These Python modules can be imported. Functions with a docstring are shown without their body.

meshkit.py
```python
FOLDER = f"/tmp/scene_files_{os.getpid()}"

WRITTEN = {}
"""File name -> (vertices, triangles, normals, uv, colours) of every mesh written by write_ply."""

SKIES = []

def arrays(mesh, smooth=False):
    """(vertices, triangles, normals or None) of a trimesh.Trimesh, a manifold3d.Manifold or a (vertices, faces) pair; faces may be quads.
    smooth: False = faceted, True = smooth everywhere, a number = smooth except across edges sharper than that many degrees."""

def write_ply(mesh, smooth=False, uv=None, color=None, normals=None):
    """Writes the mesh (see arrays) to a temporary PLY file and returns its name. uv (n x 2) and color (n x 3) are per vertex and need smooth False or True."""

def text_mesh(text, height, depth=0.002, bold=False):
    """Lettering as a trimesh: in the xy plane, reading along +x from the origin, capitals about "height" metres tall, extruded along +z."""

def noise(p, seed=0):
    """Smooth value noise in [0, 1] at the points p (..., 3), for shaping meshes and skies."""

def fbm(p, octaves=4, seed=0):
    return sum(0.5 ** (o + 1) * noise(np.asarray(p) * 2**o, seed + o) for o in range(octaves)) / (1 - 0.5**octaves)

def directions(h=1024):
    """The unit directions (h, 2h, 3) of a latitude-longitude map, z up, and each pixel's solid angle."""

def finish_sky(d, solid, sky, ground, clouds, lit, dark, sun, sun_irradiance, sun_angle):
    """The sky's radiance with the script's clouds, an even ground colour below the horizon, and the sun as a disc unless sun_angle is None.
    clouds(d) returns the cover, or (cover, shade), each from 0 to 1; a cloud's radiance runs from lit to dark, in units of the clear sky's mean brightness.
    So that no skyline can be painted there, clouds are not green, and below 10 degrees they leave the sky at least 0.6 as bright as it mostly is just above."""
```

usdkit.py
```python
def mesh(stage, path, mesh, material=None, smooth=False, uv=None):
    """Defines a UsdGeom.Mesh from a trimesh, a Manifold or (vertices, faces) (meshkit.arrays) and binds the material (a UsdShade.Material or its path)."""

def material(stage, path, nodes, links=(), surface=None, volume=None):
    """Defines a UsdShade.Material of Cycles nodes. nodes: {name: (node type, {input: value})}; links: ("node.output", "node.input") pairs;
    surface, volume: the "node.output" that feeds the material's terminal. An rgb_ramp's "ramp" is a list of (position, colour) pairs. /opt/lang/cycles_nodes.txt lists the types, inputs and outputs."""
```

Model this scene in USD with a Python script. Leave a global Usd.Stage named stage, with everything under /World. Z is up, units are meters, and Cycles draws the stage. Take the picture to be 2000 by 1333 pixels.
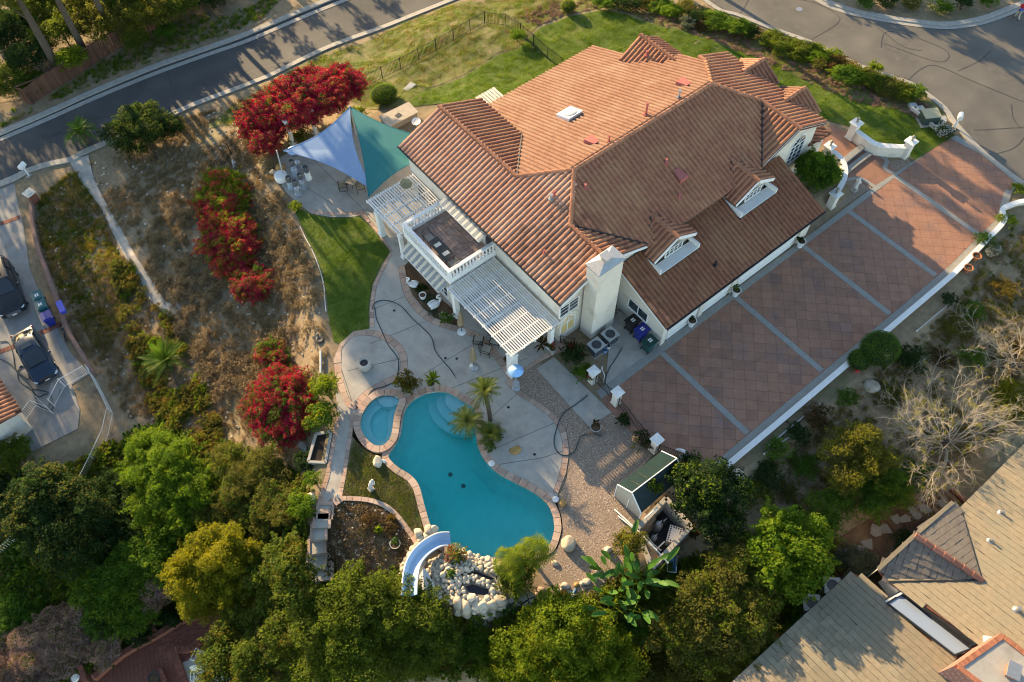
import math, random
import numpy as np, trimesh, shapely
import shapely.geometry as sg
from shapely.ops import unary_union
import manifold3d as m3
from scipy.interpolate import RBFInterpolator, RegularGridInterpolator
from pxr import Usd, UsdGeom, UsdLux, UsdShade, Gf, Sdf, Vt
import usdkit, meshkit

rnd = random.Random(7)
rng = np.random.default_rng(7)
stage = Usd.Stage.CreateInMemory()
UsdGeom.SetStageUpAxis(stage, UsdGeom.Tokens.z)
UsdGeom.SetStageMetersPerUnit(stage, 1.0)
WORLD = UsdGeom.Xform.Define(stage, '/World')
UsdGeom.Scope.Define(stage, '/World/Looks')

# ---------------------------------------------------------------- camera
PW, PH, FPX = 2000, 1333, 1600.0
PITCH, ROLL, YAW, HCAM = math.radians(58.15), math.radians(-1.0), math.radians(51.9), 46.0
FW = np.array([math.cos(PITCH)*math.cos(YAW), math.cos(PITCH)*math.sin(YAW), -math.sin(PITCH)])
_r0 = np.array([math.sin(YAW), -math.cos(YAW), 0]); _u0 = np.cross(_r0, FW)
RT = math.cos(ROLL)*_r0 + math.sin(ROLL)*_u0
UP = -math.sin(ROLL)*_r0 + math.cos(ROLL)*_u0
CAM = -FW*(HCAM/math.sin(PITCH))
cam = UsdGeom.Camera.Define(stage, '/World/camera')
M = np.eye(4); M[0,:3] = RT; M[1,:3] = UP; M[2,:3] = -FW; M[3,:3] = CAM
cam.AddTransformOp().Set(Gf.Matrix4d(*M.ravel().tolist()))
cam.CreateFocalLengthAttr(28.8); cam.CreateHorizontalApertureAttr(36.0); cam.CreateVerticalApertureAttr(36.0*682/1024)
cam.CreateClippingRangeAttr(Gf.Vec2f(0.5, 2000))
EXPOSURE = 1.58
cam.CreateExposureAttr(EXPOSURE)

# ---------------------------------------------------------------- sky and sun
SUN_AZ, SUN_EL = math.radians(87.5), math.radians(16.0)
SUND = np.array([math.cos(SUN_EL)*math.cos(SUN_AZ), math.cos(SUN_EL)*math.sin(SUN_AZ), math.sin(SUN_EL)])
SKY_STRENGTH, SUN_INT = 0.105, 1.25
skym = usdkit.material(stage, '/World/Looks/sky_look', {
    's': ('sky_texture', {'sky_type': 'single_scattering', 'sun_disc': False, 'sun_elevation': SUN_EL, 'sun_rotation': math.atan2(SUND[0], SUND[1]), 'aerosol_density': 0.7, 'air_density': 1.2, 'ozone_density': 1.6}),
    'b': ('background_shader', {'strength': SKY_STRENGTH})}, [('s.color', 'b.color')], surface='b.background')
dome = UsdLux.DomeLight.Define(stage, '/World/sky')
UsdShade.MaterialBindingAPI.Apply(dome.GetPrim()).Bind(skym)
dome.GetPrim().SetCustomDataByKey('kind', 'structure')
sun = UsdLux.DistantLight.Define(stage, '/World/sun')
sun.CreateIntensityAttr(SUN_INT); sun.CreateAngleAttr(0.5); sun.CreateNormalizeAttr(True); sun.CreateColorAttr(Gf.Vec3f(1.0, 0.73, 0.40))
z_ = SUND; x_ = np.cross([0, 0, 1], z_); x_ /= np.linalg.norm(x_); y_ = np.cross(z_, x_)
M = np.eye(4); M[0,:3] = x_; M[1,:3] = y_; M[2,:3] = z_
sun.AddTransformOp().Set(Gf.Matrix4d(*M.ravel().tolist()))

# ---------------------------------------------------------------- picture point -> place on a level z
def G(px, py, z=0.0):
    d = FW + RT*(px-PW/2)/FPX - UP*(py-PH/2)/FPX
    return CAM + d*((z-CAM[2])/d[2])
def GP(pts, z=0.0):
    return [tuple(G(x, y, z)[:2]) for x, y in pts]

# ---------------------------------------------------------------- materials
MATS = {}
def mat(name, c1, c2=None, scale=3.0, rough=0.8, bump=0.0, bscale=None, c3=None, s3=0.25, f3=(0.45, 0.7), isl=0.0, metal=0.0, spec=0.3, det=4.0, coat=0.0, objr=False, stretch=None):
    """two colours mixed by noise, a third in large stains, and brightness that varies from piece to piece (isl)"""
    if name in MATS: return MATS[name]
    c2 = c2 if c2 is not None else tuple(0.8*x for x in c1)
    n = {'g': ('geometry', {}), 'n': ('noise_texture', {'scale': scale, 'detail': det, 'roughness': 0.6}),
         'r': ('rgb_ramp', {'ramp': [(0.3, c1), (0.7, c2)]}), 'p': ('principled_bsdf', {'roughness': rough, 'metallic': metal, 'specular_ior_level': spec, 'coat_weight': coat})}
    l = [('n.fac', 'r.fac')]
    if stretch is None: l += [('g.position', 'n.vector')]
    else:
        n['mp'] = ('mapping', {'scale': stretch}); l += [('g.position', 'mp.vector'), ('mp.vector', 'n.vector')]
    out = 'r.color'
    if c3 is not None:
        n['n3'] = ('noise_texture', {'scale': s3, 'detail': 5.0, 'roughness': 0.65}); n['m3'] = ('map_range', {'from_min': f3[0], 'from_max': f3[1], 'clamp': True})
        n['x3'] = ('mix', {'color2': c3})
        l += [('g.position', 'n3.vector'), ('n3.fac', 'm3.value'), ('m3.result', 'x3.fac'), (out, 'x3.color1')]; out = 'x3.color'
    if isl:
        n['oi'] = ('object_info', {}); n['ad'] = ('math', {'math_type': 'add'}); n['fr'] = ('math', {'math_type': 'fraction'})
        n['mi'] = ('map_range', {'to_min': 1-isl, 'to_max': 1+isl}); n['hv'] = ('hsv', {})
        l += [('g.random_per_island', 'ad.value1'), ('oi.random', 'ad.value2'), ('ad.value', 'fr.value1'), ('fr.value', 'mi.value'), ('mi.result', 'hv.value'), (out, 'hv.color')]; out = 'hv.color'
    l.append((out, 'p.base_color'))
    if bump:
        n['nb'] = ('noise_texture', {'scale': bscale or scale*4, 'detail': 4.0}); n['b'] = ('bump', {'strength': min(bump, 1.0), 'distance': 0.03*max(1, bump)})
        l += [('g.position', 'nb.vector'), ('nb.fac', 'b.height'), ('b.normal', 'p.normal')]
    MATS[name] = usdkit.material(stage, '/World/Looks/'+name, n, l, surface='p.BSDF')
    return MATS[name]
def leafmat(name, cols, trans=0.6, big=0.35, rough=0.55):
    """leaves: a colour per leaf, drifting over the crown, with light passing through"""
    if name in MATS: return MATS[name]
    k = len(cols)
    n = {'g': ('geometry', {}), 'n': ('noise_texture', {'scale': 1.1, 'detail': 3.0}), 'mu': ('math', {'math_type': 'multiply_add', 'value2': 0.62}), 'mu2': ('math', {'math_type': 'multiply_add', 'value2': 0.9, 'value3': -0.26}),
         'r': ('rgb_ramp', {'ramp': [((i+0.5)/k, c) for i, c in enumerate(cols)]}),
         'p': ('principled_bsdf', {'roughness': rough, 'specular_ior_level': 0.25}), 't': ('translucent_bsdf', {}), 'x': ('mix_closure', {'fac': trans})}
    l = [('g.position', 'n.vector'), ('n.fac', 'mu2.value1'), ('g.random_per_island', 'mu.value1'), ('mu2.value', 'mu.value3'), ('mu.value', 'r.fac'),
         ('r.color', 'p.base_color'), ('r.color', 't.color'), ('p.BSDF', 'x.closure1'), ('t.BSDF', 'x.closure2')]
    MATS[name] = usdkit.material(stage, '/World/Looks/'+name, n, l, surface='x.closure')
    return MATS[name]

# ---------------------------------------------------------------- scene tree
USED = {}
def numbered(path):
    k = USED.get(path, -1) + 1; USED[path] = k
    return path if k == 0 else f'{path}_{k:03d}'
def setd(prim, **kw):
    for k, v in kw.items():
        if v is not None: prim.SetCustomDataByKey(k, v)
    return prim
class Thing:
    """an Xform at the thing's base; parts are given in world coordinates"""
    def __init__(s, name, label, cat, loc=(0, 0, 0), group=None, kind=None):
        s.loc = np.array(loc, float); s.path = numbered('/World/'+name)
        s.x = UsdGeom.Xform.Define(stage, s.path); s.x.AddTranslateOp().Set(Gf.Vec3d(*map(float, s.loc)))
        s.prim = s.x.GetPrim(); setd(s.prim, label=label, category=cat, group=group, kind=kind)
    def add(s, name, mesh, m, under=None, smooth=False, label=None, kind=None):
        p = numbered((under or s.path)+'/'+name)
        v, f, n = meshkit.arrays(mesh, False)
        usdkit.mesh(stage, p, (v-s.loc, f), m, smooth=smooth)
        setd(stage.GetPrimAtPath(p), label=label, kind=kind)
        return p
def top(name, mesh, m, label=None, cat=None, group=None, kind=None, smooth=False):
    p = numbered('/World/'+name)
    v, f, n = meshkit.arrays(mesh, False)
    c = (v.min(0)+v.max(0))/2; c[2] = v[:, 2].min()
    g = usdkit.mesh(stage, p, (v-c, f), m, smooth=smooth)
    g.AddTranslateOp().Set(Gf.Vec3d(*map(float, c)))
    setd(g.GetPrim(), label=label, category=cat, group=group, kind=kind)
    return p
def struct(name, mesh, m, smooth=False):
    return top(name, mesh, m, kind='structure', smooth=smooth)
def dup(src, loc, rotz=0.0, label=None, group=None, cat=None, scale=None):
    p = numbered('/World/'+src.path.split('/')[-1])
    x = UsdGeom.Xform.Define(stage, p)
    was = src.prim.GetCustomData()
    x.GetPrim().GetReferences().AddInternalReference(src.path)
    x.ClearXformOpOrder()
    x.AddTranslateOp().Set(Gf.Vec3d(*map(float, loc))); x.AddRotateZOp().Set(float(rotz))
    if scale: x.AddScaleOp().Set(Gf.Vec3f(scale, scale, scale))
    x.GetPrim().SetInstanceable(True)
    setd(x.GetPrim(), label=label or was['label'], category=cat or was['category'], group=group or was.get('group'))
    return x

# ---------------------------------------------------------------- shapes
def cat_(ms):
    vs, fs, k = [], [], 0
    for m in ms:
        v, f, _ = meshkit.arrays(m, False)
        vs.append(v); fs.append(f+k); k += len(v)
    return np.vstack(vs), np.vstack(fs)
def box(cx, cy, z0, sx, sy, sz, rot=0.0):
    v = np.array([[x, y, z] for x in (-.5, .5) for y in (-.5, .5) for z in (0, 1)], float)*[sx, sy, sz]
    f = np.array([[0,1,3,2],[4,6,7,5],[0,4,5,1],[2,3,7,6],[0,2,6,4],[1,5,7,3]])
    c, s = math.cos(rot), math.sin(rot)
    v = np.stack([v[:,0]*c-v[:,1]*s+cx, v[:,0]*s+v[:,1]*c+cy, v[:,2]+z0], 1)
    return v, np.vstack([f[:, [0,1,2]], f[:, [0,2,3]]])
def bar(a, b, w, h, up=(0, 0, 1)):
    """a rectangular bar from a to b, w wide and h high, centred on the line"""
    a, b = np.array(a, float), np.array(b, float); d = b-a; d /= np.linalg.norm(d)
    up = np.array(up, float)
    if abs(d@up) > .99: up = np.array([1., 0, 0])
    s = np.cross(d, up); s /= np.linalg.norm(s); u = np.cross(s, d)
    v = np.array([p + s*i*w/2 + u*j*h/2 for p in (a, b) for i in (-1, 1) for j in (-1, 1)])
    f = np.array([[0,1,3,2],[4,6,7,5],[0,4,5,1],[2,3,7,6],[0,2,6,4],[1,5,7,3]])
    return v, np.vstack([f[:, [0,1,2]], f[:, [0,2,3]]])
def tube(pts, r, n=8, cap=True):
    pts = np.array(pts, float); r = np.broadcast_to(np.array(r, float), (len(pts),))
    t = np.gradient(pts, axis=0); t /= np.maximum(np.linalg.norm(t, axis=1, keepdims=True), 1e-9)
    ref = np.array([0, 0, 1.]) if abs(t[0][2]) < .9 else np.array([1., 0, 0])
    V = []
    for p, d, q in zip(pts, t, r):
        s = np.cross(d, ref); s /= max(np.linalg.norm(s), 1e-9); u = np.cross(s, d)
        a = np.arange(n)*2*math.pi/n
        V.append(p + q*(np.cos(a)[:, None]*s + np.sin(a)[:, None]*u))
    V = np.vstack(V); F = []
    for i in range(len(pts)-1):
        for j in range(n):
            a, b = i*n+j, i*n+(j+1) % n
            F += [[a, b, b+n], [a, b+n, a+n]]
    if cap:
        for j in range(1, n-1): F += [[0, j+1, j], [(len(pts)-1)*n, (len(pts)-1)*n+j, (len(pts)-1)*n+j+1]]
    return V, np.array(F)
def lathe(prof, c, n=20):
    """prof: (radius, z) from bottom to top, closed at the ends when the radius is 0"""
    a = np.arange(n)*2*math.pi/n; V = []
    for r, z in prof: V.append(np.stack([c[0]+r*np.cos(a), c[1]+r*np.sin(a), np.full(n, c[2]+z)], 1))
    V = np.vstack(V); F = []
    for i in range(len(prof)-1):
        for j in range(n):
            p, q = i*n+j, i*n+(j+1) % n
            F += [[p, q, q+n], [p, q+n, p+n]]
    return V, np.array(F)
def polys(g):
    if g.is_empty: return []
    return [p for p in getattr(g, 'geoms', [g]) if p.geom_type == 'Polygon' and p.area > 1e-4]
def prism(poly, z0, z1):
    out = []
    for p in polys(sg.Polygon(poly).buffer(0) if isinstance(poly, (list, np.ndarray)) else poly):
        m = trimesh.creation.extrude_polygon(p, z1-z0, engine='earcut'); m.apply_translation([0, 0, z0]); out.append((np.array(m.vertices), np.array(m.faces)))
    return cat_(out)
def tilted(poly, zf, thick):
    """a slab whose top follows zf(x, y) over the polygon"""
    v, f = prism(poly, 0.0, 1.0); v = v.copy()
    v[:, 2] = zf(v[:, 0], v[:, 1]) - thick*(1-v[:, 2])
    return v, f
def blob(c, r, seed=0, sub=2, amp=0.25, k=1.5, flat=0.0):
    m = trimesh.creation.icosphere(subdivisions=sub)
    v = np.array(m.vertices); n = meshkit.fbm(v*k+seed*7.3, 3, seed)[:, None]
    v = v*(1+amp*(n-.5)*2)*np.array(r)
    if flat: v[:, 2] = np.where(v[:, 2] < 0, v[:, 2]*flat, v[:, 2])
    return v+np.array(c), np.array(m.faces)
def rock(c, r, seed, sub=2, rot=None):
    """a boulder: facets cut from a lumpy ball"""
    m = trimesh.creation.icosphere(subdivisions=sub); v = np.array(m.vertices)
    rg = np.random.default_rng(seed)
    for k in range(7):
        d = rg.normal(size=3); d /= np.linalg.norm(d); h = v@d; lim = rg.uniform(.62, .85)
        v -= d*np.maximum(h-lim, 0)[:, None]*.9
    v *= 1+.12*(meshkit.fbm(v*2+seed*3.1, 3, seed)[:, None]-.5)
    v = v*np.array(r)*1.15
    a = rot if rot is not None else rg.uniform(0, 6.28); cs, sn = math.cos(a), math.sin(a)
    v = np.stack([v[:,0]*cs-v[:,1]*sn, v[:,0]*sn+v[:,1]*cs, v[:,2]], 1)
    return v+np.array(c), np.array(m.faces)
def smoothline(pts, n=8, closed=False):
    """Catmull-Rom through points of any dimension"""
    p = np.array(pts, float); out = []; N = len(p)
    for i in range(N if closed else N-1):
        a, b, c, d = (p[(i-1) % N], p[i], p[(i+1) % N], p[(i+2) % N]) if closed else (p[max(i-1, 0)], p[i], p[i+1], p[min(i+2, N-1)])
        for t in np.arange(n)/n:
            out.append(.5*((2*b)+(-a+c)*t+(2*a-5*b+4*c-d)*t*t+(-a+3*b-3*c+d)*t**3))
    if not closed: out.append(p[-1])
    return np.array(out)

# ================================================================ outlines, traced as places on the ground
POOL_PX = [(858,766),(831,770),(809,781),(796,794),(788,811),(785,832),(781,853),(770,873),(759,889),(762,900),(779,916),(802,930),(818,950),(828,985),(838,1020),(848,1048),(868,1066),(900,1082),(935,1088),(960,1091),(1000,1090),(1040,1082),(1070,1070),(1081,1045),(1083,1024),(1077,999),(1063,979),(1038,960),(1005,943),(978,929),(960,914),(944,895),(934,872),(930,845),(930,818),(924,797),(901,783),(880,770)]
SPA_PX = [(742,773),(759,771),(774,775),(780,783),(775,797),(770,815),(767,838),(762,857),(749,870),(733,871),(716,858),(704,836),(705,815),(715,795),(728,781)]
def shp(pts): return sg.Polygon(pts).buffer(0)
POOL = shp(smoothline(GP(POOL_PX, -.08), 4, True)); SPA = shp(smoothline(GP(SPA_PX, .1), 4, True))
COPING = POOL.buffer(.42).difference(POOL); SPACOP = SPA.buffer(.40).difference(SPA)
PATIO_PX = [(728,446),(763,492),(745,522),(728,558),(722,600),(722,643),(690,648),(664,672),(651,705),(656,748),(675,792),(700,835),(760,872),(800,880),(940,920),(1000,965),(1085,978),(1106,924),(1112,883),(1106,843),(1087,813),(1055,789),(1015,762),(1010,735),(1060,705),(1110,680),(1000,560),(860,440),(830,350),(790,255),(690,250),(600,280),(545,310),(545,352),(560,377),(578,395),(608,418),(650,425),(686,425),(704,422)]
BED_PX = [(790,520),(796,549),(805,576),(826,603),(850,622),(880,634),(905,640),(900,615),(868,590),(800,510)]
LAWNW_PX = [(572,402),(608,420),(650,427),(704,424),(728,448),(761,492),(743,522),(726,558),(720,600),(720,645),(690,650),(664,672),(652,668),(642,620),(638,580),(632,540),(618,500),(600,465),(584,430)]
LAWNN_PX = [(786,214),(830,170),(905,145),(975,100),(1010,92),(1055,45),(1110,25),(1180,10),(1230,22),(1290,46),(1380,72),(1470,106),(1560,148),(1640,186),(1740,213),(1800,235),(1835,255),(1868,266),(1790,318),(1765,300),(1720,288),(1680,262),(1655,250),(1620,240),(1400,200),(1000,240),(860,205)]
GRAVEL_PX = [(1010,735),(1008,700),(1050,700),(1150,838),(1195,798),(1275,890),(1215,950),(1275,1020),(1260,1065),(1180,1140),(1120,1160),(1062,1140),(1040,1100),(1090,1069),(1097,1030),(1089,978),(1107,936),(1113,883),(1107,843),(1088,813),(1056,789),(1016,762)]
LAWNS_PX = [(676,850),(700,872),(735,893),(762,905),(782,936),(806,960),(820,1000),(826,1040),(806,1046),(778,1000),(740,980),(668,966),(672,915)]
WALK_PX = [(1048,721),(1082,698),(1194,806),(1150,834)]
SIDE_PX = [(1190,668),(1183,752),(1290,682),(1262,640),(1230,590),(1180,640)]
MULCH_PX = [(648,985),(700,975),(745,985),(785,1010),(812,1050),(796,1090),(760,1125),(660,1135),(636,1080)]
PATH_PX = [(655,762),(668,772),(690,809),(686,848),(672,930),(664,970),(624,984),(640,930),(661,815)]
patio0 = shp(GP(PATIO_PX)); bed = shp(GP(BED_PX))
LAWNW = shp(GP(LAWNW_PX)).difference(patio0); lawnn0 = shp(GP(LAWNN_PX, -.15)); GRAVEL = shp(GP(GRAVEL_PX)).difference(patio0)
WALK = shp(GP(WALK_PX)); SIDE = shp(GP(SIDE_PX)); LAWNS = shp(GP(LAWNS_PX)); MULCH = shp(GP(MULCH_PX, -.3)); PATH = shp(GP(PATH_PX))
HOUSEP = unary_union([sg.box(2.2, -2.2, 9.2, 14.7), sg.box(9, -2.2, 20, 15.7), sg.box(20, -2.2, 26.5, 9.2), sg.box(7.2, -6.4, 22.1, -2)])
DRIVE = sg.Polygon([(1.75,-6.35),(22.3,-6.55),(29.5,-6.55),(38.6,-7.2)] + GP([(1915,292),(1960,326),(1990,352)]) + [(36.6,-13.4),(33.5,-14.6),(27.2,-15.0),(25.8,-15.0),(4.2,-14.95),(2.6,-14.5),(1.55,-11.6),(1.5,-8.0)]).buffer(0)
ENTRY = shp(GP([(1590,262),(1625,245),(1660,262),(1690,292),(1733,312),(1742,330),(1764,345),(1707,368),(1660,352),(1638,338),(1620,300)]))
PAD = unary_union([patio0, LAWNW, GRAVEL, WALK, SIDE, LAWNS, PATH, HOUSEP, DRIVE, ENTRY, POOL.buffer(.6), SPA.buffer(.6), shp(GP([(1010,720),(1160,720),(1200,800),(1280,900),(1200,950),(1100,1000)]))]).buffer(.35)
WDRIVE_Z = -4.0
WDRIVE = shp(GP([(-60,395),(-20,378),(28,358),(36,400),(46,440),(52,480),(58,525),(76,570),(104,625),(138,690),(176,730),(140,752),(156,800),(152,838),(104,862),(60,884),(0,900),(-90,900)], WDRIVE_Z))
BRICK_Z = -6.3
BPATIO = shp(GP([(60,1400),(150,1325),(240,1270),(290,1230),(345,1195),(400,1185),(500,1170),(560,1190),(560,1400)], BRICK_Z))
# ---------------------------------------------------------------- terrain
CTRL = [(-200,380,-4.2),(0,310,-3.7),(250,200,-3.3),(500,110,-2.8),(750,30,-2.3),(900,-60,-1.9),(1100,-150,-1.5),(0,130,-3.7),(250,60,-3.2),(500,-20,-2.8),(100,0,-3.6),(-200,100,-4),(300,-150,-3.2),(700,-120,-2.4),
 (150,330,-3.6),(330,235,-3.0),(480,190,-2.4),(560,140,-2.1),(640,100,-1.9),(700,170,-1.0),(880,60,-1.0),(800,70,-1.6),(960,10,-1.3),(1000,40,-.9),(1100,5,-.9),(740,200,-.4),(800,190,-.4),
 (900,150,-.4),(1100,90,-.4),(1250,30,-.7),(1400,60,-.6),(1600,150,-.3),(1750,230,-.12),(1300,15,-1.0),(1500,90,-.7),(1700,160,-.35),
 (1400,0,-1.2),(1600,60,-.8),(1800,130,-.4),(1950,300,-.2),(2000,100,-.5),(1700,-50,-1.2),(2150,330,-.3),(2100,0,-.8),(1500,-150,-1.6),(1900,-100,-1.2),
 (170,400,-3.7),(240,500,-3.7),(300,590,-3.8),(120,420,-3.9),(180,600,-4.1),(200,700,-4.3),(400,480,-2.3),(330,350,-2.9),(430,350,-2.1),(500,500,-1.5),(560,450,-.7),(620,520,-.25),(620,600,-.4),(560,600,-1.4),(470,640,-2.5),(350,650,-3.5),(480,420,-1.6),(420,280,-2.4),(480,290,-1.6),(540,300,-.6),(520,360,-.8),(590,660,-1.0),(630,680,-.4),
 (240,800,-4.5),(300,800,-4.2),(450,800,-3),(570,870,-1.6),(560,760,-1.6),(640,880,-.5),(610,960,-1.0),(560,1000,-2.6),(450,950,-3.4),(400,1000,-4.2),(200,850,-4.4),(230,950,-4.8),(100,950,-4.6),(300,1130,-5.8),(100,1150,-6.2),(-150,1150,-6.6),(600,1180,-2.6),(700,1140,-1.2),(760,1110,-.7),(860,1190,-1.6),(800,1280,-4.2),(950,1210,-.9),(1000,1270,-3.0),(1060,1170,-.4),(1150,1145,-.35),(1210,1100,-.2),(1250,1200,-1.8),(1400,1150,-2.4),(1400,1320,-4.5),(1000,1380,-5.2),(600,1380,-6.4),
 (620,985,-.2),(625,1040,-.8),(620,1110,-1.5),(650,1060,-.6),(700,1000,-.25),
 (1450,930,-.4),(1600,800,-.4),(1750,690,-.35),(1880,570,-.3),(1990,450,-.1),(2100,450,-.4),(2050,600,-.8),(1900,750,-1.1),(1700,900,-1.3),(1550,1000,-1.5),(1420,1000,-1.0),(1330,960,-.4),(1600,1080,-2.0),(1800,1000,-2.2),(1950,900,-2.2),(2150,900,-2.4),(2000,1100,-2.6),(1700,1250,-2.9),(1500,1200,-2.8),(1900,1400,-3.2),(2300,1300,-3)]
cp = np.array([[*G(x, y, z)[:2], z] for x, y, z in CTRL])
rbf = RBFInterpolator(cp[:, :2], cp[:, 2], smoothing=.02, kernel='thin_plate_spline')
GX = np.concatenate([[-400,-250,-150,-110,-85,-70,-60], np.arange(-52, 66.01, .5), [75,90,120,160,250,400]])
GY = np.concatenate([[-400,-250,-150,-100,-75,-62], np.arange(-56, 76.01, .5), [85,100,130,170,250,400]])
XX, YY = np.meshgrid(GX, GY, indexing='ij')
ZZ = np.clip(rbf(np.stack([np.clip(XX, -52, 66).ravel(), np.clip(YY, -50, 76).ravel()], 1)).reshape(XX.shape), -8.5, .8)
PTS = shapely.points(XX.ravel(), YY.ravel())
def flatten(poly, z, reach, Z):
    d = shapely.distance(poly, PTS).reshape(XX.shape); w = np.clip(1-d/reach, 0, 1); w = w*w*(3-2*w)
    return Z*(1-w)+z*w
ROADS = unary_union([sg.Polygon(GP([(-150,330),(0,262),(186,180),(405,96),(640,2),(900,-100),(1120,-110),(885,0),(666,84),(500,160),(335,225),(177,293),(0,361),(-150,428)], -2.8)).buffer(1.5), sg.Polygon(GP([(1340,-30),(1439,30),(1580,83),(1763,159),(1868,246),(1964,336),(2080,430),(2600,200),(2300,-100),(1500,-110)], -.7)).buffer(1.5)])
far = shapely.distance(unary_union([PAD, WDRIVE, BPATIO, ROADS]), PTS).reshape(XX.shape)
ZZ += (meshkit.fbm(np.stack([XX, YY, 0*XX], -1)*.35, 4, 5)-.5)*.7*np.clip(far/3, 0, 1)
ZZ = flatten(PAD, 0.0, 2.2, ZZ); ZZ = flatten(WDRIVE, WDRIVE_Z, 1.5, ZZ); ZZ = flatten(BPATIO, BRICK_Z, 1.5, ZZ)
_ti = RegularGridInterpolator((GX, GY), ZZ, bounds_error=False, fill_value=None)
def T(x, y): return _ti(np.stack([np.asarray(x, float), np.asarray(y, float)], -1))
def GT(px, py):
    """the spot of the terrain seen at a picture point"""
    z = -1.0
    for k in range(40):
        p = G(px, py, z); z += .6*(float(T(p[0], p[1]))-z)
    return np.array([p[0], p[1], z])
def GTP(pts): return [tuple(GT(x, y)[:2]) for x, y in pts]
ZT = ZZ.copy()
hole = shapely.contains(unary_union([POOL.buffer(.25), SPA.buffer(.25)]), PTS).reshape(XX.shape); ZT[hole] = -3.2
PITP = shp(GP([(1302,972),(1348,1025),(1300,1090),(1250,1043)], 0)); ZT[shapely.contains(PITP.buffer(-.05), PTS).reshape(XX.shape)] = -1.7
ni, nj = XX.shape; idx = np.arange(ni*nj).reshape(ni, nj)
F = np.concatenate([np.stack([idx[:-1,:-1], idx[1:,:-1], idx[1:,1:]], -1).reshape(-1, 3), np.stack([idx[:-1,:-1], idx[1:,1:], idx[:-1,1:]], -1).reshape(-1, 3)])
m_ground = mat('dry_soil', (.30,.225,.135), (.185,.138,.085), scale=2.2, rough=.95, bump=1.0, bscale=9, c3=(.115,.115,.05), s3=.16, f3=(.52,.72), det=8)
struct('ground', (np.stack([XX, YY, ZT], -1).reshape(-1, 3), F), m_ground, smooth=True)
def drape(poly, off, res=.7):
    """a sheet that follows the terrain over the polygon"""
    out = []
    for P in polys(poly):
        x0, y0, x1, y1 = P.bounds
        xs, ys = np.arange(math.floor(x0/res)*res, x1, res), np.arange(math.floor(y0/res)*res, y1, res)
        cells = shapely.box(*[a.ravel() for a in (lambda A, B: (A, B, A+res, B+res))(*np.meshgrid(xs, ys, indexing='ij'))])
        shapely.prepare(P); inside = shapely.contains(P, cells); cut = shapely.intersects(P, cells) & ~inside
        for c in cells[inside]:
            q = np.array(c.exterior.coords)[:4]; out.append((q, np.array([[0,1,2],[0,2,3]])))
        for c in cells[cut]:
            for g in polys(c.intersection(P)):
                v, f = trimesh.creation.triangulate_polygon(g, engine='earcut'); out.append((np.array(v), np.array(f)))
    vs, fs, k = [], [], 0
    for v, f in out:
        n = np.cross(np.append(v[f[0][1]]-v[f[0][0]], 0), np.append(v[f[0][2]]-v[f[0][0]], 0))[2]
        vs.append(v); fs.append((f if n > 0 else f[:, ::-1])+k); k += len(v)
    v = np.vstack(vs); v = np.column_stack([v, T(v[:, 0], v[:, 1])+off]); f = np.vstack(fs)
    t = trimesh.Trimesh(v, f, process=False); t.merge_vertices()
    t.fix_normals() if False else None
    return np.array(t.vertices), np.array(t.faces)
def ribbon(line, w):
    return sg.LineString(line).buffer(w/2, cap_style=2, join_style=1)

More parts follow.
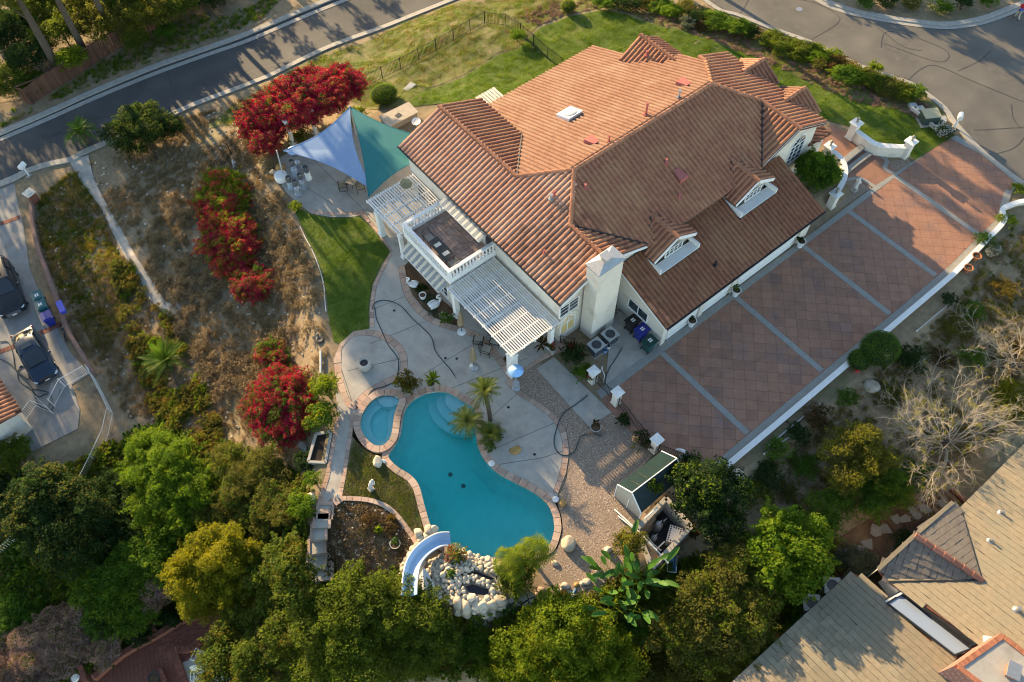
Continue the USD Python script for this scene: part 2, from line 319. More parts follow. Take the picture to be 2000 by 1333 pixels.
m_asph = mat('asphalt', (.125,.117,.103), (.082,.079,.073), scale=1.2, rough=.85, bump=.4, bscale=40, c3=(.155,.143,.122), s3=.3, f3=(.45,.7), det=8)
m_asph2 = mat('shaded_asphalt', (.075,.074,.073), (.05,.05,.05), scale=1.2, rough=.85, bump=.4, bscale=40, c3=(.095,.092,.088), s3=.3, f3=(.45,.7), det=8)  # street asphalt darkened to stand in for the tree shade on it
m_conc2 = mat('grey_concrete', (.27,.265,.25), (.21,.205,.195), scale=1.5, rough=.85, bump=.2, bscale=25, c3=(.17,.165,.155), s3=.5, f3=(.5,.75), det=7)
m_conc = mat('concrete', (.42,.385,.33), (.33,.305,.265), scale=1.5, rough=.85, bump=.2, bscale=25, c3=(.26,.235,.20), s3=.6, f3=(.52,.75), det=7)
m_kerb = mat('kerb_concrete', (.36,.34,.30), (.27,.255,.23), scale=3, rough=.9, bump=.3, bscale=20, det=7)
m_lawn = mat('lawn_grass', (.045,.09,.008), (.10,.135,.010), scale=7, rough=.9, bump=1.0, bscale=16, c3=(.16,.165,.04), s3=.4, f3=(.5,.75), det=8)
m_lawn2 = mat('worn_grass', (.05,.08,.018), (.13,.10,.055), scale=2.5, rough=.95, bump=1.0, bscale=22, det=8)
m_gravel = mat('pea_gravel', (.46,.35,.26), (.12,.085,.065), scale=11, rough=.9, bump=1.0, bscale=30, c3=(.24,.18,.13), s3=.4, det=8)
m_mulch = mat('bark_mulch', (.13,.075,.04), (.05,.03,.018), scale=14, rough=.95, bump=1.0, bscale=30, c3=(.20,.135,.075), s3=.5, det=8)
m_stamp = mat('stamped_concrete', (.34,.175,.112), (.25,.13,.085), scale=1.4, rough=.75, bump=.25, bscale=14, c3=(.17,.12,.11), s3=.5, f3=(.5,.8), isl=.12, det=8)
m_joint = mat('dark_joint', (.17,.10,.075), (.13,.078,.06), rough=.95)
m_band = mat('grey_band_concrete', (.30,.29,.26), (.23,.23,.21), scale=2.5, rough=.85, bump=.2, bscale=20, det=7)
m_stone = mat('flagstone_pink', (.46,.335,.255), (.37,.275,.21), scale=3, rough=.85, bump=.5, bscale=14, c3=(.42,.255,.18), s3=.8, isl=.2, det=7)
m_stone2 = mat('flagstone_grey', (.27,.25,.21), (.19,.18,.16), scale=3, rough=.85, bump=.5, bscale=14, isl=.2, det=7)
m_rock = mat('pale_rock', (.52,.45,.34), (.38,.32,.24), scale=4, rough=.9, bump=.6, bscale=12, isl=.22, det=7)
m_white = mat('white_paint', (.74,.73,.70), (.66,.65,.62), scale=3, rough=.6, bump=.08, c3=(.55,.52,.46), s3=.9, f3=(.58,.8))
m_stucco = mat('cream_stucco', (.66,.60,.51), (.60,.545,.46), scale=2, rough=.9, bump=.35, bscale=40, c3=(.45,.39,.31), s3=.9, f3=(.54,.8))
m_black = mat('black_iron', (.012,.012,.013), (.02,.019,.018), rough=.5)
m_brick = mat('red_brick', (.26,.095,.06), (.19,.07,.045), scale=5, rough=.9, bump=.4, isl=.25)
m_glass = usdkit.material(stage, '/World/Looks/window_glass', {'d': ('principled_bsdf', {'base_color': (.02,.025,.03), 'roughness': .03, 'specular_ior_level': .8})}, [], surface='d.BSDF')

# ---------------------------------------------------------------- roads
nw_far = smoothline(GTP([(-150,330),(0,262),(93,222),(186,180),(300,133),(405,96),(500,61),(640,2),(760,-48),(900,-100)]), 4)
nw_near = smoothline(GTP([(-150,428),(0,361),(81,326),(138,313),(177,293),(335,225),(393,200),(500,160),(540,143),(666,84),(780,42),(885,0),(1000,-52),(1120,-110)]), 4)
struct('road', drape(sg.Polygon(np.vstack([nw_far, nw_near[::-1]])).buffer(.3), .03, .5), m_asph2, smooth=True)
for L, h in ((nw_far, .16), (nw_near, .12)):
    R = ribbon(L, .55); v, f = drape(R, 0.0, .5)
    lo = v-[0, 0, .15]; hi = v+[0, 0, h]
    k = len(v); b = trimesh.Trimesh(v, f, process=False); e = b.edges_sorted; u, c = np.unique(e, axis=0, return_counts=True); bd = u[c == 1]
    sides = np.vstack([np.array([[a, q, q+k] for a, q in bd]), np.array([[a, q+k, a+k] for a, q in bd])])
    struct('kerb', (np.vstack([hi, lo]), np.vstack([f, sides])), m_kerb)
gutter = ribbon(smoothline(GTP([(-150,342),(0,274),(93,234),(192,190),(300,146),(405,108),(500,74),(640,15),(760,-36)]), 4), .5)
struct('gutter', drape(gutter, .055, .5), m_kerb)
ne_near = smoothline(GTP([(1340,-30),(1400,18),(1439,30),(1499,54),(1580,83),(1676,129),(1763,159),(1793,174),(1844,213),(1868,246),(1910,291),(1964,336),(2000,362),(2080,430)]), 4)
ne_isl = smoothline(GTP([(1560,-30),(1612,2),(1658,20),(1735,36),(1808,46),(1855,48),(1912,39),(1960,22),(2010,0),(2060,-40)]), 4)
ne_poly = sg.Polygon(np.vstack([ne_near, GTP([(2300,420),(2600,200),(2500,-100),(2100,-110)]), ne_isl[::-1], GTP([(1470,-110)])])).buffer(.2)
struct('road', drape(ne_poly, .03, .5), m_asph, smooth=True)
def kerbmesh(L, w, h):
    R = ribbon(L, w); v, f = drape(R, 0.0, .5); lo = v-[0, 0, .15]; hi = v+[0, 0, h]
    k = len(v); e = trimesh.Trimesh(v, f, process=False).edges_sorted; u, c = np.unique(e, axis=0, return_counts=True); bd = u[c == 1]
    return np.vstack([hi, lo]), np.vstack([f, np.array([[a, q, q+k] for a, q in bd]), np.array([[a, q+k, a+k] for a, q in bd])])
struct('kerb', kerbmesh(ne_near, .45, .10), m_kerb)
struct('kerb', kerbmesh(ne_isl, .5, .14), m_kerb)
struct('gutter', drape(ribbon(np.array(sg.LineString(ne_isl).parallel_offset(.5, 'right').coords), .5), .055, .5), m_kerb)
# tar seams in the asphalt
m_tar = mat('tar_seam', (.035,.034,.034), rough=.6)
seams = [[(1404,14),(1440,30),(1462,0)],[(1585,78),(1640,40),(1600,10),(1560,0)],[(1720,95),(1738,62),(1845,98),(1832,122),(1726,86)],[(1770,160),(1800,135),(1830,130),(1900,160),(1998,200)],[(1870,140),(1912,120),(1935,100)],[(1945,302),(1980,290),(2000,270)],[(1975,205),(1978,230),(1992,252)],[(1640,15),(1700,45),(1760,90),(1800,100)],[(1900,255),(1960,252),(2000,250)],
         [(30,300),(28,330),(45,352)],[(320,60*2),(330,150),(338,180)],[(560,36),(575,70),(590,98)],[(696,30),(706,50),(716,64)],[(760,0),(775,25),(780,34)],[(60,260),(100,268),(150,240),(230,225)],[(480,145),(560,118),(640,70)]]
for s in seams:
    q = smoothline(GTP(s), 6); struct('tar_seam', drape(ribbon(q, .038), .045, .5), m_tar)
# ---------------------------------------------------------------- the pad: lawns, patios, driveway
struct('lawn', drape(LAWNW, .03), m_lawn, smooth=True)
LAWNN = lawnn0.difference(unary_union([DRIVE.buffer(.05), ENTRY.buffer(.3), sg.LineString(ne_near).buffer(1.2)]))
struct('lawn', drape(LAWNN, .03), m_lawn, smooth=True)
m_slope = mat('grassy_slope', (.10,.125,.025), (.21,.18,.075), scale=1.6, rough=.95, bump=1.0, bscale=14, c3=(.27,.22,.12), s3=.35, f3=(.5,.72), det=8)
SLOPE = unary_union([shp(GTP([(400,250),(520,168),(660,104),(800,46),(900,4),(1090,4),(1055,46),(1010,94),(975,102),(905,147),(832,172),(780,212),(720,215),(640,170),(560,200),(500,240)])), shp(GTP([(1000,30),(1100,2),(1180,-8),(1400,18),(1580,84),(1765,162),(1850,220),(1835,258),(1740,218),(1640,190),(1560,152),(1470,110),(1380,76),(1290,50),(1230,26),(1180,14),(1110,30),(1050,50)]))]).difference(unary_union([LAWNN, sg.Polygon(np.vstack([nw_far, nw_near[::-1]])).buffer(.4), sg.LineString(ne_near).buffer(.3), PAD]))
struct('grassy_slope', drape(SLOPE, .025), m_slope, smooth=True)
struct('lawn', drape(LAWNS.difference(unary_union([POOL.buffer(.45), SPA.buffer(.45), PATH.buffer(.2)])), .03), m_lawn2, smooth=True)
PATIO = patio0.difference(unary_union([POOL.buffer(.40), SPA.buffer(.38), bed]))
struct('gravel_bed', drape(GRAVEL.difference(unary_union([POOL.buffer(.45), PITP.buffer(.2), WALK])), .02), m_gravel)
struct('mulch_bed', drape(MULCH, .03), m_mulch)
struct('planting_bed', drape(bed.difference(HOUSEP), .03), m_mulch)
ROADGAP = sg.Polygon(GTP([(137,316),(172,305),(182,350),(205,395),(238,452),(262,498),(292,545),(322,590),(352,606),(330,620),(290,582),(262,532),(230,472),(197,404),(160,355)]))
struct('drain_channel', drape(ROADGAP.buffer(.05), .05, .5), m_conc)
struct('drain_channel', drape(sg.Polygon(GTP([(318,562),(328,568),(356,605),(348,606)])).buffer(0), .06, .5), m_conc)
struct('driveway', prism(WDRIVE, WDRIVE_Z-.1, WDRIVE_Z+.03), m_conc2)
for P, n in ((WALK, 'walkway'), (SIDE.difference(HOUSEP), 'side_yard_slab'), (PATH, 'garden_path')): struct(n, prism(P, -.06, .035), m_conc)

# ================================================================ driveway of stamped squares between grey bands
drive = Thing('stamped_driveway', None, None, (14, -10.5, 0), kind='structure')
drive.add('joint_bed', prism(DRIVE, -.1, .02), m_joint)
bx = [7.0, 14.0, 20.95, 26.0, 31.4]
neband = sg.LineString([(38.2,-7.2)] + GP([(1915,296),(1960,330),(1988,356)]) + [(36.7,-13.6)]).buffer(.3)
bands = [sg.box(1.2, -6.95, 38.6, -6.3)] + [sg.box(x-.2, -14.4, x+.2, -6.95) for x in bx] + [sg.LineString([(4,-14.75),(25.8,-14.8),(27.2,-14.8),(33.5,-14.4),(36.5,-13.2)]).buffer(.28), neband]
bandu = unary_union(bands).intersection(DRIVE)
done = None
for b in bands:
    g = b.intersection(DRIVE)
    if done is not None: g = g.difference(done.buffer(.006))
    done = g if done is None else done.union(g)
    for p in polys(g): drive.add('concrete_band', prism(p, .0, .056), m_band)
panels = DRIVE.difference(bandu.buffer(.012))
tiles = []
ts = .72; ca = math.radians(45)
for i in range(-40, 60):
    for j in range(-60, 20):
        u, v = i*ts, j*ts
        c = (u*math.cos(ca)-v*math.sin(ca), u*math.sin(ca)+v*math.cos(ca))
        if not (0 < c[0] < 40 and -16 < c[1] < -5): continue
        q = sg.Polygon([(c[0]+a*math.cos(ca)-b*math.sin(ca), c[1]+a*math.sin(ca)+b*math.cos(ca)) for a, b in ((0,0),(ts-.014,0),(ts-.014,ts-.014),(0,ts-.014))]).intersection(panels)
        for p in polys(q):
            if p.area > .01: tiles.append(p)
tiles.sort(key=lambda p: (p.centroid.x-CAM[0])**2+(p.centroid.y-CAM[1])**2 - 1000*(p.area > .4))
rest = []
for k, p in enumerate(tiles):
    h = .046+rng.uniform(0, .004)
    m = prism(p, .0, h)
    if k < 300: drive.add('paving_square', m, m_stamp)
    else: rest.append(m)
if rest: drive.add('paving_squares', cat_(rest), m_stamp, kind='stuff')
# entry walk of the same stamped concrete with its steps
entry = Thing('entry_walk', None, None, (28, -4, 0), kind='structure')
entry.add('slab', prism(ENTRY.difference(DRIVE.buffer(.01)), -.06, .045), m_stamp)
for k, (a, b, c) in enumerate([((1700,298),(1668,322),(1640,345)), ((1690,283),(1658,308),(1633,330))]):
    L = sg.LineString(smoothline(GP([a, b, c], .15), 6)).buffer(.22, cap_style=2)
    entry.add('step', prism(L, .0, .17*(k+1)), m_band)
entry.add('curved_border', prism(sg.LineString(smoothline(GP([(1690,293),(1730,312),(1728,330),(1746,340),(1762,346)]), 5)).buffer(.16).difference(DRIVE), 0, .06), m_band)
entry.add('curved_border', prism(sg.LineString(smoothline(GP([(1652,352),(1680,350),(1705,364)]), 5)).buffer(.14).difference(DRIVE), 0, .06), m_band)
struct('planting_bed', prism(shp(GP([(1640,360),(1655,352),(1680,352),(1702,368),(1640,408),(1632,395)])).difference(DRIVE), 0, .03), m_gravel)
struct('planting_bed', prism(shp(GP([(1730,318),(1770,310),(1785,322),(1748,340),(1732,330)])).difference(unary_union([DRIVE, ENTRY])), 0, .03), m_gravel)

# ---------------------------------------------------------------- patio with saw cuts, stone borders laid stone by stone
patio = Thing('patio', None, None, (-4, 3, 0), kind='structure')
cuts = [[(722,608),(790,580)],[(724,672),(1000,560)],[(680,725),(790,700)],[(830,730),(980,640)],[(690,792),(660,700)],[(960,880),(1010,858),(1090,824)],[(960,910),(1060,895),(1110,878)],[(880,760),(1030,700)],[(960,815),(1012,768)],[(563,345),(690,425)],[(600,300),(740,440)]]
cutp = unary_union([sg.LineString(GP(c)).buffer(.018) for c in cuts])
ring_in = sg.Point(*G(723,712)[:2])
CIRC = shp(smoothline(GP([(652,704),(657,675),(680,652),(715,644),(755,654),(784,675),(796,703),(790,733),(762,752),(728,770),(700,800),(672,790),(656,745)]), 5, True)).difference(unary_union([SPA.buffer(.38), POOL.buffer(.4)]))
CIRCB = CIRC.difference(CIRC.buffer(-.48))
RB = [(992,742),(1015,765),(1056,792),(1084,816),(1102,845),(1108,883),(1102,924),(1089,965)]
EDGE1 = sg.LineString(smoothline(GP(RB), 6)).buffer(.27, cap_style=2)
EDGE2 = sg.LineString(smoothline(GP([(785,520),(789,549),(799,580),(822,610),(848,628),(882,640),(912,648),(940,662),(965,690),(988,720),(1000,740)]), 5)).buffer(.24, cap_style=2)
EDGE3 = sg.LineString(smoothline(GP([(762,496),(748,523),(732,558),(726,600),(726,640)]), 6)).buffer(.17, cap_style=2)
EDGE4 = sg.LineString(smoothline(GP([(604,412),(650,419),(700,416)]), 6)).buffer(.15, cap_style=2)
EDGE5 = sg.LineString(GP([(1005,742),(1065,700),(1100,672)])).buffer(.28, cap_style=2)
EDGE6 = sg.LineString(GP([(700,414),(728,448),(760,494)])).buffer(.3, cap_style=2)
used = None
def stone_run(host, name, line, band, step, m, top_z, seed, minus=None, thick=.08):
    """cuts a band into stones across its line"""
    rg = np.random.default_rng(seed); L = sg.LineString(line); s = 0.0; n = 0
    g0 = band if minus is None else band.difference(minus)
    while s < L.length-.05:
        e = min(L.length, s+step*rg.uniform(.7, 1.35)); e = L.length if L.length-e < step*.4 else e
        pts = [np.array(L.interpolate(t).coords[0]) for t in np.linspace(s, e, 4)]
        tang = [np.array(L.interpolate(min(t+.05, L.length)).coords[0])-np.array(L.interpolate(max(t-.05, 0)).coords[0]) for t in (s, (2*s+e)/3, (s+2*e)/3, e)]
        nn = [np.array([-t[1], t[0]])/max(np.hypot(*t), 1e-9) for t in tang]
        quad = sg.Polygon([p+q*1.0 for p, q in zip(pts, nn)]+[p-q*1.0 for p, q in zip(pts[::-1], nn[::-1])]).buffer(0)
        ps = polys(quad.intersection(g0).buffer(-.012, join_style=2))
        if ps:
            p = max(ps, key=lambda a: a.area)
            if p.area > .01:
                p = p.simplify(.01)
                host.add(name, prism(p, top_z-thick, top_z+rg.uniform(-.006, .012)), m); n += 1
        s = e
    return n
edges = unary_union([CIRCB, EDGE1, EDGE2, EDGE3, EDGE4, EDGE5, EDGE6]).intersection(patio0).difference(bed)
patio.add('slab', prism(PATIO.difference(unary_union([edges.buffer(.008), cutp])), -.06, .04), m_conc)
patio.add('slab_base', prism(PATIO, -.1, .022), mat('cut_base', (.12,.11,.095)))
taken = unary_union([POOL.buffer(.41), SPA.buffer(.39), bed])
for ln, bd, sp in ((np.array(CIRC.buffer(-.24).exterior.coords), CIRCB, .62), (smoothline(GP(RB), 6), EDGE1, .5), (smoothline(GP([(785,520),(789,549),(799,580),(822,610),(848,628),(882,640),(912,648),(940,662),(965,690),(988,720),(1000,740)]), 5), EDGE2, .5),
                   (smoothline(GP([(762,496),(748,523),(732,558),(726,600),(726,640)]), 6), EDGE3, .45), (smoothline(GP([(604,412),(650,419),(700,416)]), 6), EDGE4, .45), (np.array(GP([(1005,742),(1065,700),(1100,672)])), EDGE5, .5), (np.array(GP([(700,414),(728,448),(760,494)])), EDGE6, .5)):
    stone_run(patio, 'border_stone', ln, bd.intersection(patio0), sp, m_stone, .05, len(ln), taken)
    taken = taken.union(bd.buffer(.01))
for (a, b) in (((661,815),(640,930)),((640,930),(624,984)),((690,809),(672,930)),((672,930),(664,970))):
    ln = np.array(GP([a, b])); stone_run(patio, 'border_stone', ln, sg.LineString(ln).buffer(.14, cap_style=2), .42, m_stone, .055, int(a[0]), None)
for px, py in ((770,607),(892,701),(993,796),(1044,888),(870,700)):
    c = G(px, py, .04); patio.add('drain_cover', lathe([(.09,.0),(.09,.012),(0,.012)], (c[0], c[1], .04), 10), m_black)

# ---------------------------------------------------------------- pool and spa
m_plaster = mat('pool_plaster', (.38,.84,.78), (.32,.78,.73), scale=2, rough=.8)
m_plaster2 = mat('spa_plaster', (.58,.84,.82), (.52,.79,.78), scale=2, rough=.8)
def water(name, tint, a):
    return usdkit.material(stage, '/World/Looks/'+name, {
        'g': ('geometry', {}), 'n': ('noise_texture', {'scale': 2.2, 'detail': 3.0}), 'b': ('bump', {'strength': .22, 'distance': .03}),
        'f': ('fresnel', {'IOR': 1.33}), 't': ('transparent_bsdf', {'color': tint}), 'gl': ('glossy_bsdf', {'roughness': .03, 'color': (1, 1, 1)}), 'x': ('mix_closure', {})},
        [('g.position', 'n.vector'), ('n.fac', 'b.height'), ('b.normal', 'f.normal'), ('b.normal', 'gl.normal'), ('f.fac', 'x.fac'), ('t.BSDF', 'x.closure1'), ('gl.BSDF', 'x.closure2')], surface='x.closure')
m_water = water('pool_water', (.97,.99,.99), 0)
MATS['pool_water'] = m_water
def waterbody(name, dens):
    return usdkit.material(stage, '/World/Looks/'+name, {
        'g': ('geometry', {}), 'n': ('noise_texture', {'scale': 4.0, 'detail': 5.0, 'distortion': .8}), 'b': ('bump', {'strength': .9, 'distance': .05}),
        'f': ('fresnel', {'IOR': 1.33}), 't': ('transparent_bsdf', {'color': (1, 1, 1)}), 'gl': ('glossy_bsdf', {'roughness': .03, 'color': (1, 1, 1)}), 'x': ('mix_closure', {}), 'v': ('absorption_volume', {'color': (0.0, .935, .92), 'density': dens})},
        [('g.position', 'n.vector'), ('n.fac', 'b.height'), ('b.normal', 'f.normal'), ('b.normal', 'gl.normal'), ('f.fac', 'x.fac'), ('t.BSDF', 'x.closure1'), ('gl.BSDF', 'x.closure2')], surface='x.closure', volume='v.volume')
m_water = waterbody('pool_water_body', .50)
m_water2 = waterbody('spa_water_body', .60)
def basin(P, rim, depthf, m, thing, name='basin'):
    """walls down from the rim and a floor whose depth varies"""
    P = P.simplify(.02); c = np.array(P.exterior.coords)[:-1]
    if sg.LinearRing(c).is_ccw is False: c = c[::-1]
    rings = [(0, rim), (0, rim-.5), (.25, None)]
    Q = P.buffer(-.3)
    g = np.array([[x, y] for x in np.arange(*(P.bounds[0], P.bounds[2]), .4) for y in np.arange(P.bounds[1], P.bounds[3], .4)])
    g = g[shapely.contains_xy(P.buffer(-.15), g[:, 0], g[:, 1])]
    from scipy.spatial import Delaunay
    bd = np.array([P.exterior.interpolate(t).coords[0] for t in np.arange(0, P.exterior.length, .25)])
    pts = np.vstack([bd, g]); tri = Delaunay(pts).simplices
    cen = pts[tri].mean(1); tri = tri[shapely.contains_xy(P.buffer(.01), cen[:, 0], cen[:, 1])]
    d = shapely.distance(P.exterior, shapely.points(pts)); z = rim-depthf(pts)*np.clip(.55+d/.9, .55, 1)
    a = pts[tri]; cr = (a[:,1,0]-a[:,0,0])*(a[:,2,1]-a[:,0,1])-(a[:,1,1]-a[:,0,1])*(a[:,2,0]-a[:,0,0]); tri[cr < 0] = tri[cr < 0][:, ::-1]
    V = np.column_stack([pts, z]); nb = len(bd)
    topv = np.column_stack([bd, np.full(nb, rim)]); k = len(V); W = np.vstack([V, topv]); S = []
    for i in range(nb): j = (i+1) % nb; S += [[i, k+i, k+j], [i, k+j, j]]
    return thing.add(name, (W, np.vstack([tri, S])), m, smooth=40)
pool = Thing('swimming_pool', 'kidney shaped swimming pool of teal water with pink stone coping', 'pool', (*POOL.centroid.coords[0], 0))
pc = np.array(G(900,930)[:2])
deepdir = np.array(G(960,1040)[:2])-np.array(G(840,800)[:2]); deepdir /= np.linalg.norm(deepdir)
def depth_pool(p): 
    t = (p-np.array(G(850,790)[:2]))@deepdir
    return np.interp(t, [0, 2, 5.5, 8, 11], [1.1, 1.5, 2.2, 1.5, .95])
basin(POOL, .0, depth_pool, m_plaster, pool)
pool.add('water', prism(POOL.buffer(.012).simplify(.01), -2.9, -.11), m_water)
stc = np.array(G(905,778,-.3)[:2])
for k, r in enumerate((1.15, 1.75, 2.3)):
    s = sg.Point(stc).buffer(r).intersection(POOL.buffer(-.004*(k+1)))
    pool.add('step', prism(s, -1.35, -.28-.30*k), m_plaster2)
stone_run(pool, 'coping_stone', np.array(POOL.buffer(.2).exterior.coords), POOL.buffer(.40).difference(POOL.buffer(-.03)), .52, m_stone, .065, 11, SPA.buffer(.42), .16)
spa = Thing('hot_tub', 'rounded hot tub with pale step joined to the pool edge', 'hot tub', (*SPA.centroid.coords[0], 0))
basin(SPA, .10, lambda p: np.full(len(p), .75), m_plaster2, spa)
deep = shp(smoothline(GP([(763,793),(748,796),(732,808),(724,825),(727,845),(738,858),(750,858),(757,843),(757,820)], -.4), 4, True))
spa.add('bench', prism(SPA.difference(deep).buffer(-.02), -.7, -.38), m_plaster2)
spa.add('step', prism(sg.Point(*G(761,776,-.2)[:2]).buffer(.75).intersection(SPA.buffer(-.03)), -.6, -.14), m_plaster2)
spa.add('water', prism(SPA.buffer(.012).simplify(.01), -.95, .01), m_water2)
stone_run(spa, 'coping_stone', np.array(SPA.buffer(.2).exterior.coords), SPA.buffer(.42).difference(SPA.buffer(-.03)), .45, m_stone, .14, 12, None, .24)
for px, py in ((880,930),(905,950)):
    c = G(px, py, -2.1); pool.add('floor_drain', lathe([(.14,0),(.14,.05),(0,.06)], (c[0], c[1], -depth_pool(np.array([c[:2]]))[0]), 14), mat('drain_grey', (.12,.16,.17), rough=.6))
# skimmer lid, buoys
for px, py, lab in ((960,906,'small white pool float at the pool edge near the palms'), (1085,976,'round white skimmer lid on the coping beside an orange stone')):
    c = G(px, py, .07); top('pool_float' if px < 1000 else 'skimmer_lid', lathe([(.17,0),(.2,.05),(.16,.10 if px < 1000 else .06),(.0,.13 if px < 1000 else .065)], (c[0], c[1], .07), 14), m_white, lab, 'float' if px < 1000 else 'lid', smooth=40)

# ================================================================ the house
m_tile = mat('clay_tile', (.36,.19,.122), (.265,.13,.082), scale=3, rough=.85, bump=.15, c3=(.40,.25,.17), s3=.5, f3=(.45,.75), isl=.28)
m_tile2 = mat('clay_tile_shaded_brown', (.31,.128,.07), (.205,.085,.048), scale=3, rough=.85, bump=.15, c3=(.33,.175,.09), s3=.45, f3=(.45,.75), isl=.32)  # clay tile darkened for slopes in shade; real brown on the neighbour roof
m_deck = mat('roof_underlay', (.14,.055,.035), rough=.9)
m_cap = mat('ridge_tile', (.37,.17,.095), (.28,.125,.07), scale=3, rough=.85, isl=.18)
m_gut = mat('dark_gutter', (.02,.022,.026), rough=.5)
m_metal = mat('galvanised_metal', (.45,.45,.44), (.36,.36,.35), scale=6, rough=.45, metal=.7)
m_pinkvent = mat('vent_paint', (.40,.13,.11), (.34,.10,.085), rough=.7)
house = Thing('house', 'large cream two storey house with clay tile roofs and white balcony', 'house', (12, 4, 0))
TILEQ = []
def plane(x0, y0, z0, sx, sy):
    return (lambda x, y: z0+sx*(x-x0)+sy*(y-y0)), (sx, sy)
def roof_slope(poly, pl, m, host=None, hostname='roof', w=.345, course=.41, deck=True, owner=None, base=None, flat=False):
    owner = owner or house
    zf, (sx, sy) = pl; P = sg.Polygon(poly).buffer(0) if not hasattr(poly, 'area') else poly
    part = owner.add(hostname, tilted(P, lambda x, y: zf(x, y)-.02, .16), m_deck, under=host) if deck else host
    s = math.hypot(sx, sy); up = np.array([sx, sy])/s; al = np.array([up[1], -up[0]]); cosp = 1/math.sqrt(1+s*s)
    U = np.array([al[0], al[1], 0]); V = np.array([up[0], up[1], s])*cosp; N = np.cross(U, V); N = N if N[2] > 0 else -N
    c = np.array(P.exterior.coords); a, b = c@al, c@up
    us = np.arange(a.min()+w*.5, a.max()+w*.2, w); vs = np.arange(b.min()-.03, b.max(), course*cosp)
    uu, vv = np.meshgrid(us, vs, indexing='ij'); uu, vv = uu.ravel(), vv.ravel()
    mid = uu[:, None]*al+(vv+course*cosp*.5)[:, None]*up
    ok = shapely.contains_xy(P.buffer(.05), mid[:, 0], mid[:, 1]); uu, vv = uu[ok], vv[ok]
    O = np.column_stack([uu[:, None]*al+vv[:, None]*up, np.zeros(len(uu))]); O[:, 2] = zf(O[:, 0], O[:, 1])
    th = np.linspace(0, math.pi, 6)
    pu = np.concatenate([[-.5*w], -.31*w*np.cos(th), [.5*w]]); ph = np.concatenate([[.012], .012+.088*np.sin(th), [.012]])
    if flat: pu = np.array([-.49,-.48,-.3,-.1,.1,.3,.48,.49])*w; ph = np.array([.0,.028,.028,.028,.028,.028,.028,.0])
    L = course*1.1
    lo = np.stack([pu, np.zeros(8), ph+.032], 1); hi = np.stack([pu*.97, np.full(8, L), ph-.004], 1); li = np.stack([pu, np.zeros(8), ph-.012], 1)
    base_ = np.vstack([lo, hi, li]); F_ = []
    for i in range(7): F_ += [[i, i+1, i+9], [i, i+9, i+8], [i+16, i+17, i+1], [i+16, i+1, i]]
    F_ = np.array(F_)
    if np.cross(U, V)[2] < 0: F_ = F_[:, ::-1]
    jit = rng.normal(0, .006, (len(O), 3))
    W = (O+jit)[:, None, :]+base_[None, :, 0:1]*U+base_[None, :, 1:2]*V+base_[None, :, 2:3]*N
    TILEQ.append((owner, part, W, F_, m)); return part
def ridge(owner, p0, p1, m=None, r=.15, lift=.05, step=.43, under=None):
    p0, p1 = np.array(p0, float), np.array(p1, float); L = np.linalg.norm(p1-p0); n = max(1, int(L/step)); d = (p1-p0)/L
    s = np.cross(d, [0, 0, 1.]); s /= np.linalg.norm(s); u = np.cross(s, d)
    th = np.linspace(-.15, math.pi+.15, 7)
    for k in range(n):
        a = p0+d*(L*k/n); b = p0+d*(L*(k+1)/n+.05)
        V = []
        for q, rr, up in ((a, r*1.12, lift+.03), (b, r*.92, lift)):
            V.append(q+np.cos(th)[:, None]*s*rr+(np.sin(th)[:, None]*rr+up-.06)*u)
        V = np.vstack(V); F_ = []
        for i in range(6): F_ += [[i, i+7, i+8], [i, i+8, i+1]]
        F_ += [[0, i, i+1] for i in range(1, 6)]
        owner.add('ridge_tile', (V, np.array(F_)), m or m_cap, under=under)
SW = .40; XW, ZE = 2.0, 5.0; RX = 5.64; RZ = 6.456; R1 = (8.24, 3.8, 7.5); R2 = (20.75, 3.8, 7.5); EX, EZ = 23.2, 6.45; EE = 26.6
SE = .4265; SN = .385; SS = .40
pW = plane(XW, 0, ZE, SW, 0); pWE = plane(RX, 0, RZ, -SW, 0); pN = plane(0, 3.8, 7.5, 0, -SN); pS = plane(0, 3.8, 7.5, 0, SS); pE = plane(EE, 0, ZE, -SE, 0); pEW = plane(19.8, 0, ZE, SE, 0)
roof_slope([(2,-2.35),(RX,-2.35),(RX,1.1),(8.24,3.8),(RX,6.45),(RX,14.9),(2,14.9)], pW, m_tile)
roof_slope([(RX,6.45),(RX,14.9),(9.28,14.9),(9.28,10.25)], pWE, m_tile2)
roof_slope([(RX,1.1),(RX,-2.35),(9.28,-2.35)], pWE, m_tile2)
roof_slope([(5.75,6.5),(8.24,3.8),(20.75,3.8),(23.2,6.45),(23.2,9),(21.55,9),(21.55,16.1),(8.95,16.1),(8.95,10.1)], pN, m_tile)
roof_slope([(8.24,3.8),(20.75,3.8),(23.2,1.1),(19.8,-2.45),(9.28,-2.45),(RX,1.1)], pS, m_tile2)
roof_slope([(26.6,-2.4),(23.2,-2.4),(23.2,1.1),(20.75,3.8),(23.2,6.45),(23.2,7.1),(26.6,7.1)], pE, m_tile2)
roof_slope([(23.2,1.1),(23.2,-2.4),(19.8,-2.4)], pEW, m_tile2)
# small north gable
NX, NZ, NS = 22.3, 5.7, .58
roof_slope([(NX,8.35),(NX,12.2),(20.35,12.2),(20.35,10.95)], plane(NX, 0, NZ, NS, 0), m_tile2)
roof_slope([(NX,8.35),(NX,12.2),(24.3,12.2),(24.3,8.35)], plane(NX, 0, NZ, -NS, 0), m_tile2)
house.add('gable_wall', cat_([prism([(20.6,11.6),(24.0,11.6),(24.0,11.9),(20.6,11.9)], 0, 4.5), (lambda v: (v[0], v[1]))(prism([(21.5,8),(24.0,8),(24.0,11.7),(21.5,11.7)], 0, 4.4))]), m_stucco)
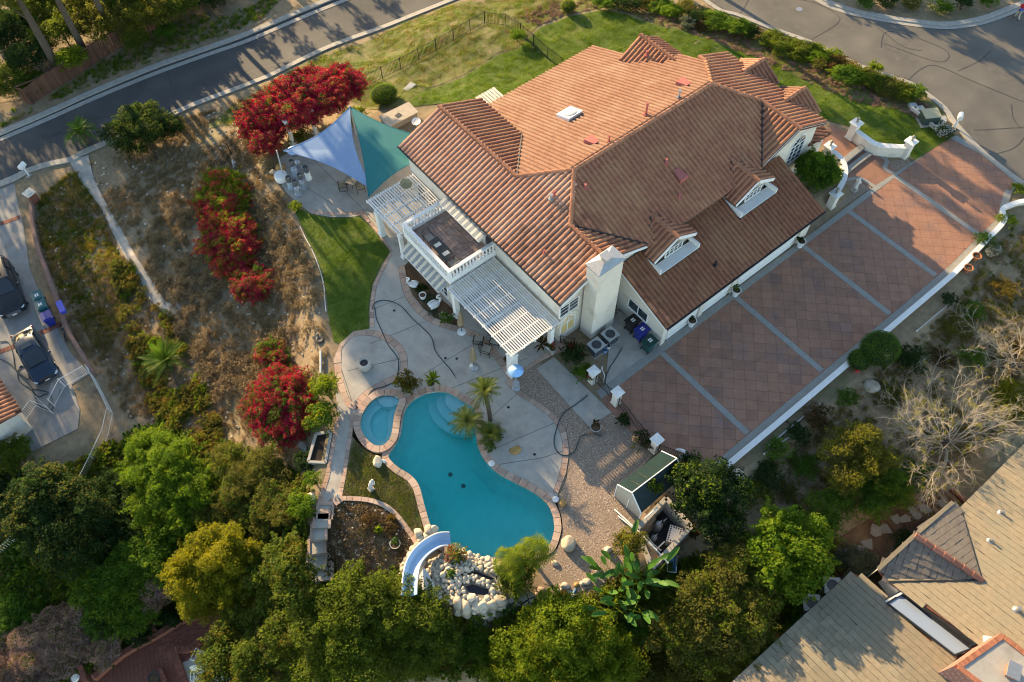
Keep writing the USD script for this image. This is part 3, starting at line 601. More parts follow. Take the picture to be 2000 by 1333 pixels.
# garage roof
pG = plane(0, -6.75, 2.78, 0, .355)
gpoly = sg.Polygon([(6.95,-6.75),(22.15,-6.75),(22.15,-2.25),(6.95,-2.25)])
dcx = [float(G(1321,463,5.5)[0]), float(G(1477,352,5.5)[0])]
cut = unary_union([sg.box(x-1.9, -4.0, x+1.75, -2.0) for x in dcx])
roof_slope(gpoly.difference(cut), pG, m_tile2, deck=True)
# two east gables over the side rooms
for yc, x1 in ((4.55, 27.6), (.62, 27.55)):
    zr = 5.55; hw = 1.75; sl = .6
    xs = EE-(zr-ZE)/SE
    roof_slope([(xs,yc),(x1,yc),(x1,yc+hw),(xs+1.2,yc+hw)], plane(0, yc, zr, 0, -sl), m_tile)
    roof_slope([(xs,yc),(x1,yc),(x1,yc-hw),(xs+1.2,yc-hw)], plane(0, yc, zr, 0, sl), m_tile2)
    house.add('gable_wall', prism([(25.6,yc-hw+.3),(x1-.3,yc-hw+.3),(x1-.3,yc+hw-.3),(25.6,yc+hw-.3)], 0, 4.55), m_stucco)
    ridge(house, (xs,yc,zr), (x1,yc,zr))
# porch roof at the front door
roof_slope([(26.0,-2.1),(28.6,-2.1),(28.6,-.7),(26.0,-.7)], plane(26.6, -1.4, 2.95, -.18, .12), m_tile2)
house.add('porch_wall', prism([(26.2,-1.95),(28.1,-1.95),(28.1,-1.65),(26.2,-1.65)], 0, 2.6), m_stucco)
# ridges and hips
for a, b in [(R1, R2), ((RX,14.9,RZ), (RX,6.45,RZ)), ((RX,6.45,RZ), R1), (R1, (RX,1.1,RZ)), ((RX,1.1,RZ), (RX,-2.3,RZ)), (R2, (EX,6.45,EZ)), (R2, (EX,1.1,EZ)), ((EX,1.1,EZ), (EX,-2.4,EZ)), ((EX,6.45,EZ), (EX,7.1,EZ)), ((NX,12.2,NZ), (NX,8.35,NZ))]:
    ridge(house, a, b)
# walls
wa = [prism([(2.35,-2.0),(8.9,-2.0),(8.9,14.4),(2.35,14.4)], 0, 4.98), prism([(8.9,-2.05),(20.1,-2.05),(20.1,9.0),(8.9,9.0)], 0, 4.9), prism([(8.9,9.0),(21.2,9.0),(21.2,15.6),(8.9,15.6)], 0, 2.62), prism([(20.1,-2.0),(26.2,-2.0),(26.2,6.8),(20.1,6.8)], 0, 4.98)]
house.add('wall', cat_(wa), m_stucco)
def gable_tri(x0, x1, xm, zb, zt, y, t=.25):
    v = np.array([[x0,y,zb],[x1,y,zb],[xm,y,zt],[x0,y+t,zb],[x1,y+t,zb],[xm,y+t,zt]]); return v, np.array([[0,1,2],[5,4,3],[0,3,4],[0,4,1],[1,4,5],[1,5,2],[2,5,3],[2,3,0]])
house.add('gable_wall', gable_tri(2.35, 8.9, RX, 4.95, RZ-.2, -2.0), m_stucco)
house.add('gable_wall', gable_tri(20.1, 26.2, 23.2, 4.95, EZ-.2, -2.0), m_stucco)
gz = lambda y: 2.78+.355*(y+6.75)-.2
def shed_end(x, t):
    v = np.array([[x,-6.35,0],[x,-2.1,0],[x,-2.1,gz(-2.1)],[x,-6.35,gz(-6.35)]]); v = np.vstack([v, v+[t,0,0]])
    return v, np.array([[0,2,1],[0,3,2],[4,5,6],[4,6,7],[0,1,5],[0,5,4],[3,7,6],[3,6,2],[0,4,7],[0,7,3],[1,2,6],[1,6,5]])
house.add('garage_wall', cat_([shed_end(7.25, .3), shed_end(21.6, .3), box(14.57, -6.2, 0, 14.05, .3, 2.6)]), m_stucco)
house.add('fascia', cat_([bar((6.97,-6.73,2.68),(22.13,-6.73,2.68),.04,.2), bar((6.97,-6.75,2.62),(6.97,-2.2,4.24),.05,.18), bar((2.02,-2.3,4.9),(2.02,14.85,4.9),.04,.18), bar((9.4,-2.42,4.88),(19.7,-2.42,4.88),.04,.18)]), m_white)
house.add('gutter', cat_([bar((6.95,-6.86,2.76),(22.15,-6.86,2.76),.10,.10), bar((1.92,-2.35,4.99),(1.92,14.9,4.99),.11,.10)]), m_gut)
# valley metal
def valley(a, b): house.add('valley_flashing', tube([np.array(a)+[0,0,.10], np.array(b)+[0,0,.10]], .05, 5), m_gut)
valley((RX,1.1,RZ), (9.28,-2.4,5.02)); valley((EX,1.1,EZ), (19.8,-2.4,5.02)); valley((5.75,6.5,RZ), (9.2,10.2,5.04)); 
# barge boards of the south gables
for xa, xm, xb, z0, zt in ((2.0, RX, 9.28, 5.0, RZ), (19.8, EX, 26.6, 5.0, EZ)):
    house.add('barge_board', cat_([bar((xa,-2.37,z0-.1),(xm,-2.37,zt-.1),.05,.2), bar((xm,-2.37,zt-.1),(xb,-2.37,z0-.1),.05,.2)]), m_white)
def window(owner, c, u, w, h, arch=False, under=None, mull=1, rail=1, lit=None, name='window'):
    """frame and pane on a wall: c = centre of the sill on the wall face, u = direction along the wall (to the right), n = outward"""
    c = np.array(c, float); u = np.array([u[0], u[1], 0.]); n = np.array([u[1], -u[0], 0.]); zz = np.array([0, 0, 1.])
    p = lambda a, b, o: c+u*a+zz*b+n*o
    fr = [bar(p(-w/2,0,.03), p(w/2,0,.03), .08, .09), bar(p(-w/2,h,.03), p(w/2,h,.03), .07, .07), bar(p(-w/2,0,.03), p(-w/2,h,.03), .07, .07, n), bar(p(w/2,0,.03), p(w/2,h,.03), .07, .07, n)]
    for k in range(1, mull+1): x = -w/2+w*k/(mull+1); fr.append(bar(p(x,.04,.025), p(x,h-.03,.025), .05, .05, n))
    for k in range(1, rail+1): fr.append(bar(p(-w/2+.04,h*k/(rail+1),.022), p(w/2-.04,h*k/(rail+1),.022), .025, .035))
    pane = [p(-w/2,0,.015), p(w/2,0,.015), p(w/2,h,.015), p(-w/2,h,.015)]; tri = [[0,1,2],[0,2,3]]
    if arch:
        k0 = len(pane); pane.append(p(0,h,.015)); a = np.linspace(0, math.pi, 11); rr = [p(w/2*math.cos(t), h+w/2*math.sin(t), .015) for t in a]; pane += rr
        tri += [[k0, k0+1+i, k0+2+i] for i in range(10)]
        fr.append(tube([p((w/2)*math.cos(t), h+(w/2)*math.sin(t), .03) for t in a], .045, 5))
        fr.append(bar(p(0,h,.025), p(0,h+w/2,.025), .03, .04, n)); 
        for t in (math.pi/4, 3*math.pi/4): fr.append(bar(p(0,h,.02), p(w/2*math.cos(t),h+w/2*math.sin(t),.02), .03, .03, n))
    fp = owner.add(name, cat_(fr), m_white, under=under)
    if under is None: owner.add('pane', (np.array(pane), np.array(tri)), lit or m_glass, under=fp)
    else: owner.add('pane', (np.array(pane), np.array(tri)), lit or m_glass, under=under)
    return fp
m_lit = usdkit.material(stage, '/World/Looks/warm_lit_pane', {'d': ('principled_bsdf', {'base_color': (.5,.36,.16), 'roughness': .08, 'specular_ior_level': .8})}, [], surface='d.BSDF')  # warm lit look put into the pane colour, nothing glows behind it
window(house, (3.0,-2.0,2.95), (1,0), 1.55, 1.1, mull=1, rail=2)
window(house, (3.0,-2.0,.75), (1,0), 1.2, 1.15, arch=True, mull=1, rail=0, lit=m_lit)
window(house, (7.25,-4.15,1.15), (0,-1), 1.75, .95, mull=1, rail=0)
window(house, (24.4,-2.0,2.3), (1,0), 1.5, 1.75, arch=True, mull=2, rail=3)
window(house, (2.35,.0,4.05), (0,-1), 1.9, .7, mull=1, rail=0)
window(house, (2.35,5.2,2.9), (0,-1), .9, 1.9, mull=0, rail=0)
for yy in (11.8, 13.2): window(house, (2.35,yy,.6), (0,-1), 1.0, 1.5, mull=0, rail=1)
window(house, (14.0,-2.05,4.35), (1,0), 1.6, .42, mull=2, rail=0)
house.add('trim_arch', tube([(3.0+.85*math.cos(t), -2.03, 1.95+.85*math.sin(t)) for t in np.linspace(0, math.pi, 12)], .05, 5), m_stucco)
# chimney
ch = house.add('chimney', cat_([box(5.05, -2.7, 0, 2.0, 1.05, 7.15)]), m_stucco)
cpv = np.array([[3.95,-3.32,7.15],[6.15,-3.32,7.15],[6.15,-2.08,7.15],[3.95,-2.08,7.15],[3.95,-3.32,7.22],[6.15,-3.32,7.22],[6.15,-2.08,7.22],[3.95,-2.08,7.22],[5.05,-2.7,7.5]])
house.add('chimney_cap', (cpv, np.array([[0,2,1],[0,3,2],[0,1,5],[0,5,4],[1,2,6],[1,6,5],[2,3,7],[2,7,6],[3,0,4],[3,4,7],[4,5,8],[5,6,8],[6,7,8],[7,4,8]])), m_metal, under=ch)
house.add('flue', cat_([box(5.05,-2.7,7.35,.5,.5,.32), box(5.05,-2.7,7.70,.62,.62,.05)] + [box(5.05+a, -2.7+b, 7.6, .05, .05, .12) for a in (-.25,.25) for b in (-.25,.25)]), m_metal, under=ch)
# dormers
for i, x in enumerate(dcx):
    zr = 5.6; hw = 1.88; sl = .55; yf = -3.25; yb = 3.8-(7.5-zr)/SS
    d = house.add('dormer', cat_([box(x, (yf+.25-1.9)/2, 2.9, 3.2, -(yf+.25)-1.9, 1.72), gable_tri(x-1.6, x+1.6, x, 4.6, zr-.22, yf+.25)]), m_stucco)
    roof_slope([(x,yb),(x,yf-.15),(x-hw,yf-.15),(x-hw,-2.45)], plane(x, 0, zr, sl, 0), m_tile2, host=d, hostname='dormer_roof', base=d)
    roof_slope([(x,yb),(x,yf-.15),(x+hw,yf-.15),(x+hw,-2.45)], plane(x, 0, zr, -sl, 0), m_tile2, host=d, hostname='dormer_roof', base=d)
    house.add('barge_board', cat_([bar((x-hw,yf-.16,zr-sl*hw-.08),(x,yf-.16,zr-.08),.05,.24), bar((x,yf-.16,zr-.08),(x+hw,yf-.16,zr-sl*hw-.08),.05,.24)]), m_white, under=d)
    window(house, (x,yf+.0,4.0), (1,0), 1.5, .62, under=d, mull=3, rail=1)
    house.add('dormer_ledge', cat_([box(x-.08, -3.63, 3.80, 3.55, .75, .06), box(x-1.82, -3.0, 3.8, .12, 2.0, .5), box(x+1.66, -3.3, 3.8, .12, 1.4, .4)]), m_white, under=d)
    ridge(house, (x,yb,zr), (x,yf-.15,zr), m_cap)
    valley((x,yb,zr), (x-hw,-2.5,zr-sl*hw+.06)); valley((x,yb,zr), (x+hw,-2.5,zr-sl*hw+.06))
# roof fittings
def on(pl, px, py):
    z = 6.0
    for k in range(30): p = G(px, py, z); z += .5*(pl[0](p[0], p[1])-z)
    return np.array([p[0], p[1], z])
c = on(pN, 1112, 226); sk = 1.25
def tilt_box(c, pl, sx_, sy_, h, lift=0.0):
    v, f = box(c[0], c[1], 0, sx_, sy_, 1.0); v = v.copy(); v[:, 2] = pl[0](v[:, 0], v[:, 1])+lift+v[:, 2]*h; return v, f
m_domeglass = mat('skylight_dome', (.72,.68,.58), rough=.15, spec=.6)
sp_ = house.add('skylight', tilt_box(c, pN, 1.3, 1.3, .30), m_white)
v, f = blob((0,0,0), (.55,.55,.16), 1, 3, 0.0, 1, .05); v = v+[c[0], c[1], 0]; v[:, 2] += pN[0](v[:, 0], v[:, 1])+.30
house.add('dome', (v, f), m_domeglass, under=sp_, smooth=True)
for px, py, pl in ((1156,278,pN),(1335,165,pN),(1328,345,pS)):
    c = on(pl, px, py); sgn = -1 if pl is pN else 1; d = .38
    v = np.array([[c[0]-d,c[1]-sgn*.4,0],[c[0]+d,c[1]-sgn*.4,0],[c[0]+d*.55,c[1]+sgn*.45,0],[c[0]-d*.55,c[1]+sgn*.45,0]]); lo = v.copy(); lo[:, 2] = pl[0](v[:, 0], v[:, 1])+.02; hi = v*1.0; hi[:, 2] = lo[:, 2]+[.32,.32,.12,.12]
    V = np.vstack([lo, hi]); house.add('roof_vent', (V, np.array([[0,1,2],[0,2,3],[4,6,5],[4,7,6],[0,5,1],[0,4,5],[1,6,2],[1,5,6],[2,7,3],[2,6,7],[3,4,0],[3,7,4]])), m_pinkvent)
for px, py, pl, r, h, mm in ((1189,279,pN,.06,.5,m_pinkvent),(1261,226,pN,.08,.95,m_pinkvent),(1325,193,pN,.08,.6,m_metal),(1300,322,pS,.07,.4,m_pinkvent),(1326,388,pS,.07,.35,m_pinkvent),(1143,369,pS,.07,.3,m_pinkvent),(1076,390,pW,.09,.35,m_metal),(1082,384,pW,.07,.4,m_pinkvent),(1063,496,pW,.05,.25,m_pinkvent),(1263,110,plane(NX,0,NZ,NS,0),.08,.35,m_pinkvent),(1396,520,pG,.06,.35,m_black)):
    c = on(pl, px, py); house.add('vent_pipe', cat_([tube([c, c+[0,0,h]], r, 8), tube([c+[0,0,h], c+[0,0,h+.12]], r*1.35, 8), tube([c+[0,0,.0], c+[0,0,.14]], r*2.2, 8)]), mm)
# garage doors and lamps on the drive side
for k, (xa, xb) in enumerate(((7.9,10.6),(11.3,13.6),(14.6,20.2))):
    gd = house.add('garage_door', box((xa+xb)/2, -6.36, .02, xb-xa, .05, 2.15), m_white)
    for q in range(1, 4): house.add('panel_groove', box((xa+xb)/2, -6.392, .02+q*.53, xb-xa-.06, .012, .02), m_stucco, under=gd)
for x in (7.45, 10.95, 14.1, 20.9): house.add('pilaster', box(x, -6.40, 0, .4, .12, 2.45), m_stucco)
# tiles: those that show largest singly, the rest of each slope together
def flush_tiles(limit=260):
    allw = np.concatenate([np.linalg.norm(W.mean(1)-CAM, axis=1) for _, _, W, _, _ in TILEQ]); lim = np.sort(allw)[min(limit, len(allw)-1)]
    for owner, part, W, F_, m in TILEQ:
        d = np.linalg.norm(W.mean(1)-CAM, axis=1); near = d <= lim
        u = part if part.count('/') <= 3 else part.rsplit('/', 1)[0]
        for q in W[near]: owner.add('roof_tile', (q, F_), m, under=u)
        Q = W[~near]
        if len(Q):
            n = Q.shape[1]; owner.add('roof_tiles', (Q.reshape(-1, 3), (F_[None]+n*np.arange(len(Q))[:, None, None]).reshape(-1, 3)), m, under=u, kind='stuff')
    TILEQ.clear()
flush_tiles()

# ---------------------------------------------------------------- balcony over the bay (parts of the house)
m_bdeck = mat('balcony_tiles', (.38,.26,.205), (.27,.195,.165), scale=4, rough=.7, isl=.2)
BX0, BX1, BY0, BY1, BZ = -1.45, 2.33, 4.55, 9.75, 3.05
house.add('bay_wall', cat_([box((BX0+2.35)/2+.05, (BY0+BY1)/2, 0, 2.35-BX0-.1, BY1-BY0-.1, BZ-.02)]), m_stucco)
house.add('balcony_parapet', cat_([box(BX0+.09, (BY0+BY1)/2, BZ-.35, .18, BY1-BY0, .6), box((BX0+BX1)/2+.09, BY0+.09, BZ-.35, BX1-BX0-.18, .18, .6), box((BX0+BX1)/2+.09, BY1-.09, BZ-.35, BX1-BX0-.18, .18, .6)]), m_white)
for i in range(11):
    for j in range(15):
        w = (BX1-BX0-.36)/11; h = (BY1-BY0-.36)/15
        house.add('deck_tile', box(BX0+.18+w*(i+.5), BY0+.18+h*(j+.5), BZ-.02, w-.012, h-.012, .03+rng.uniform(0, .004)), m_bdeck)
rail = [bar((BX0+.09,BY0-.03,BZ+.98),(BX0+.09,BY1+.03,BZ+.98),.24,.12), bar((BX0+.2,BY0+.09,BZ+.985),(BX1,BY0+.09,BZ+.985),.24,.12), bar((BX0+.2,BY1-.09,BZ+.985),(BX1,BY1-.09,BZ+.985),.24,.12)]
house.add('balcony_rail', cat_(rail), m_white)
bprof = [(.075,.25),(.075,.30),(.045,.33),(.06,.42),(.085,.52),(.06,.66),(.04,.76),(.05,.84),(.075,.88),(.075,.93),(0,.93)]
spots = [(BX0+.09, y) for y in np.arange(BY0+.35, BY1-.2, .27)]+[(x, y) for y in (BY0+.09, BY1-.09) for x in np.arange(BX0+.4, BX1-.1, .27)]
for x, y in spots: house.add('baluster', lathe(bprof, (x, y, BZ), 8), m_white)
for x, y in ((BX0+.09,BY0+.09),(BX0+.09,BY1-.09)): house.add('corner_post', box(x, y, BZ+.24, .22, .22, .70), m_white)
# awnings of slats: one over the balcony door, one over the bay windows
def striped_awning(a, b, out, drop, n, label):
    a, b, out = np.array(a, float), np.array(b, float), np.array(out, float); d = b-a
    ap = house.add('awning', cat_([bar(a, b, .06, .06), bar(a+out-[0,0,drop], b+out-[0,0,drop], .05, .05)]+[bar(a+d*t, a+d*t+out-[0,0,drop], .04, .04) for t in (0, .5, 1)]), m_white)
    for k in range(n):
        t0, t1 = (k+.06)/n, (k+.94)/n
        q = [a+d*t0, a+d*t1, a+d*t1+out-[0,0,drop], a+d*t0+out-[0,0,drop]]; up = np.array([0,0,.05])
        V = np.array([p+up for p in q]+[p+up*.5 for p in q]); house.add('awning_slat', (V, np.array([[0,2,1],[0,3,2],[4,5,6],[4,6,7],[0,1,5],[0,5,4],[1,2,6],[1,6,5],[2,3,7],[2,7,6],[3,0,4],[3,4,7]])), m_awn if k % 2 == 0 else m_awn2, under=ap)
m_awn = mat('awning_cream', (.68,.62,.50), (.6,.55,.45), rough=.7); m_awn2 = mat('awning_grey', (.30,.32,.32), (.25,.27,.28), rough=.7)
striped_awning((2.34,9.3,4.85), (2.34,5.0,4.85), (-1.0,0,0), .35, 18, '')
striped_awning((BX0+.02,9.3,2.5), (BX0+.02,4.9,2.5), (-.75,0,0), .38, 18, '')
for yy in (5.6, 6.9, 8.3): window(house, (BX0+.1,yy,.5), (0,-1), 1.0, 1.5, mull=1, rail=2)

# ================================================================ pergolas
def pergola(x0, x1, y0, y1, z, nsl, label, posts):
    t = Thing('pergola', label, 'pergola', ((x0+x1)/2, (y0+y1)/2, 0))
    for x, y, w in posts: t.add('post', cat_([box(x, y, 0, w, w, z-.30), box(x, y, 0, w+.1, w+.1, .25), box(x, y, z-.45, w+.08, w+.08, .1)]), m_white)
    for x in (x0+.18, (x0+x1)/2): t.add('beam', bar((x,y0+.05,z-.2), (x,y1-.05,z-.2), .10, .2), m_white)
    n = int((y1-y0)/.85)
    for k in range(n+1):
        y = y0+.12+(y1-y0-.24)*k/n; t.add('rafter', bar((x0,y,z-.05), (x1-.02,y,z-.05), .09, .12), m_white)
    for k in range(nsl):
        x = x0+.06+(x1-x0-.12)*k/(nsl-1)
        t.add('slat', bar((x,y0+rng.uniform(-.03,.03),z+.035+rng.uniform(-.006,.006)), (x+rng.uniform(-.015,.015),y1+rng.uniform(-.03,.03),z+.035), .085, .045), m_slat)
    return t
m_slat = mat('slat_paint', (.70,.69,.66), (.60,.585,.56), scale=2.5, rough=.7, c3=(.40,.37,.33), s3=2.2, f3=(.62,.78), isl=.12)
pergola(-1.75, 2.26, 9.98, 14.0, 2.8, 21, 'white slatted pergola between the balcony and the sail shades', [(-1.55,12.9,.36),(-1.55,10.2,.25)])
pergola(-1.85, 2.12, -2.25, 4.45, 2.8, 24, 'white slatted pergola beside the chimney with umbrellas and chairs in front', [(-1.55,-1.95,.5),(-1.6,3.9,.34),(1.6,-2.0,.3)])
# north patio cover behind the house
t = Thing('patio_cover', 'pale slatted patio cover peeking out behind the north roof edge', 'patio cover', (*G(962,192,2.4)[:2], 0))
c = G(962,193,2.4)
for k in range(7): t.add('slat', bar((c[0]-.9+k*.27, c[1]-1.2, 2.45), (c[0]-.9+k*.27, c[1]+.9, 2.45), .2, .05), m_awn)
t.add('beam', bar((c[0]-1.0, c[1]+.8, 2.35), (c[0]+.9, c[1]+.8, 2.35), .1, .14), m_white)
for sx in (-.9, .8): t.add('post', box(c[0]+sx, c[1]+.8, 0, .12, .12, 2.3), m_white)

# ================================================================ front wall, gate pillars, fences
def wallpath(pts, w, z0, z1, m, name, label, cat, capm=None, capw=.06, caph=.07):
    t = Thing(name, label, cat, (*np.mean(np.array(pts), 0)[:2], z0))
    P = sg.LineString(pts).buffer(w/2, cap_style=2, join_style=1)
    t.add('wall_body', prism(P, z0, z1), m)
    t.add('coping', prism(P.buffer(capw, join_style=1), z1, z1+caph), capm or m)
    return t
WPTS = smoothline([(4.25,-15.12),(10,-15.15),(18,-15.15),(25.9,-15.15),(27.4,-15.1),(31,-14.85),(33.6,-14.6)] + GP([(1958,410),(1975,400),(2000,393),(2040,391)], .3), 4)
wallpath(WPTS, .26, -.5, .30, m_stucco, 'driveway_wall', 'long low white wall along the outer edge of the driveway', 'wall', m_white, .05, .05)
def pillar(x, y, z0, h, w, label, group=None, lantern=True, cap=.14):
    t = Thing('wall_pillar', label, 'pillar', (x, y, z0), group)
    t.add('shaft', cat_([box(x, y, z0-.3, w, w, h+.3), box(x, y, z0, w+.08, w+.08, .18)]), m_stucco)
    s = w/2+cap; v = np.array([[x-s,y-s,z0+h],[x+s,y-s,z0+h],[x+s,y+s,z0+h],[x-s,y+s,z0+h],[x-s,y-s,z0+h+.09],[x+s,y-s,z0+h+.09],[x+s,y+s,z0+h+.09],[x-s,y+s,z0+h+.09],[x,y,z0+h+.17]])
    t.add('cap', (v, np.array([[0,2,1],[0,3,2],[0,1,5],[0,5,4],[1,2,6],[1,6,5],[2,3,7],[2,7,6],[3,0,4],[3,4,7],[4,5,8],[5,6,8],[6,7,8],[7,4,8]])), m_white)
    if lantern:
        zz = z0+h+.16
        t.add('lantern', cat_([lathe([(.10,0),(.10,.03),(.03,.06),(.03,.14),(.09,.16),(.12,.34),(.13,.36),(.03,.46),(.015,.54),(0,.55)], (x, y, zz), 8)]), m_bronze, smooth=30)
    return t
m_bronze = mat('aged_bronze', (.32,.29,.22), (.2,.19,.15), rough=.5, metal=.4)
GY_ = []
for (px, py), h, lab in (((1207,763),1.45,'white capped pillar between the iron gate and the railing'), ((1160,722),1.25,'white capped pillar by the red berry hedge at the gate'), ((1284,856),1.45,'white capped pillar at the end of the railing near the green shade')):
    c = G(px, py+2, h+.1); pillar(c[0], c[1], 0, h, .42, lab, None, False, .11); GY_.append(c[:2])
for (px, py), h, w, lab in (((1674,239),1.5,.55,'lantern pillar at the upper end of the curved entry wall'), ((1781,275),1.5,.55,'lantern pillar where the curved entry wall meets the driveway'), ((1634,377),1.35,.5,'lantern pillar beside the round tree at the garage corner'), ((1622,284),1.0,.5,'short white pillar by the entry steps and porch')):
    c = G(px, py, h+.12); pillar(c[0], c[1], 0, h, w, lab, None, True, .12)
    GY_.append(c[:2])
p1 = np.array(GY_[3]); p2 = np.array(GY_[4]); mid = G(1718,281,1.1)[:2]
wallpath(smoothline([p1, (p1*.6+mid*.4+[-.1,-.05]), mid, p2], 6), .34, -.1, .95, m_stucco, 'entry_wall', 'curved cream entry wall with white top between two lantern pillars', 'wall', m_white, .05, .07)
p3 = np.array(GY_[5]); p4 = np.array(GY_[6]); m1 = G(1645,312,.8)[:2]; m2 = G(1650,345,.8)[:2]
wallpath(smoothline([p4, m1, m2, p3], 6), .3, -.1, .75, m_stucco, 'entry_wall', 'curved white garden wall wrapping the round tree near the garage', 'wall', m_white, .05, .07)
def railing(pts, h, label, name='iron_fence', cat='fence', step=.12, m=None, z=None, gate=False, postevery=2.0, r=.009, rails=(.12, .94)):
    """posts and rails as parts of their own; the thin pickets together"""
    m = m or m_black
    zz = (lambda p: float(T(p[0], p[1]))) if z is None else (lambda p: z)
    L = sg.LineString(pts); n = max(1, round(L.length/postevery)); t = Thing(name, label, cat, (*pts[0], zz(pts[0])))
    P = [np.array(L.interpolate(L.length*k/n).coords[0]) for k in range(n+1)]
    for p in P: t.add('post', box(p[0], p[1], zz(p)-.1, .045, .045, h+.15), m)
    for q in rails:
        for a, b in zip(P[:-1], P[1:]): t.add('rail', bar((*a, zz(a)+h*q), (*b, zz(b)+h*q), .022, .025), m)
    pk = []
    for s in np.arange(step, L.length, step):
        p = np.array(L.interpolate(s).coords[0]); pk.append(box(p[0], p[1], zz(p)+.05, 2*r, 2*r, h))
    if pk: t.add('pickets', cat_(pk), m, kind='stuff')
    return t
a, b, c3_ = [np.array(q) for q in (GY_[1], GY_[0], GY_[2])]
railing([a+[.05,-.25], b+[.0,.25]], 1.05, 'black iron gate between two white capped pillars', 'iron_gate', 'gate', .11, z=.05, postevery=3, r=.011)
railing([b+[.0,-.25], c3_+[0,.25]], 1.0, 'black iron railing between gate pillar and green shade', 'iron_fence', 'fence', .11, z=.05, postevery=3, r=.011)
railing([c3_+[.1,-.25], c3_+[1.0,-1.9]], 1.0, 'short iron railing running under the green shade roof', 'iron_fence', 'fence', .11, z=.05, postevery=3, r=.011)
railing(GTP([(712,172),(760,148),(800,128),(860,96),(905,70),(947,47)]), 1.25, 'long black iron fence across the north slope', 'iron_fence', 'fence', .13, r=.009)
railing(GTP([(947,47),(975,50),(1003,57),(1025,78),(1062,110),(1098,138)]), 1.25, 'black iron fence turning the corner towards the roof', 'iron_fence', 'fence', .13, r=.009)
railing(GTP([(430,335),(442,318),(462,285),(480,272)]), 1.2, 'short black iron fence left of the red flowering hedge', 'iron_fence', 'fence', .13, r=.009)
t = Thing('handrail', 'white pipe handrail beside the berry hedge and first pillar', 'handrail', (*G(1180,735)[:2], 0))
h0 = G(1178,748); t.add('pipe', tube(smoothline([h0, h0+[0,0,.9], h0+[.15,.35,1.0], h0+[.35,.6,.9], h0+[.4,.7,0]], 5), .025, 6), m_white)
railing([(2.35,-2.15),(2.35,-2.75),(2.9,-2.9)], .95, 'short iron rail below the arched window', 'iron_fence', 'fence', .12, z=0.05, postevery=1.2)

# ================================================================ sails
m_sailb = mat('blue_sail', (.20,.30,.47), (.18,.28,.44), scale=2, rough=.8)
m_sailt = mat('teal_sail', (.012,.16,.17), (.012,.145,.155), scale=2, rough=.8)
m_pole = mat('grey_pole', (.42,.41,.39), (.36,.35,.34), rough=.5)
def sail(corners, bow, m, label, sag=.12):
    C_ = [np.array(c, float) for c in corners]; cen = np.mean(C_, 0); B = []
    for a, b in zip(C_, C_[1:]+C_[:1]):
        for k in range(14): s = k/14; p = a*(1-s)+b*s; B.append(p+(cen-p)*bow*4*s*(1-s))
    B = np.array(B); V = [B]; n = len(B); F_ = []
    for r_ in (.75, .5, .25): V.append(cen+(B-cen)*r_-[0,0,sag*(1-r_)])
    V.append(cen[None]-[0,0,sag]); V = np.vstack(V)
    for k in range(3):
        for j in range(n): q = (j+1) % n; F_ += [[k*n+j, k*n+q, (k+1)*n+q], [k*n+j, (k+1)*n+q, (k+1)*n+j]]
    for j in range(n): F_.append([3*n+j, 3*n+(j+1) % n, 4*n])
    t = Thing('cloth_canopy', label, 'sail shade', cen)
    t.add('cloth', (V, np.array(F_)), m, smooth=True)
    t.add('hem', cat_([tube(np.vstack([B, B[:1]]), .018, 5)]), m)
    return t
Bc = G(683,210,3.1)
sail([G(553,295,2.5), Bc, G(726,370,2.55)], .22, m_sailb, 'pale blue triangular sail shade over the side patio')
sail([Bc+[.06,0,.03], G(806,262,3.6), G(806,318,3.1), G(719,386,2.5)], .10, m_sailt, 'teal sail shade between the blue sail and the house wall')
for (px, py), z, (qx, qy), lab in (((540,294),2.6,(556,352),'leaning grey pole holding the left corner of the blue sail'),):
    t = Thing('sail_pole', lab, 'pole', (*G(qx,qy)[:2], 0)); t.add('shaft', tube([G(qx,qy,0.0), G(px,py,2.7)], .05, 8), m_pole); t.add('foot', lathe([(.12,0),(.12,.04),(0,.05)], G(qx,qy,0.03), 10), m_pole)
t = Thing('sail_pole', 'grey pole behind the shared top corner of both sails', 'pole', (*(Bc[:2]+[.1,.15]), -.3)); t.add('shaft', tube([np.array([*(Bc[:2]+[.1,.2]),-.4]), Bc+[.03,.03,.1]], .06, 8), m_pole); t.add('foot', lathe([(.14,0),(.14,.04),(0,.05)], (*(Bc[:2]+[.1,.2]),-.02), 10), m_pole)
m_column = mat('column_plaster', (.62,.56,.47), (.5,.45,.38), rough=.9, bump=.3)
for (px, py), lab in (((618,262),'pale round column under the red flowers, right one'), ((573,282),'pale round column under the red flowers, left one')):
    c = G(px, py, 0); t = Thing('garden_column', lab, 'column', (c[0], c[1], 0)); t.add('shaft', lathe([(.19,0),(.17,.3),(.15,1.9),(.15,2.3)], (c[0], c[1], 0), 14), m_column, smooth=40); t.add('capital', cat_([box(c[0], c[1], 2.3, .45, .45, .12), box(c[0], c[1], -.02, .5, .5, .14)]), m_column)

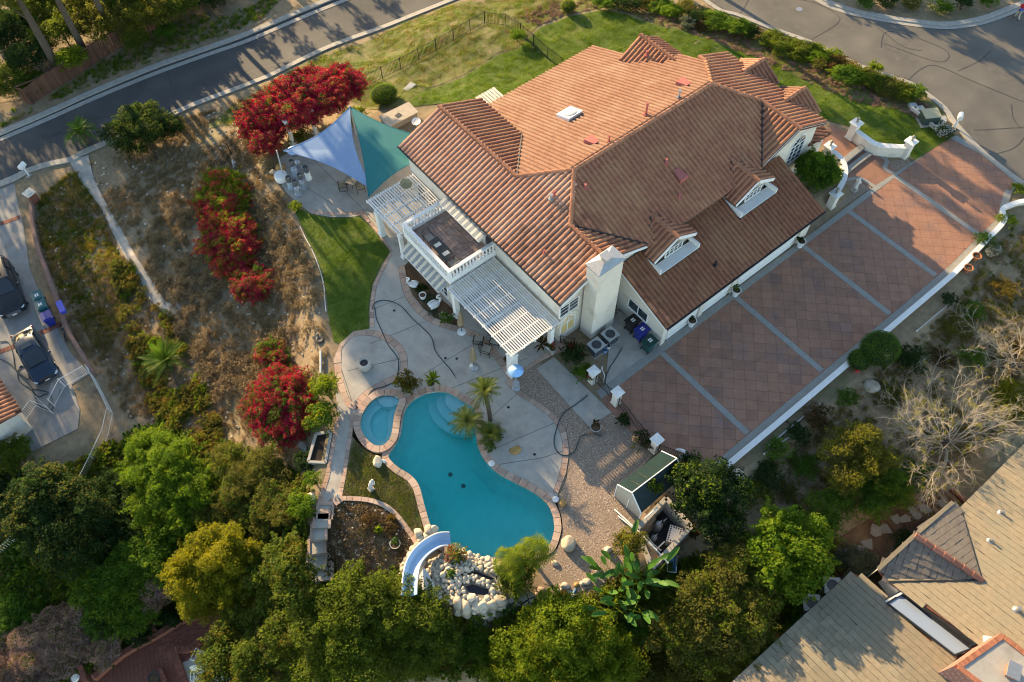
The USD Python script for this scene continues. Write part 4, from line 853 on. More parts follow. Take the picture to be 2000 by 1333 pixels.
# ================================================================ furniture and fittings
m_steel = mat('brushed_steel', (.50,.52,.55), (.40,.42,.45), rough=.35, metal=.8)
m_dark = mat('dark_metal', (.03,.03,.03), (.045,.042,.04), rough=.55)
m_paleblue = mat('pale_blue_paint', (.42,.48,.55), (.38,.44,.5), rough=.4, metal=.4)
m_acdark = mat('ac_cabinet', (.10,.105,.11), (.08,.085,.09), rough=.6)
m_skyblue = mat('sky_hood_tub_blue', (.22,.42,.68), (.20,.38,.62), rough=.35)  # blue sky reflection painted into the heater hoods; plain blue on the tubs
def heater(px, py, label, hood=None, h=1.35, m=None):
    c = G(px, py, .04); t = Thing('patio_heater', label, 'patio heater', c)
    t.add('base', lathe([(.27,0),(.27,.06),(.22,.08),(.22,.62),(.19,.66),(0,.67)], c, 18), m or m_steel, smooth=40)
    t.add('pole', tube([c+[0,0,.6], c+[0,0,h-.2]], .035, 8), m_steel)
    t.add('burner', lathe([(.12,h-.45),(.20,h-.40),(.20,h+.04),(.18,h+.06),(.18,h+.0),(0,h-.02)], c, 16), m_acdark, smooth=40)
    if hood: t.add('hood', lathe([(.06,h+.22),(.46,h+.12),(.47,h+.14),(.25,h+.24),(.06,h+.32),(0,h+.33)], c, 24), hood, smooth=40); t.add('hood_stem', tube([c+[0,0,h], c+[0,0,h+.25]], .02, 6), m_steel)
    return t
heater(583,379,'silver patio heater nearest the lawn in the heater cluster')
heater(569,367,'patio heater with pale blue base at the left of the cluster', None, 1.1, m_paleblue)
heater(593,366,'silver patio heater behind the nearest one')
heater(603,349,'white patio heater at the right of the cluster', None, 1.2, m_white)
heater(577,341,'patio heater with blue base in the middle of the cluster', None, 1.4, m_paleblue)
heater(584,328,'tall patio heater at the back of the cluster under the sail tip', m_skyblue, 1.7)
heater(1008,758,'patio heater with wide hood coloured like reflected blue sky beside the stone pergola post', m_skyblue, 2.05)
def umbrella(px, py, label, basem):
    c = G(px, py, .04); t = Thing('folded_umbrella', label, 'umbrella', c)
    t.add('base', lathe([(.30,0),(.31,.05),(.22,.10),(.05,.14),(0,.15)], c, 22), basem, smooth=40)
    t.add('pole', tube([c, c+[0,0,2.5]], .025, 8), m_dark)
    n = 20; V = []
    for z, r in ((.95,.20),(1.2,.22),(1.6,.17),(2.1,.09),(2.42,.04)):
        a = np.arange(n)*2*math.pi/n; rr = r*(1+.22*np.cos(a*8)); V.append(np.stack([c[0]+rr*np.cos(a), c[1]+rr*np.sin(a), np.full(n, c[2]+z)], 1))
    V = np.vstack(V); F_ = [[i*n+j, i*n+(j+1) % n, (i+1)*n+(j+1) % n] for i in range(4) for j in range(n)]+[[i*n+j, (i+1)*n+(j+1) % n, (i+1)*n+j] for i in range(4) for j in range(n)]
    t.add('canopy', (V, np.array(F_)), m_canvas, smooth=True); t.add('strap', lathe([(.2,1.45),(.205,1.5),(.2,1.55)], c, 14), m_canvas); t.add('finial', lathe([(.03,2.42),(.045,2.5),(.0,2.56)], c, 8), m_bronze)
m_canvas = mat('tan_canvas', (.33,.25,.15), (.27,.20,.12), rough=.85)
umbrella(902,649,'folded tan umbrella on a white round base', m_white)
umbrella(926,717,'folded tan umbrella on a grey round base', m_metal)
m_cush = mat('patterned_cushion', (.42,.38,.30), (.22,.20,.16), scale=18, rough=.9)
def chair(loc, rot, label, w=.62, frame=None, cush=None, name='patio_chair'):
    t = Thing(name, label, 'chair', loc); frame = frame or m_black; cush = cush or m_cush
    c, s = math.cos(rot), math.sin(rot); R = lambda x, y, z: np.array([loc[0]+x*c-y*s, loc[1]+x*s+y*c, loc[2]+z])
    h = w/2
    for a, b in ((-h,-h),(h,-h),(-h,h),(h,h)): t.add('leg', tube([R(a, b, 0), R(a*.95, b*.95, .42)], .018, 5), frame)
    q = [R(-h,-h,.42), R(h,-h,.42), R(h,h,.42), R(-h,h,.42)]
    t.add('seat_frame', cat_([bar(q[i], q[(i+1) % 4], .035, .035) for i in range(4)]), frame)
    t.add('seat_cushion', box(loc[0], loc[1], loc[2]+.43, w*.92, w*.92, .08, rot), cush)
    t.add('backrest', cat_([tube(smoothline([R(-h,h,.42), R(-h*.95,h+.08,.8), R(-h*.6,h+.12,1.0), R(0,h+.13,1.04), R(h*.6,h+.12,1.0), R(h*.95,h+.08,.8), R(h,h,.42)], 3), .02, 5)]+[bar(R(x,h,.45), R(x,h+.12,.98), .02, .012) for x in np.linspace(-h*.7, h*.7, 6)]), frame)
    for sx in (-1, 1): t.add('armrest', tube(smoothline([R(sx*h,-h*.8,.42), R(sx*h,-h*.8,.64), R(sx*h,h,.66)], 3), .022, 5), frame)
    return t
chair(tuple(G(935,672,.04)), 2.3, 'black iron patio chair turned away beside the umbrella')
chair(tuple(G(950,690,.04)), .6, 'black iron patio chair with patterned cushion, square seat')
chair(tuple(G(968,672,.04)), -1.0, 'dark patio chair half under the pergola edge')
m_wood = mat('pale_wood', (.42,.33,.22), (.34,.26,.17), rough=.8)
ch_ = chair(tuple(G(671,369,.04)), 2.6, 'dark rocking chair with pale wooden slats beside the table', .6, m_dark, m_wood)
lo_ = G(671,369,.04); ch_.add('rocker', cat_([tube([lo_+[.33*math.cos(a)+o[0], .33*math.sin(a)+o[1], .03] for a in np.linspace(0, 2*math.pi, 20)], .02, 5) for o in ((0, 0),)]), m_dark)
chair(tuple(G(705,372,.04)), -.4, 'dark patio chair half hidden under the blue sail tip', .6, m_dark, m_wood)
def table(loc, r, h, label, m, name='table', square=False):
    t = Thing(name, label, 'table', loc)
    t.add('tabletop', box(loc[0], loc[1], loc[2]+h, 2*r, 1.6*r, .04, .5) if square else lathe([(r,h),(r,h+.03),(0,h+.035)], loc, 24), m)
    for k in range(4): a = .9+k*math.pi/2; t.add('leg', tube([np.array(loc)+[.7*r*math.cos(a), .7*r*math.sin(a), 0], np.array(loc)+[.6*r*math.cos(a), .6*r*math.sin(a), h]], .022, 6), m_dark)
table(tuple(G(690,362,.04)), .55, .72, 'square stone topped table under the edge of the blue sail', m_stone2, square=True)
table(tuple(G(968,655,.04)), .6, .72, 'dark round table in the shade of the right pergola', m_dark)
table(tuple(G(848,470,3.09)), .01, .01, '', m_dark) if False else None
dk = G(866,500,3.08)
t = Thing('balcony_table', 'black rectangular table on the balcony deck', 'table', (dk[0], dk[1], 3.07)); bx_, by_ = -.55, 6.6
t.loc = np.array([bx_, by_, 3.07]); t.x.ClearXformOpOrder(); t.x.AddTranslateOp(opSuffix='b').Set(Gf.Vec3d(bx_, by_, 3.07))
t.add('tabletop', box(bx_, by_, 3.75, .8, 2.0, .04), m_dark)
for sx in (-.3, .3):
    for sy in (-.85, .85): t.add('leg', box(bx_+sx, by_+sy, 3.08, .05, .05, .67), m_dark)
for sy in (-.5, .4): t.add('place_mat', box(bx_, by_+sy, 3.792, .45, .3, .01), m_awn)
chair((-.55,7.95,3.08), 0.0, 'black iron chair at the far end of the balcony table')
chair((-.55,5.25,3.08), math.pi, 'black iron chair at the near end of the balcony table', .55, m_bronze)
# fire pit
c = G(713,716,.04); t = Thing('fire_pit', 'round grey concrete fire pit in the middle of the circular patio', 'fire pit', c)
t.add('ring', lathe([(.42,0),(.42,.12),(.46,.14),(.46,.50),(.42,.53),(.28,.53),(.26,.40),(0,.38)], c, 30), m_conc, smooth=35); t.add('lava_bed', blob(c+[0,0,.38], (.26,.26,.08), 3, 2, .3, 4), m_dark)
# long posts and canes in the border
for (px, py), (qx, qy), lab in (((671,657),(682,672),'thin dark stake leaning at the circular patio edge'),):
    t = Thing('garden_stake', lab, 'stake', G(px, py)); t.add('shaft', tube([G(px, py), G(px, py)+[0,0,.55]], .015, 5), m_dark); t.add('spike', tube([G(px, py)-[0,0,.1], G(px,py)+[0,0,.05]], .025, 5), m_dark)
# hoses
m_hose = mat('hose_green', (.015,.045,.05), (.012,.035,.04), rough=.5)
for pts, lab, nm in (([(727,604),(732,592),(745,587),(765,589),(785,600),(805,622),(825,640),(843,660),(850,685),(865,705),(880,722),(889,736)],'long dark green garden hose snaking past the planting bed','garden_hose'),
    ([(732,600),(735,622),(745,645),(757,672),(772,692),(778,705),(777,730),(770,745),(750,755),(728,762),(718,775)],'thin hose curling round the fire pit patio to the hot tub','garden_hose'),
    ([(1148,772),(1125,790),(1100,808),(1088,835),(1082,865),(1090,884),(1105,890),(1122,882),(1130,862),(1140,850),(1160,848),(1176,853)],'dark hose looped across the gravel bed','garden_hose'),
    ([(1215,680),(1200,705),(1190,720),(1180,745)],'black cable along the side yard slab','cable')):
    q = smoothline([G(x, y, .07) for x, y in pts], 6); t = Thing(nm, lab, 'hose' if nm != 'cable' else 'cable', q[0]); t.add('tube', tube(q, .028, 6), m_hose); t.add('nozzle', tube([q[-1], q[-1]+(q[-1]-q[-3])*.6], .035, 6), m_bronze)
# air conditioners
def ac(px, py, label, fan):
    c = G(px, py, .85); x, y = c[0], c[1]; t = Thing('air_conditioner', label, 'air conditioner', (x, y, 0))
    t.add('pad', box(x, y, 0, 1.0, .95, .09), m_conc); t.add('cabinet', cat_([box(x, y, .09, .82, .78, .70)]+[box(x+sx*.415, y, .12+k*.05, .012, .70, .02) for sx in (-1,1) for k in range(12)]+[box(x, y+sy*.395, .12+k*.05, .74, .012, .02) for sy in (-1,1) for k in range(12)]), m_acdark)
    P = sg.box(x-.45, y-.42, x+.45, y+.42).buffer(.02); t.add('top_plate', prism(P.difference(sg.Point(x, y).buffer(.33)), .79, .85), m_acgrey)
    t.add('grille', cat_([tube([np.array([x+r*math.cos(a), y+r*math.sin(a), .84]) for a in np.linspace(0, 2*math.pi, 25)], .006, 4) for r in (.08,.14,.2,.26,.31)]), m_dark)
    for k in range(5):
        a = k*2*math.pi/5; t.add('blade', bar((x+.05*math.cos(a), y+.05*math.sin(a), .72), (x+.30*math.cos(a+.25), y+.30*math.sin(a+.25), .70), .15, .012), fan)
    t.add('motor', lathe([(.09,.68),(.10,.76),(0,.77)], (x, y, 0), 12), fan)
m_acdark = mat('ac_cabinet', (.10,.105,.11), (.08,.085,.09), rough=.6); m_acgrey = mat('ac_top', (.36,.37,.36), (.32,.33,.32), rough=.6)
ac(1192,652,'grey air conditioner against the chimney with pale fan hub', m_acgrey); ac(1165,673,'grey air conditioner next to the berry hedge with dark fan', m_dark)
# wheelie bins
def bin_(loc, rot, m, label, group=None, text=True):
    t = Thing('wheelie_bin', label, 'bin', loc, group); x, y, z = loc
    w0, w1, d0, d1, h = .48, .62, .55, .74, .98
    c, s = math.cos(rot), math.sin(rot); R = lambda v: np.stack([loc[0]+v[:,0]*c-v[:,1]*s, loc[1]+v[:,0]*s+v[:,1]*c, loc[2]+v[:,2]], 1)
    v = np.array([[-w0/2,-d0/2,.08],[w0/2,-d0/2,.08],[w0/2,d0/2,.08],[-w0/2,d0/2,.08],[-w1/2,-d1/2,h],[w1/2,-d1/2,h],[w1/2,d1/2,h],[-w1/2,d1/2,h]])
    f = np.array([[0,2,1],[0,3,2],[0,1,5],[0,5,4],[1,2,6],[1,6,5],[2,3,7],[2,7,6],[3,0,4],[3,4,7],[4,5,6],[4,6,7]])
    t.add('body', (R(v), f), m)
    P = sg.box(-w1/2-.03, -d1/2-.05, w1/2+.03, d1/2+.02).buffer(.04)
    lv, lf = prism(P, h, h+.05); dv, df = lv.copy(), lf
    t.add('lid', (R(lv), lf), m); bv, bf = prism(P.buffer(-.12), h+.05, h+.09); t.add('lid_crown', (R(bv), bf), m)
    t.add('handle', tube(R(np.array([[-.22,d1/2+.02,h-.05],[-.22,d1/2+.10,h-.02],[.22,d1/2+.10,h-.02],[.22,d1/2+.02,h-.05]])), .016, 6), m_dark)
    for sx in (-1, 1):
        q = R(np.array([[sx*(w0/2+.02), d0/2, .12],[sx*(w0/2+.07), d0/2, .12]])); t.add('wheel', tube(q, .12, 14), m_dark)
    if text:
        for k in range(2): lv, lf = prism(sg.box(-.13+k*.15, -.17, -.03+k*.15, .10), h+.09, h+.094); t.add('sticker', (R(lv), lf), m_white)
    return t
m_binblack = mat('bin_black', (.018,.016,.016), (.022,.02,.02), rough=.5); m_binblue = mat('bin_blue', (.02,.03,.22), (.02,.028,.19), rough=.45); m_bingreen = mat('bin_green', (.012,.05,.045), (.012,.045,.04), rough=.45); m_binteal = mat('bin_teal', (.015,.10,.11), (.015,.085,.095), rough=.45)
r_ = math.radians(90)
bin_(tuple(G(1232,643,.02)), r_, m_binblack, 'black wheelie bin nearest the house corner, first of three'); bin_(tuple(G(1250,660,.02)), r_, m_binblue, 'blue wheelie bin between the black and green bins'); bin_(tuple(G(1265,682,.02)), r_, m_bingreen, 'dark green wheelie bin closest to the driveway')
# buckets, step ladder
for px, py, lab, mm in ((1188,680,'white bucket beside the air conditioner', m_white), (1181,688,'pale blue tub beside the white bucket', m_skyblue)):
    c = G(px, py, .03); t = Thing('bucket', lab, 'bucket', c); t.add('pail', lathe([(.12,0),(.16,.32),(.145,.32),(.12,.03),(0,.03)], c, 16), mm); t.add('handle', tube([c+[.16*math.cos(a), .02, .32+.12*math.sin(a)] for a in np.linspace(0, math.pi, 10)], .008, 4), m_dark)
c = G(1199,640); t = Thing('ladder', 'aluminium ladder leaning on the wall behind the chimney', 'ladder', c)
a0 = np.array([6.5,-2.9,0.05]); a1 = np.array([6.75,-2.25,3.6]); dx = np.array([.2,-.10,0])
for k in (-1, 1): t.add('stile', bar(a0+dx*k, a1+dx*k, .04, .07), m_metal)
for k in range(11): q = a0+(a1-a0)*(k+.5)/11; t.add('rung', bar(q-dx, q+dx, .035, .03), m_metal)
# satellite dishes
def dish(c, label, m, r, tilt=(0,-.3,1.)):
    t = Thing('satellite_dish', label, 'satellite dish', c); n = np.array(tilt, float); n /= np.linalg.norm(n); a = np.cross(n, [1,0,0]); a /= np.linalg.norm(a); b = np.cross(n, a)
    V = [np.array(c)]; F_ = []; N = 24
    for k in range(1, 5):
        for j in range(N): q = r*k/4; V.append(np.array(c)+q*(math.cos(j*2*math.pi/N)*a+math.sin(j*2*math.pi/N)*b)+n*(q*q*.35))
    for j in range(N): F_.append([0, 1+j, 1+(j+1) % N])
    for k in range(3):
        for j in range(N): p, q = 1+k*N+j, 1+k*N+(j+1) % N; F_ += [[p, p+N, q+N], [p, q+N, q]]
    t.add('reflector', (np.array(V), np.array(F_)), m, smooth=True)
    t.add('arm', tube([np.array(c)-n*.02+b*r, np.array(c)+n*r*.7], .015, 5), m_dark); t.add('mast', tube([np.array(c)-n*.03, np.array(c)-[0,-.05,.55]], .03, 6), m_metal)
m_olive = mat('olive_dish', (.30,.27,.15), (.25,.22,.12), rough=.6)
dish(G(793,360,3.3), 'olive satellite dish standing above the left pergola', m_olive, .42); dish(G(813,238,2.6), 'white dish below the upper left roof corner', m_white, .35, (-.2,-.1,1))
# pots and urns
def pot(loc, r, h, m, label, name='plant_pot', plant=None, square=False):
    t = Thing(name, label, 'pot', loc)
    t.add('bowl', lathe([(r*.55,0),(r*.6,.04),(r*.5,.08),(r*.85,h*.6),(r,h),(r*1.08,h+.02),(r*.9,h+.02),(r*.85,h-.06),(0,h-.06)], loc, 20), m, smooth=40)
    t.add('soil', lathe([(r*.86,h-.05),(0,h-.03)], loc, 16), m_mulch)
    return t
for px, py, lab in ((1349,636,'white urn at the first grey band, near the garage corner'), (1435,577,'white urn with leafy plant at the second garage pier'), (1561,482,'white urn at the far garage pier')):
    pot(tuple(G(px, py, .06)), .3, .62, m_white, lab)
pot(tuple(G(1163,838,.03)), .34, .28, m_conc, 'low concrete bowl planter on the gravel'); pot(tuple(G(843,757,.07)), .26, .55, m_stone2, 'square stone pot with a spiky plant at the pool edge'); pot(tuple(G(827,586,.03)), .24, .6, m_white, 'white pedestal urn between the two swans')
pot(tuple(G(1079,690,.04)), .24, .6, m_conc, 'stone urn with red flowers at the pergola end'); pot(tuple(G(990,706,.04)), .2, .3, m_mulch, 'small dark pot beside the pergola post'); pot(tuple(G(773,1066,-.25)), .3, .35, m_conc, 'round concrete planter on the mulch bed')
# swans
def swan(loc, rot, s, label):
    t = Thing('garden_swan', label, 'statue', loc); c, q = math.cos(rot), math.sin(rot)
    R = lambda x, y, z: np.array([loc[0]+(x*c-y*q)*s, loc[1]+(x*q+y*c)*s, loc[2]+z*s])
    v, f = blob((0,0,0), (.42,.26,.24), 3, 3, .06, 2); v[:, 2] += np.clip(-v[:, 0]-.1, 0, 1)*.5+.28
    t.add('body', (np.array([R(*p) for p in v]), f), m_white, smooth=True)
    t.add('neck', tube([R(*p) for p in smoothline([(.3,0,.3),(.48,0,.45),(.46,0,.7),(.3,0,.85),(.28,0,1.0),(.4,0,1.08),(.5,0,1.0)], 5)], np.linspace(.10, .055, 31)*s, 8), m_white, smooth=True)
    t.add('beak', tube([R(.49,0,1.0), R(.60,0,.9)], [.05*s, .012*s], 6), m_orange)
    for k in (-1, 1): v, f = blob((0,0,0), (.34,.06,.18), 5+k, 2, .05, 2); t.add('wing', (np.array([R(x-.08, y+k*.24, z+.36) for x, y, z in v]), f), m_white, smooth=True)
m_orange = mat('orange_paint', (.55,.22,.04), rough=.6)
swan(tuple(G(808,560,.02)), 2.2, .85, 'white swan planter standing tall near the bay window'); swan(tuple(G(849,600,.02)), -.1, 1.0, 'white swan planter with folded wings nearer the pergola')
# cherub statues (rounded figures)
def statue(loc, h, m, label, bend=0.0):
    t = Thing('garden_statue', label, 'statue', loc); x, y, z = loc; k = h
    J = [((0,0,.18),.16),((.02,0,.45),.14),((.03+bend,0,.66),.15),((.05+bend*1.6,0,.84),.07),((.06+bend*2,0,.95),.10)]
    parts = []
    for (a, ra), (b, rb) in zip(J[:-1], J[1:]): parts.append((a, ra, b, rb))
    for sgn in (-1, 1): parts += [((.02,sgn*.07,.2),.09,(.05,sgn*.1,.02),.06), ((.03+bend,sgn*.13,.72),.06,(.18+bend,sgn*.16,.55),.045), ((.18+bend,sgn*.16,.55),.045,(.26+bend,sgn*.06,.62),.04)]
    mm = None
    for a, ra, b, rb in parts:
        s1 = m3.Manifold.sphere(ra*k, 14).translate([c*k for c in a]); s2 = m3.Manifold.sphere(rb*k, 14).translate([c*k for c in b]); h_ = m3.Manifold.batch_hull([s1, s2]); mm = h_ if mm is None else mm+h_
    v, f, _ = meshkit.arrays(mm, False); t.add('figure', (v+np.array([x, y, z+.2*k]), f), m, smooth=40)
    t.add('plinth', cat_([box(x, y, z-.03, .42*k, .42*k, .18*k), box(x, y, z+.15*k, .34*k, .34*k, .06*k)]), m_conc)
m_pale = mat('pale_statue', (.58,.56,.52), (.44,.42,.39), scale=8, rough=.85)
statue(tuple(G(725,956,.0)), .85, m_pale, 'pale stone figure leaning on the small lawn by the pool', .12); statue(tuple(G(1668,372,.03)), 1.0, m_pale, 'pale statue in the gravel bed by the entry walk'); statue(tuple(GT(459,328)), .7, m_pale, 'small white statue by the iron fence beside the red hedge')
statue(tuple(G(661,973,.05)), .45, m_pale, 'small figure on the wall end by the path')

# ================================================================ vehicles on the lower driveway
def loft(secs):
    n = len(secs[0]); V = np.vstack(secs); F_ = []
    for i in range(len(secs)-1):
        for j in range(n): a, b = i*n+j, i*n+(j+1) % n; F_ += [[a, b, b+n], [a, b+n, a+n]]
    for j in range(1, n-1): F_ += [[0, j+1, j], [(len(secs)-1)*n, (len(secs)-1)*n+j, (len(secs)-1)*n+j+1]]
    return V, np.array(F_)
def section(x, w, z0, z1, r=.14, wt=None):
    """a rounded cross section at x: half width w at the bottom and wt at the top"""
    wt = wt or w*.93; P = []
    for sy, pts in ((1, [(0, z0), (w-r*.6, z0), (w, z0+r), (w, z0+(z1-z0)*.6), (wt, z1-r*.6), (wt-r, z1)]),):
        half = [(y, z) for y, z in pts]
    ring = [(x, y, z) for y, z in half[1:]]+[(x, 0, z1+.015)]+[(x, -y, z) for y, z in half[1:][::-1]]
    return np.array(ring, float)
m_carb = mat('black_car_paint', (.010,.012,.016), (.012,.014,.018), rough=.32, spec=.25, coat=.12); m_carn = mat('navy_car_paint', (.012,.028,.05), (.014,.03,.053), rough=.32, spec=.25, coat=.12)
m_carglass = usdkit.material(stage, '/World/Looks/car_glass', {'d': ('principled_bsdf', {'base_color': (.012,.014,.016), 'roughness': .04, 'specular_ior_level': .8})}, [], surface='d.BSDF')
m_lamp = mat('lamp_lens', (.55,.56,.55), (.42,.43,.43), rough=.15, spec=.7); m_chrome = mat('chrome', (.6,.6,.6), (.55,.55,.55), rough=.2, metal=.9); m_tyre = mat('tyre', (.015,.015,.015), (.02,.02,.02), rough=.85)
def car(c, rot, L, W, prof, cab, paint, label, H, rails=False):
    t = Thing('parked_car', label, 'car', c); cs, sn = math.cos(rot), math.sin(rot)
    R = lambda v: np.stack([c[0]+v[:,0]*cs-v[:,1]*sn, c[1]+v[:,0]*sn+v[:,1]*cs, c[2]+v[:,2]], 1)
    A = lambda nm, m_, mm, **k: t.add(nm, (R(np.array(m_[0], float)), m_[1]), mm, **k)
    secs = [section(x*L-L/2, W/2*ww, zb, zt, .12) for x, ww, zb, zt in prof]
    A('body', loft(secs), paint, smooth=35)
    (xa, za), (xb, zb_), (xc, zc), (xd, zd) = cab   # rear base, rear roof, front roof, front base, as shares of the length
    wb, wr = W/2*.90, W/2*.68
    base = [np.array([x*L-L/2, y, z]) for x, y, z in ((xa,-wb,za),(xa,wb,za),(xd,wb,zd),(xd,-wb,zd))]; roof_ = [np.array([x*L-L/2, y, z]) for x, y, z in ((xb,-wr,zb_),(xb,wr,zb_),(xc,wr,zc),(xc,-wr,zc))]
    def pane(q, k=.07, o=.012):
        q = np.array(q); cen = q.mean(0); n = np.cross(q[1]-q[0], q[2]-q[0]); n /= np.linalg.norm(n); mid = np.array([0, 0, .8]); n = n if n@(cen-mid) > 0 else -n
        return cen+(q-cen)*(1-k)+n*o, np.array([[0,1,2],[0,2,3]])
    rf = np.array(roof_); rc = rf.mean(0)
    def ring(x, w, z, zb_): return np.array([(x, w, zb_), (x, w*.93, zb_+(z-zb_)*.55), (x, w*.78, z-.03), (x, w*.5, z+.02), (x, 0, z+.04), (x, -w*.5, z+.02), (x, -w*.78, z-.03), (x, -w*.93, zb_+(z-zb_)*.55), (x, -w, zb_)], float)
    X = lambda u: u*L-L/2
    cs_ = [(xa-.015, za+.03, .86), (xa+(xb-xa)*.5, za+(zb_-za)*.62, .95), (xb, zb_-.02, 1), ((xb+xc)/2, (zb_+zc)/2+.03, 1), (xc, zc-.01, 1), (xc+(xd-xc)*.5, zd+(zc-zd)*.62, .97), (xd+.02, zd+.02, .88)]
    A('cabin_glass', loft([ring(X(u), wb*k, z, min(za, zd)-.06) for u, z, k in cs_]), m_carglass, smooth=40)
    A('roof', loft([np.array([(X(u), y*wb, z+.012-.10*abs(y)**3) for y in (.76,.6,.3,0,-.3,-.6,-.76)]+[(X(u), y*wb, z-.05) for y in (-.7,0,.7)]) for u, z in ((xb-.035, zb_-.03), (xb+.01, zb_+.015), ((xb+xc)/2, (zb_+zc)/2+.075), (xc-.01, zc+.02), (xc+.02, zc-.01))]), paint, smooth=40)
    for s in (-1, 1):
        for (u0, z0, k0), (u1, z1, k1) in (((xc+.01, zc-.02, .76), (xd+.005, zd, .93)), ((xb-.02, zb_-.03, .76), (xa+.01, za, .9)), (((xb+xc)/2, zc-.03, .80), ((xb+xc)/2+.005, za-.02, 1.0))):
            p0, p1 = np.array([X(u0), s*wb*k0, z0+.0]), np.array([X(u1), s*wb*k1, z1+.02]); A('pillar', tube([p0, (p0+p1)/2+[0, s*.055, .045], p1], .035, 6), paint)
        A('door_line', bar((X(.52), s*(W/2+.002), .35), (X(.52), s*(W/2-.01), .85), .012, .012), m_dark)
    A('sunroof', (lambda q: (q, np.array([[0,1,2],[0,2,3]])))(np.array([[X(xb)+(X(xc)-X(xb))*u, y, (zb_+zc)/2+.105] for u, y in ((.45,-.36),(.85,-.36),(.85,.36),(.45,.36))])), m_carglass)
    for x in (.19, .81):
        for s in (-1, 1):
            p = np.array([x*L-L/2, s*(W/2-.20), .34]); w_ = A('wheel', tube([p, p+[0, s*.21, 0]], .34, 20), m_tyre); A('rim', tube([p+[0, s*.2, 0], p+[0, s*.222, 0]], .22, 12), m_chrome, under=w_)
    fx = L/2; hz = prof[-2][3]
    for s in (-1, 1):
        A('headlight', blob((fx-.20, s*W*.37, hz-.10), (.20,.16,.07), 2, 2, 0), m_lamp, smooth=True); A('tail_light', blob((-fx+.12, s*W*.38, prof[1][3]-.12), (.10,.14,.07), 2, 2, 0), mat('tail_lens', (.25,.01,.01), rough=.2))
        A('wing_mirror', blob((xd*L-L/2-.35, s*(W/2+.09), zd+.05), (.09,.13,.08), 3, 2, .05), paint, smooth=True)
    A('grille', cat_([box(fx-.03, 0, .42+.085*k, .07, W*.5, .05) for k in range(4)]), m_chrome if W > 1.9 else m_dark); A('number_plate', box(fx+.02, 0, .40, .015, .32, .12), m_white)
    return t
zc = WDRIVE_Z+.03
a = G(39,642,zc+.75); b = G(93,744,zc+.6); d = b-a; rot = math.atan2(d[1], d[0]); cc = (a+b)/2
car((cc[0], cc[1], zc), rot, 4.85, 1.82, [(0,.72,.35,.70),(.03,.88,.25,.88),(.12,.97,.20,.98),(.3,1,.19,.98),(.6,1,.19,.95),(.8,.99,.20,.86),(.93,.93,.22,.76),(.985,.80,.28,.66),(1,.66,.34,.56)], ((.10,.95),(.30,1.40),(.52,1.43),(.73,.93)), m_carn, 'dark navy sedan parked nose down beside the coiled hose', 1.43)
f0 = G(27,613,zc+.6); dd = d/np.linalg.norm(d); dd = dd*.97+np.array([-.10,.0,0]); dd /= np.linalg.norm(dd); c2 = f0-dd*2.6
car((c2[0], c2[1], zc), math.atan2(dd[1], dd[0]), 5.1, 2.0, [(0,.78,.42,1.0),(.03,.92,.34,1.12),(.12,.98,.28,1.15),(.4,1,.26,1.14),(.66,1,.26,1.12),(.82,.99,.27,1.06),(.94,.95,.30,.98),(.985,.86,.36,.88),(1,.76,.42,.74)], ((.02,1.13),(.08,1.72),(.50,1.78),(.67,1.10)), m_carb, 'black sport utility car with bright slatted grille, at the left edge', 1.78)
# left neighbour: wall, bins, boxes, bicycle, hose, fences, roof corner
m_brickgrey = mat('faded_brick', (.27,.17,.135), (.20,.12,.095), scale=5, rough=.9, bump=.4, isl=.2)
def brickwall(px, h, w, label):
    pts = smoothline([G(x, y, WDRIVE_Z+h)[:2] for x, y in px], 4); t = Thing('brick_wall', label, 'wall', (*pts[0], WDRIVE_Z)); L = sg.LineString(pts)
    t.add('wall_body', prism(L.buffer(w/2-.01, cap_style=2), WDRIVE_Z-.4, WDRIVE_Z+h-.07), m_brickgrey)
    n = int(L.length/.115); q = []
    for k in range(n):
        p = np.array(L.interpolate((k+.5)*L.length/n).coords[0]); p2 = np.array(L.interpolate((k+.6)*L.length/n).coords[0]); q.append(box(p[0], p[1], WDRIVE_Z+h-.075+rng.uniform(0,.006), .10, w, .075, math.atan2(*(p2-p)[::-1])))
    t.add('coping_bricks', cat_(q), m_brickgrey, kind='stuff')
brickwall([(60,388),(60,420),(64,446),(70,474),(78,500),(86,520),(96,549),(106,575),(120,618),(134,650),(154,683),(180,726)], .5, .26, 'curved brick wall along the planting strip of the lower driveway')
c = G(56,376,WDRIVE_Z+1.2); t = Thing('brick_pillar', 'square brick pillar with flat cap at the street end of the brick wall', 'pillar', (c[0], c[1], WDRIVE_Z))
t.add('shaft', box(c[0], c[1], WDRIVE_Z-.4, .62, .62, 1.5, .3), m_brick); t.add('cap', cat_([box(c[0], c[1], WDRIVE_Z+1.1, .78, .78, .10, .3), box(c[0], c[1], WDRIVE_Z+1.2, .34, .34, .12, .3)]), m_stucco)
for pts in ([(-20,443),(0,438),(20,432),(40,424)], [(-20,697),(0,688),(30,676),(70,655),(95,645),(118,633)]):
    L = sg.LineString(smoothline(GP(pts, WDRIVE_Z), 4)).buffer(.21, cap_style=2); L0 = np.array(smoothline(GP(pts, WDRIVE_Z), 4)); host = Thing('brick_band', None, None, (*L0[0], WDRIVE_Z), kind='structure')
    stone_run(host, 'brick', L0, L, .12, m_brick, WDRIVE_Z+.045, 3, None, .06)
r5 = math.atan2(dd[1], dd[0])
bin_(tuple(G(85,592,zc)), r5+1.6, m_binteal, 'teal wheelie bin by the brick wall, farther from the sedan', None); bin_(tuple(G(92,610,zc)), r5+1.6, m_binteal, 'teal wheelie bin squeezed beside the blue bin at the brick wall'); bin_(tuple(G(103,632,zc)), r5+1.6, m_binblue, 'blue wheelie bin standing in front of the blue boxes', None, False)
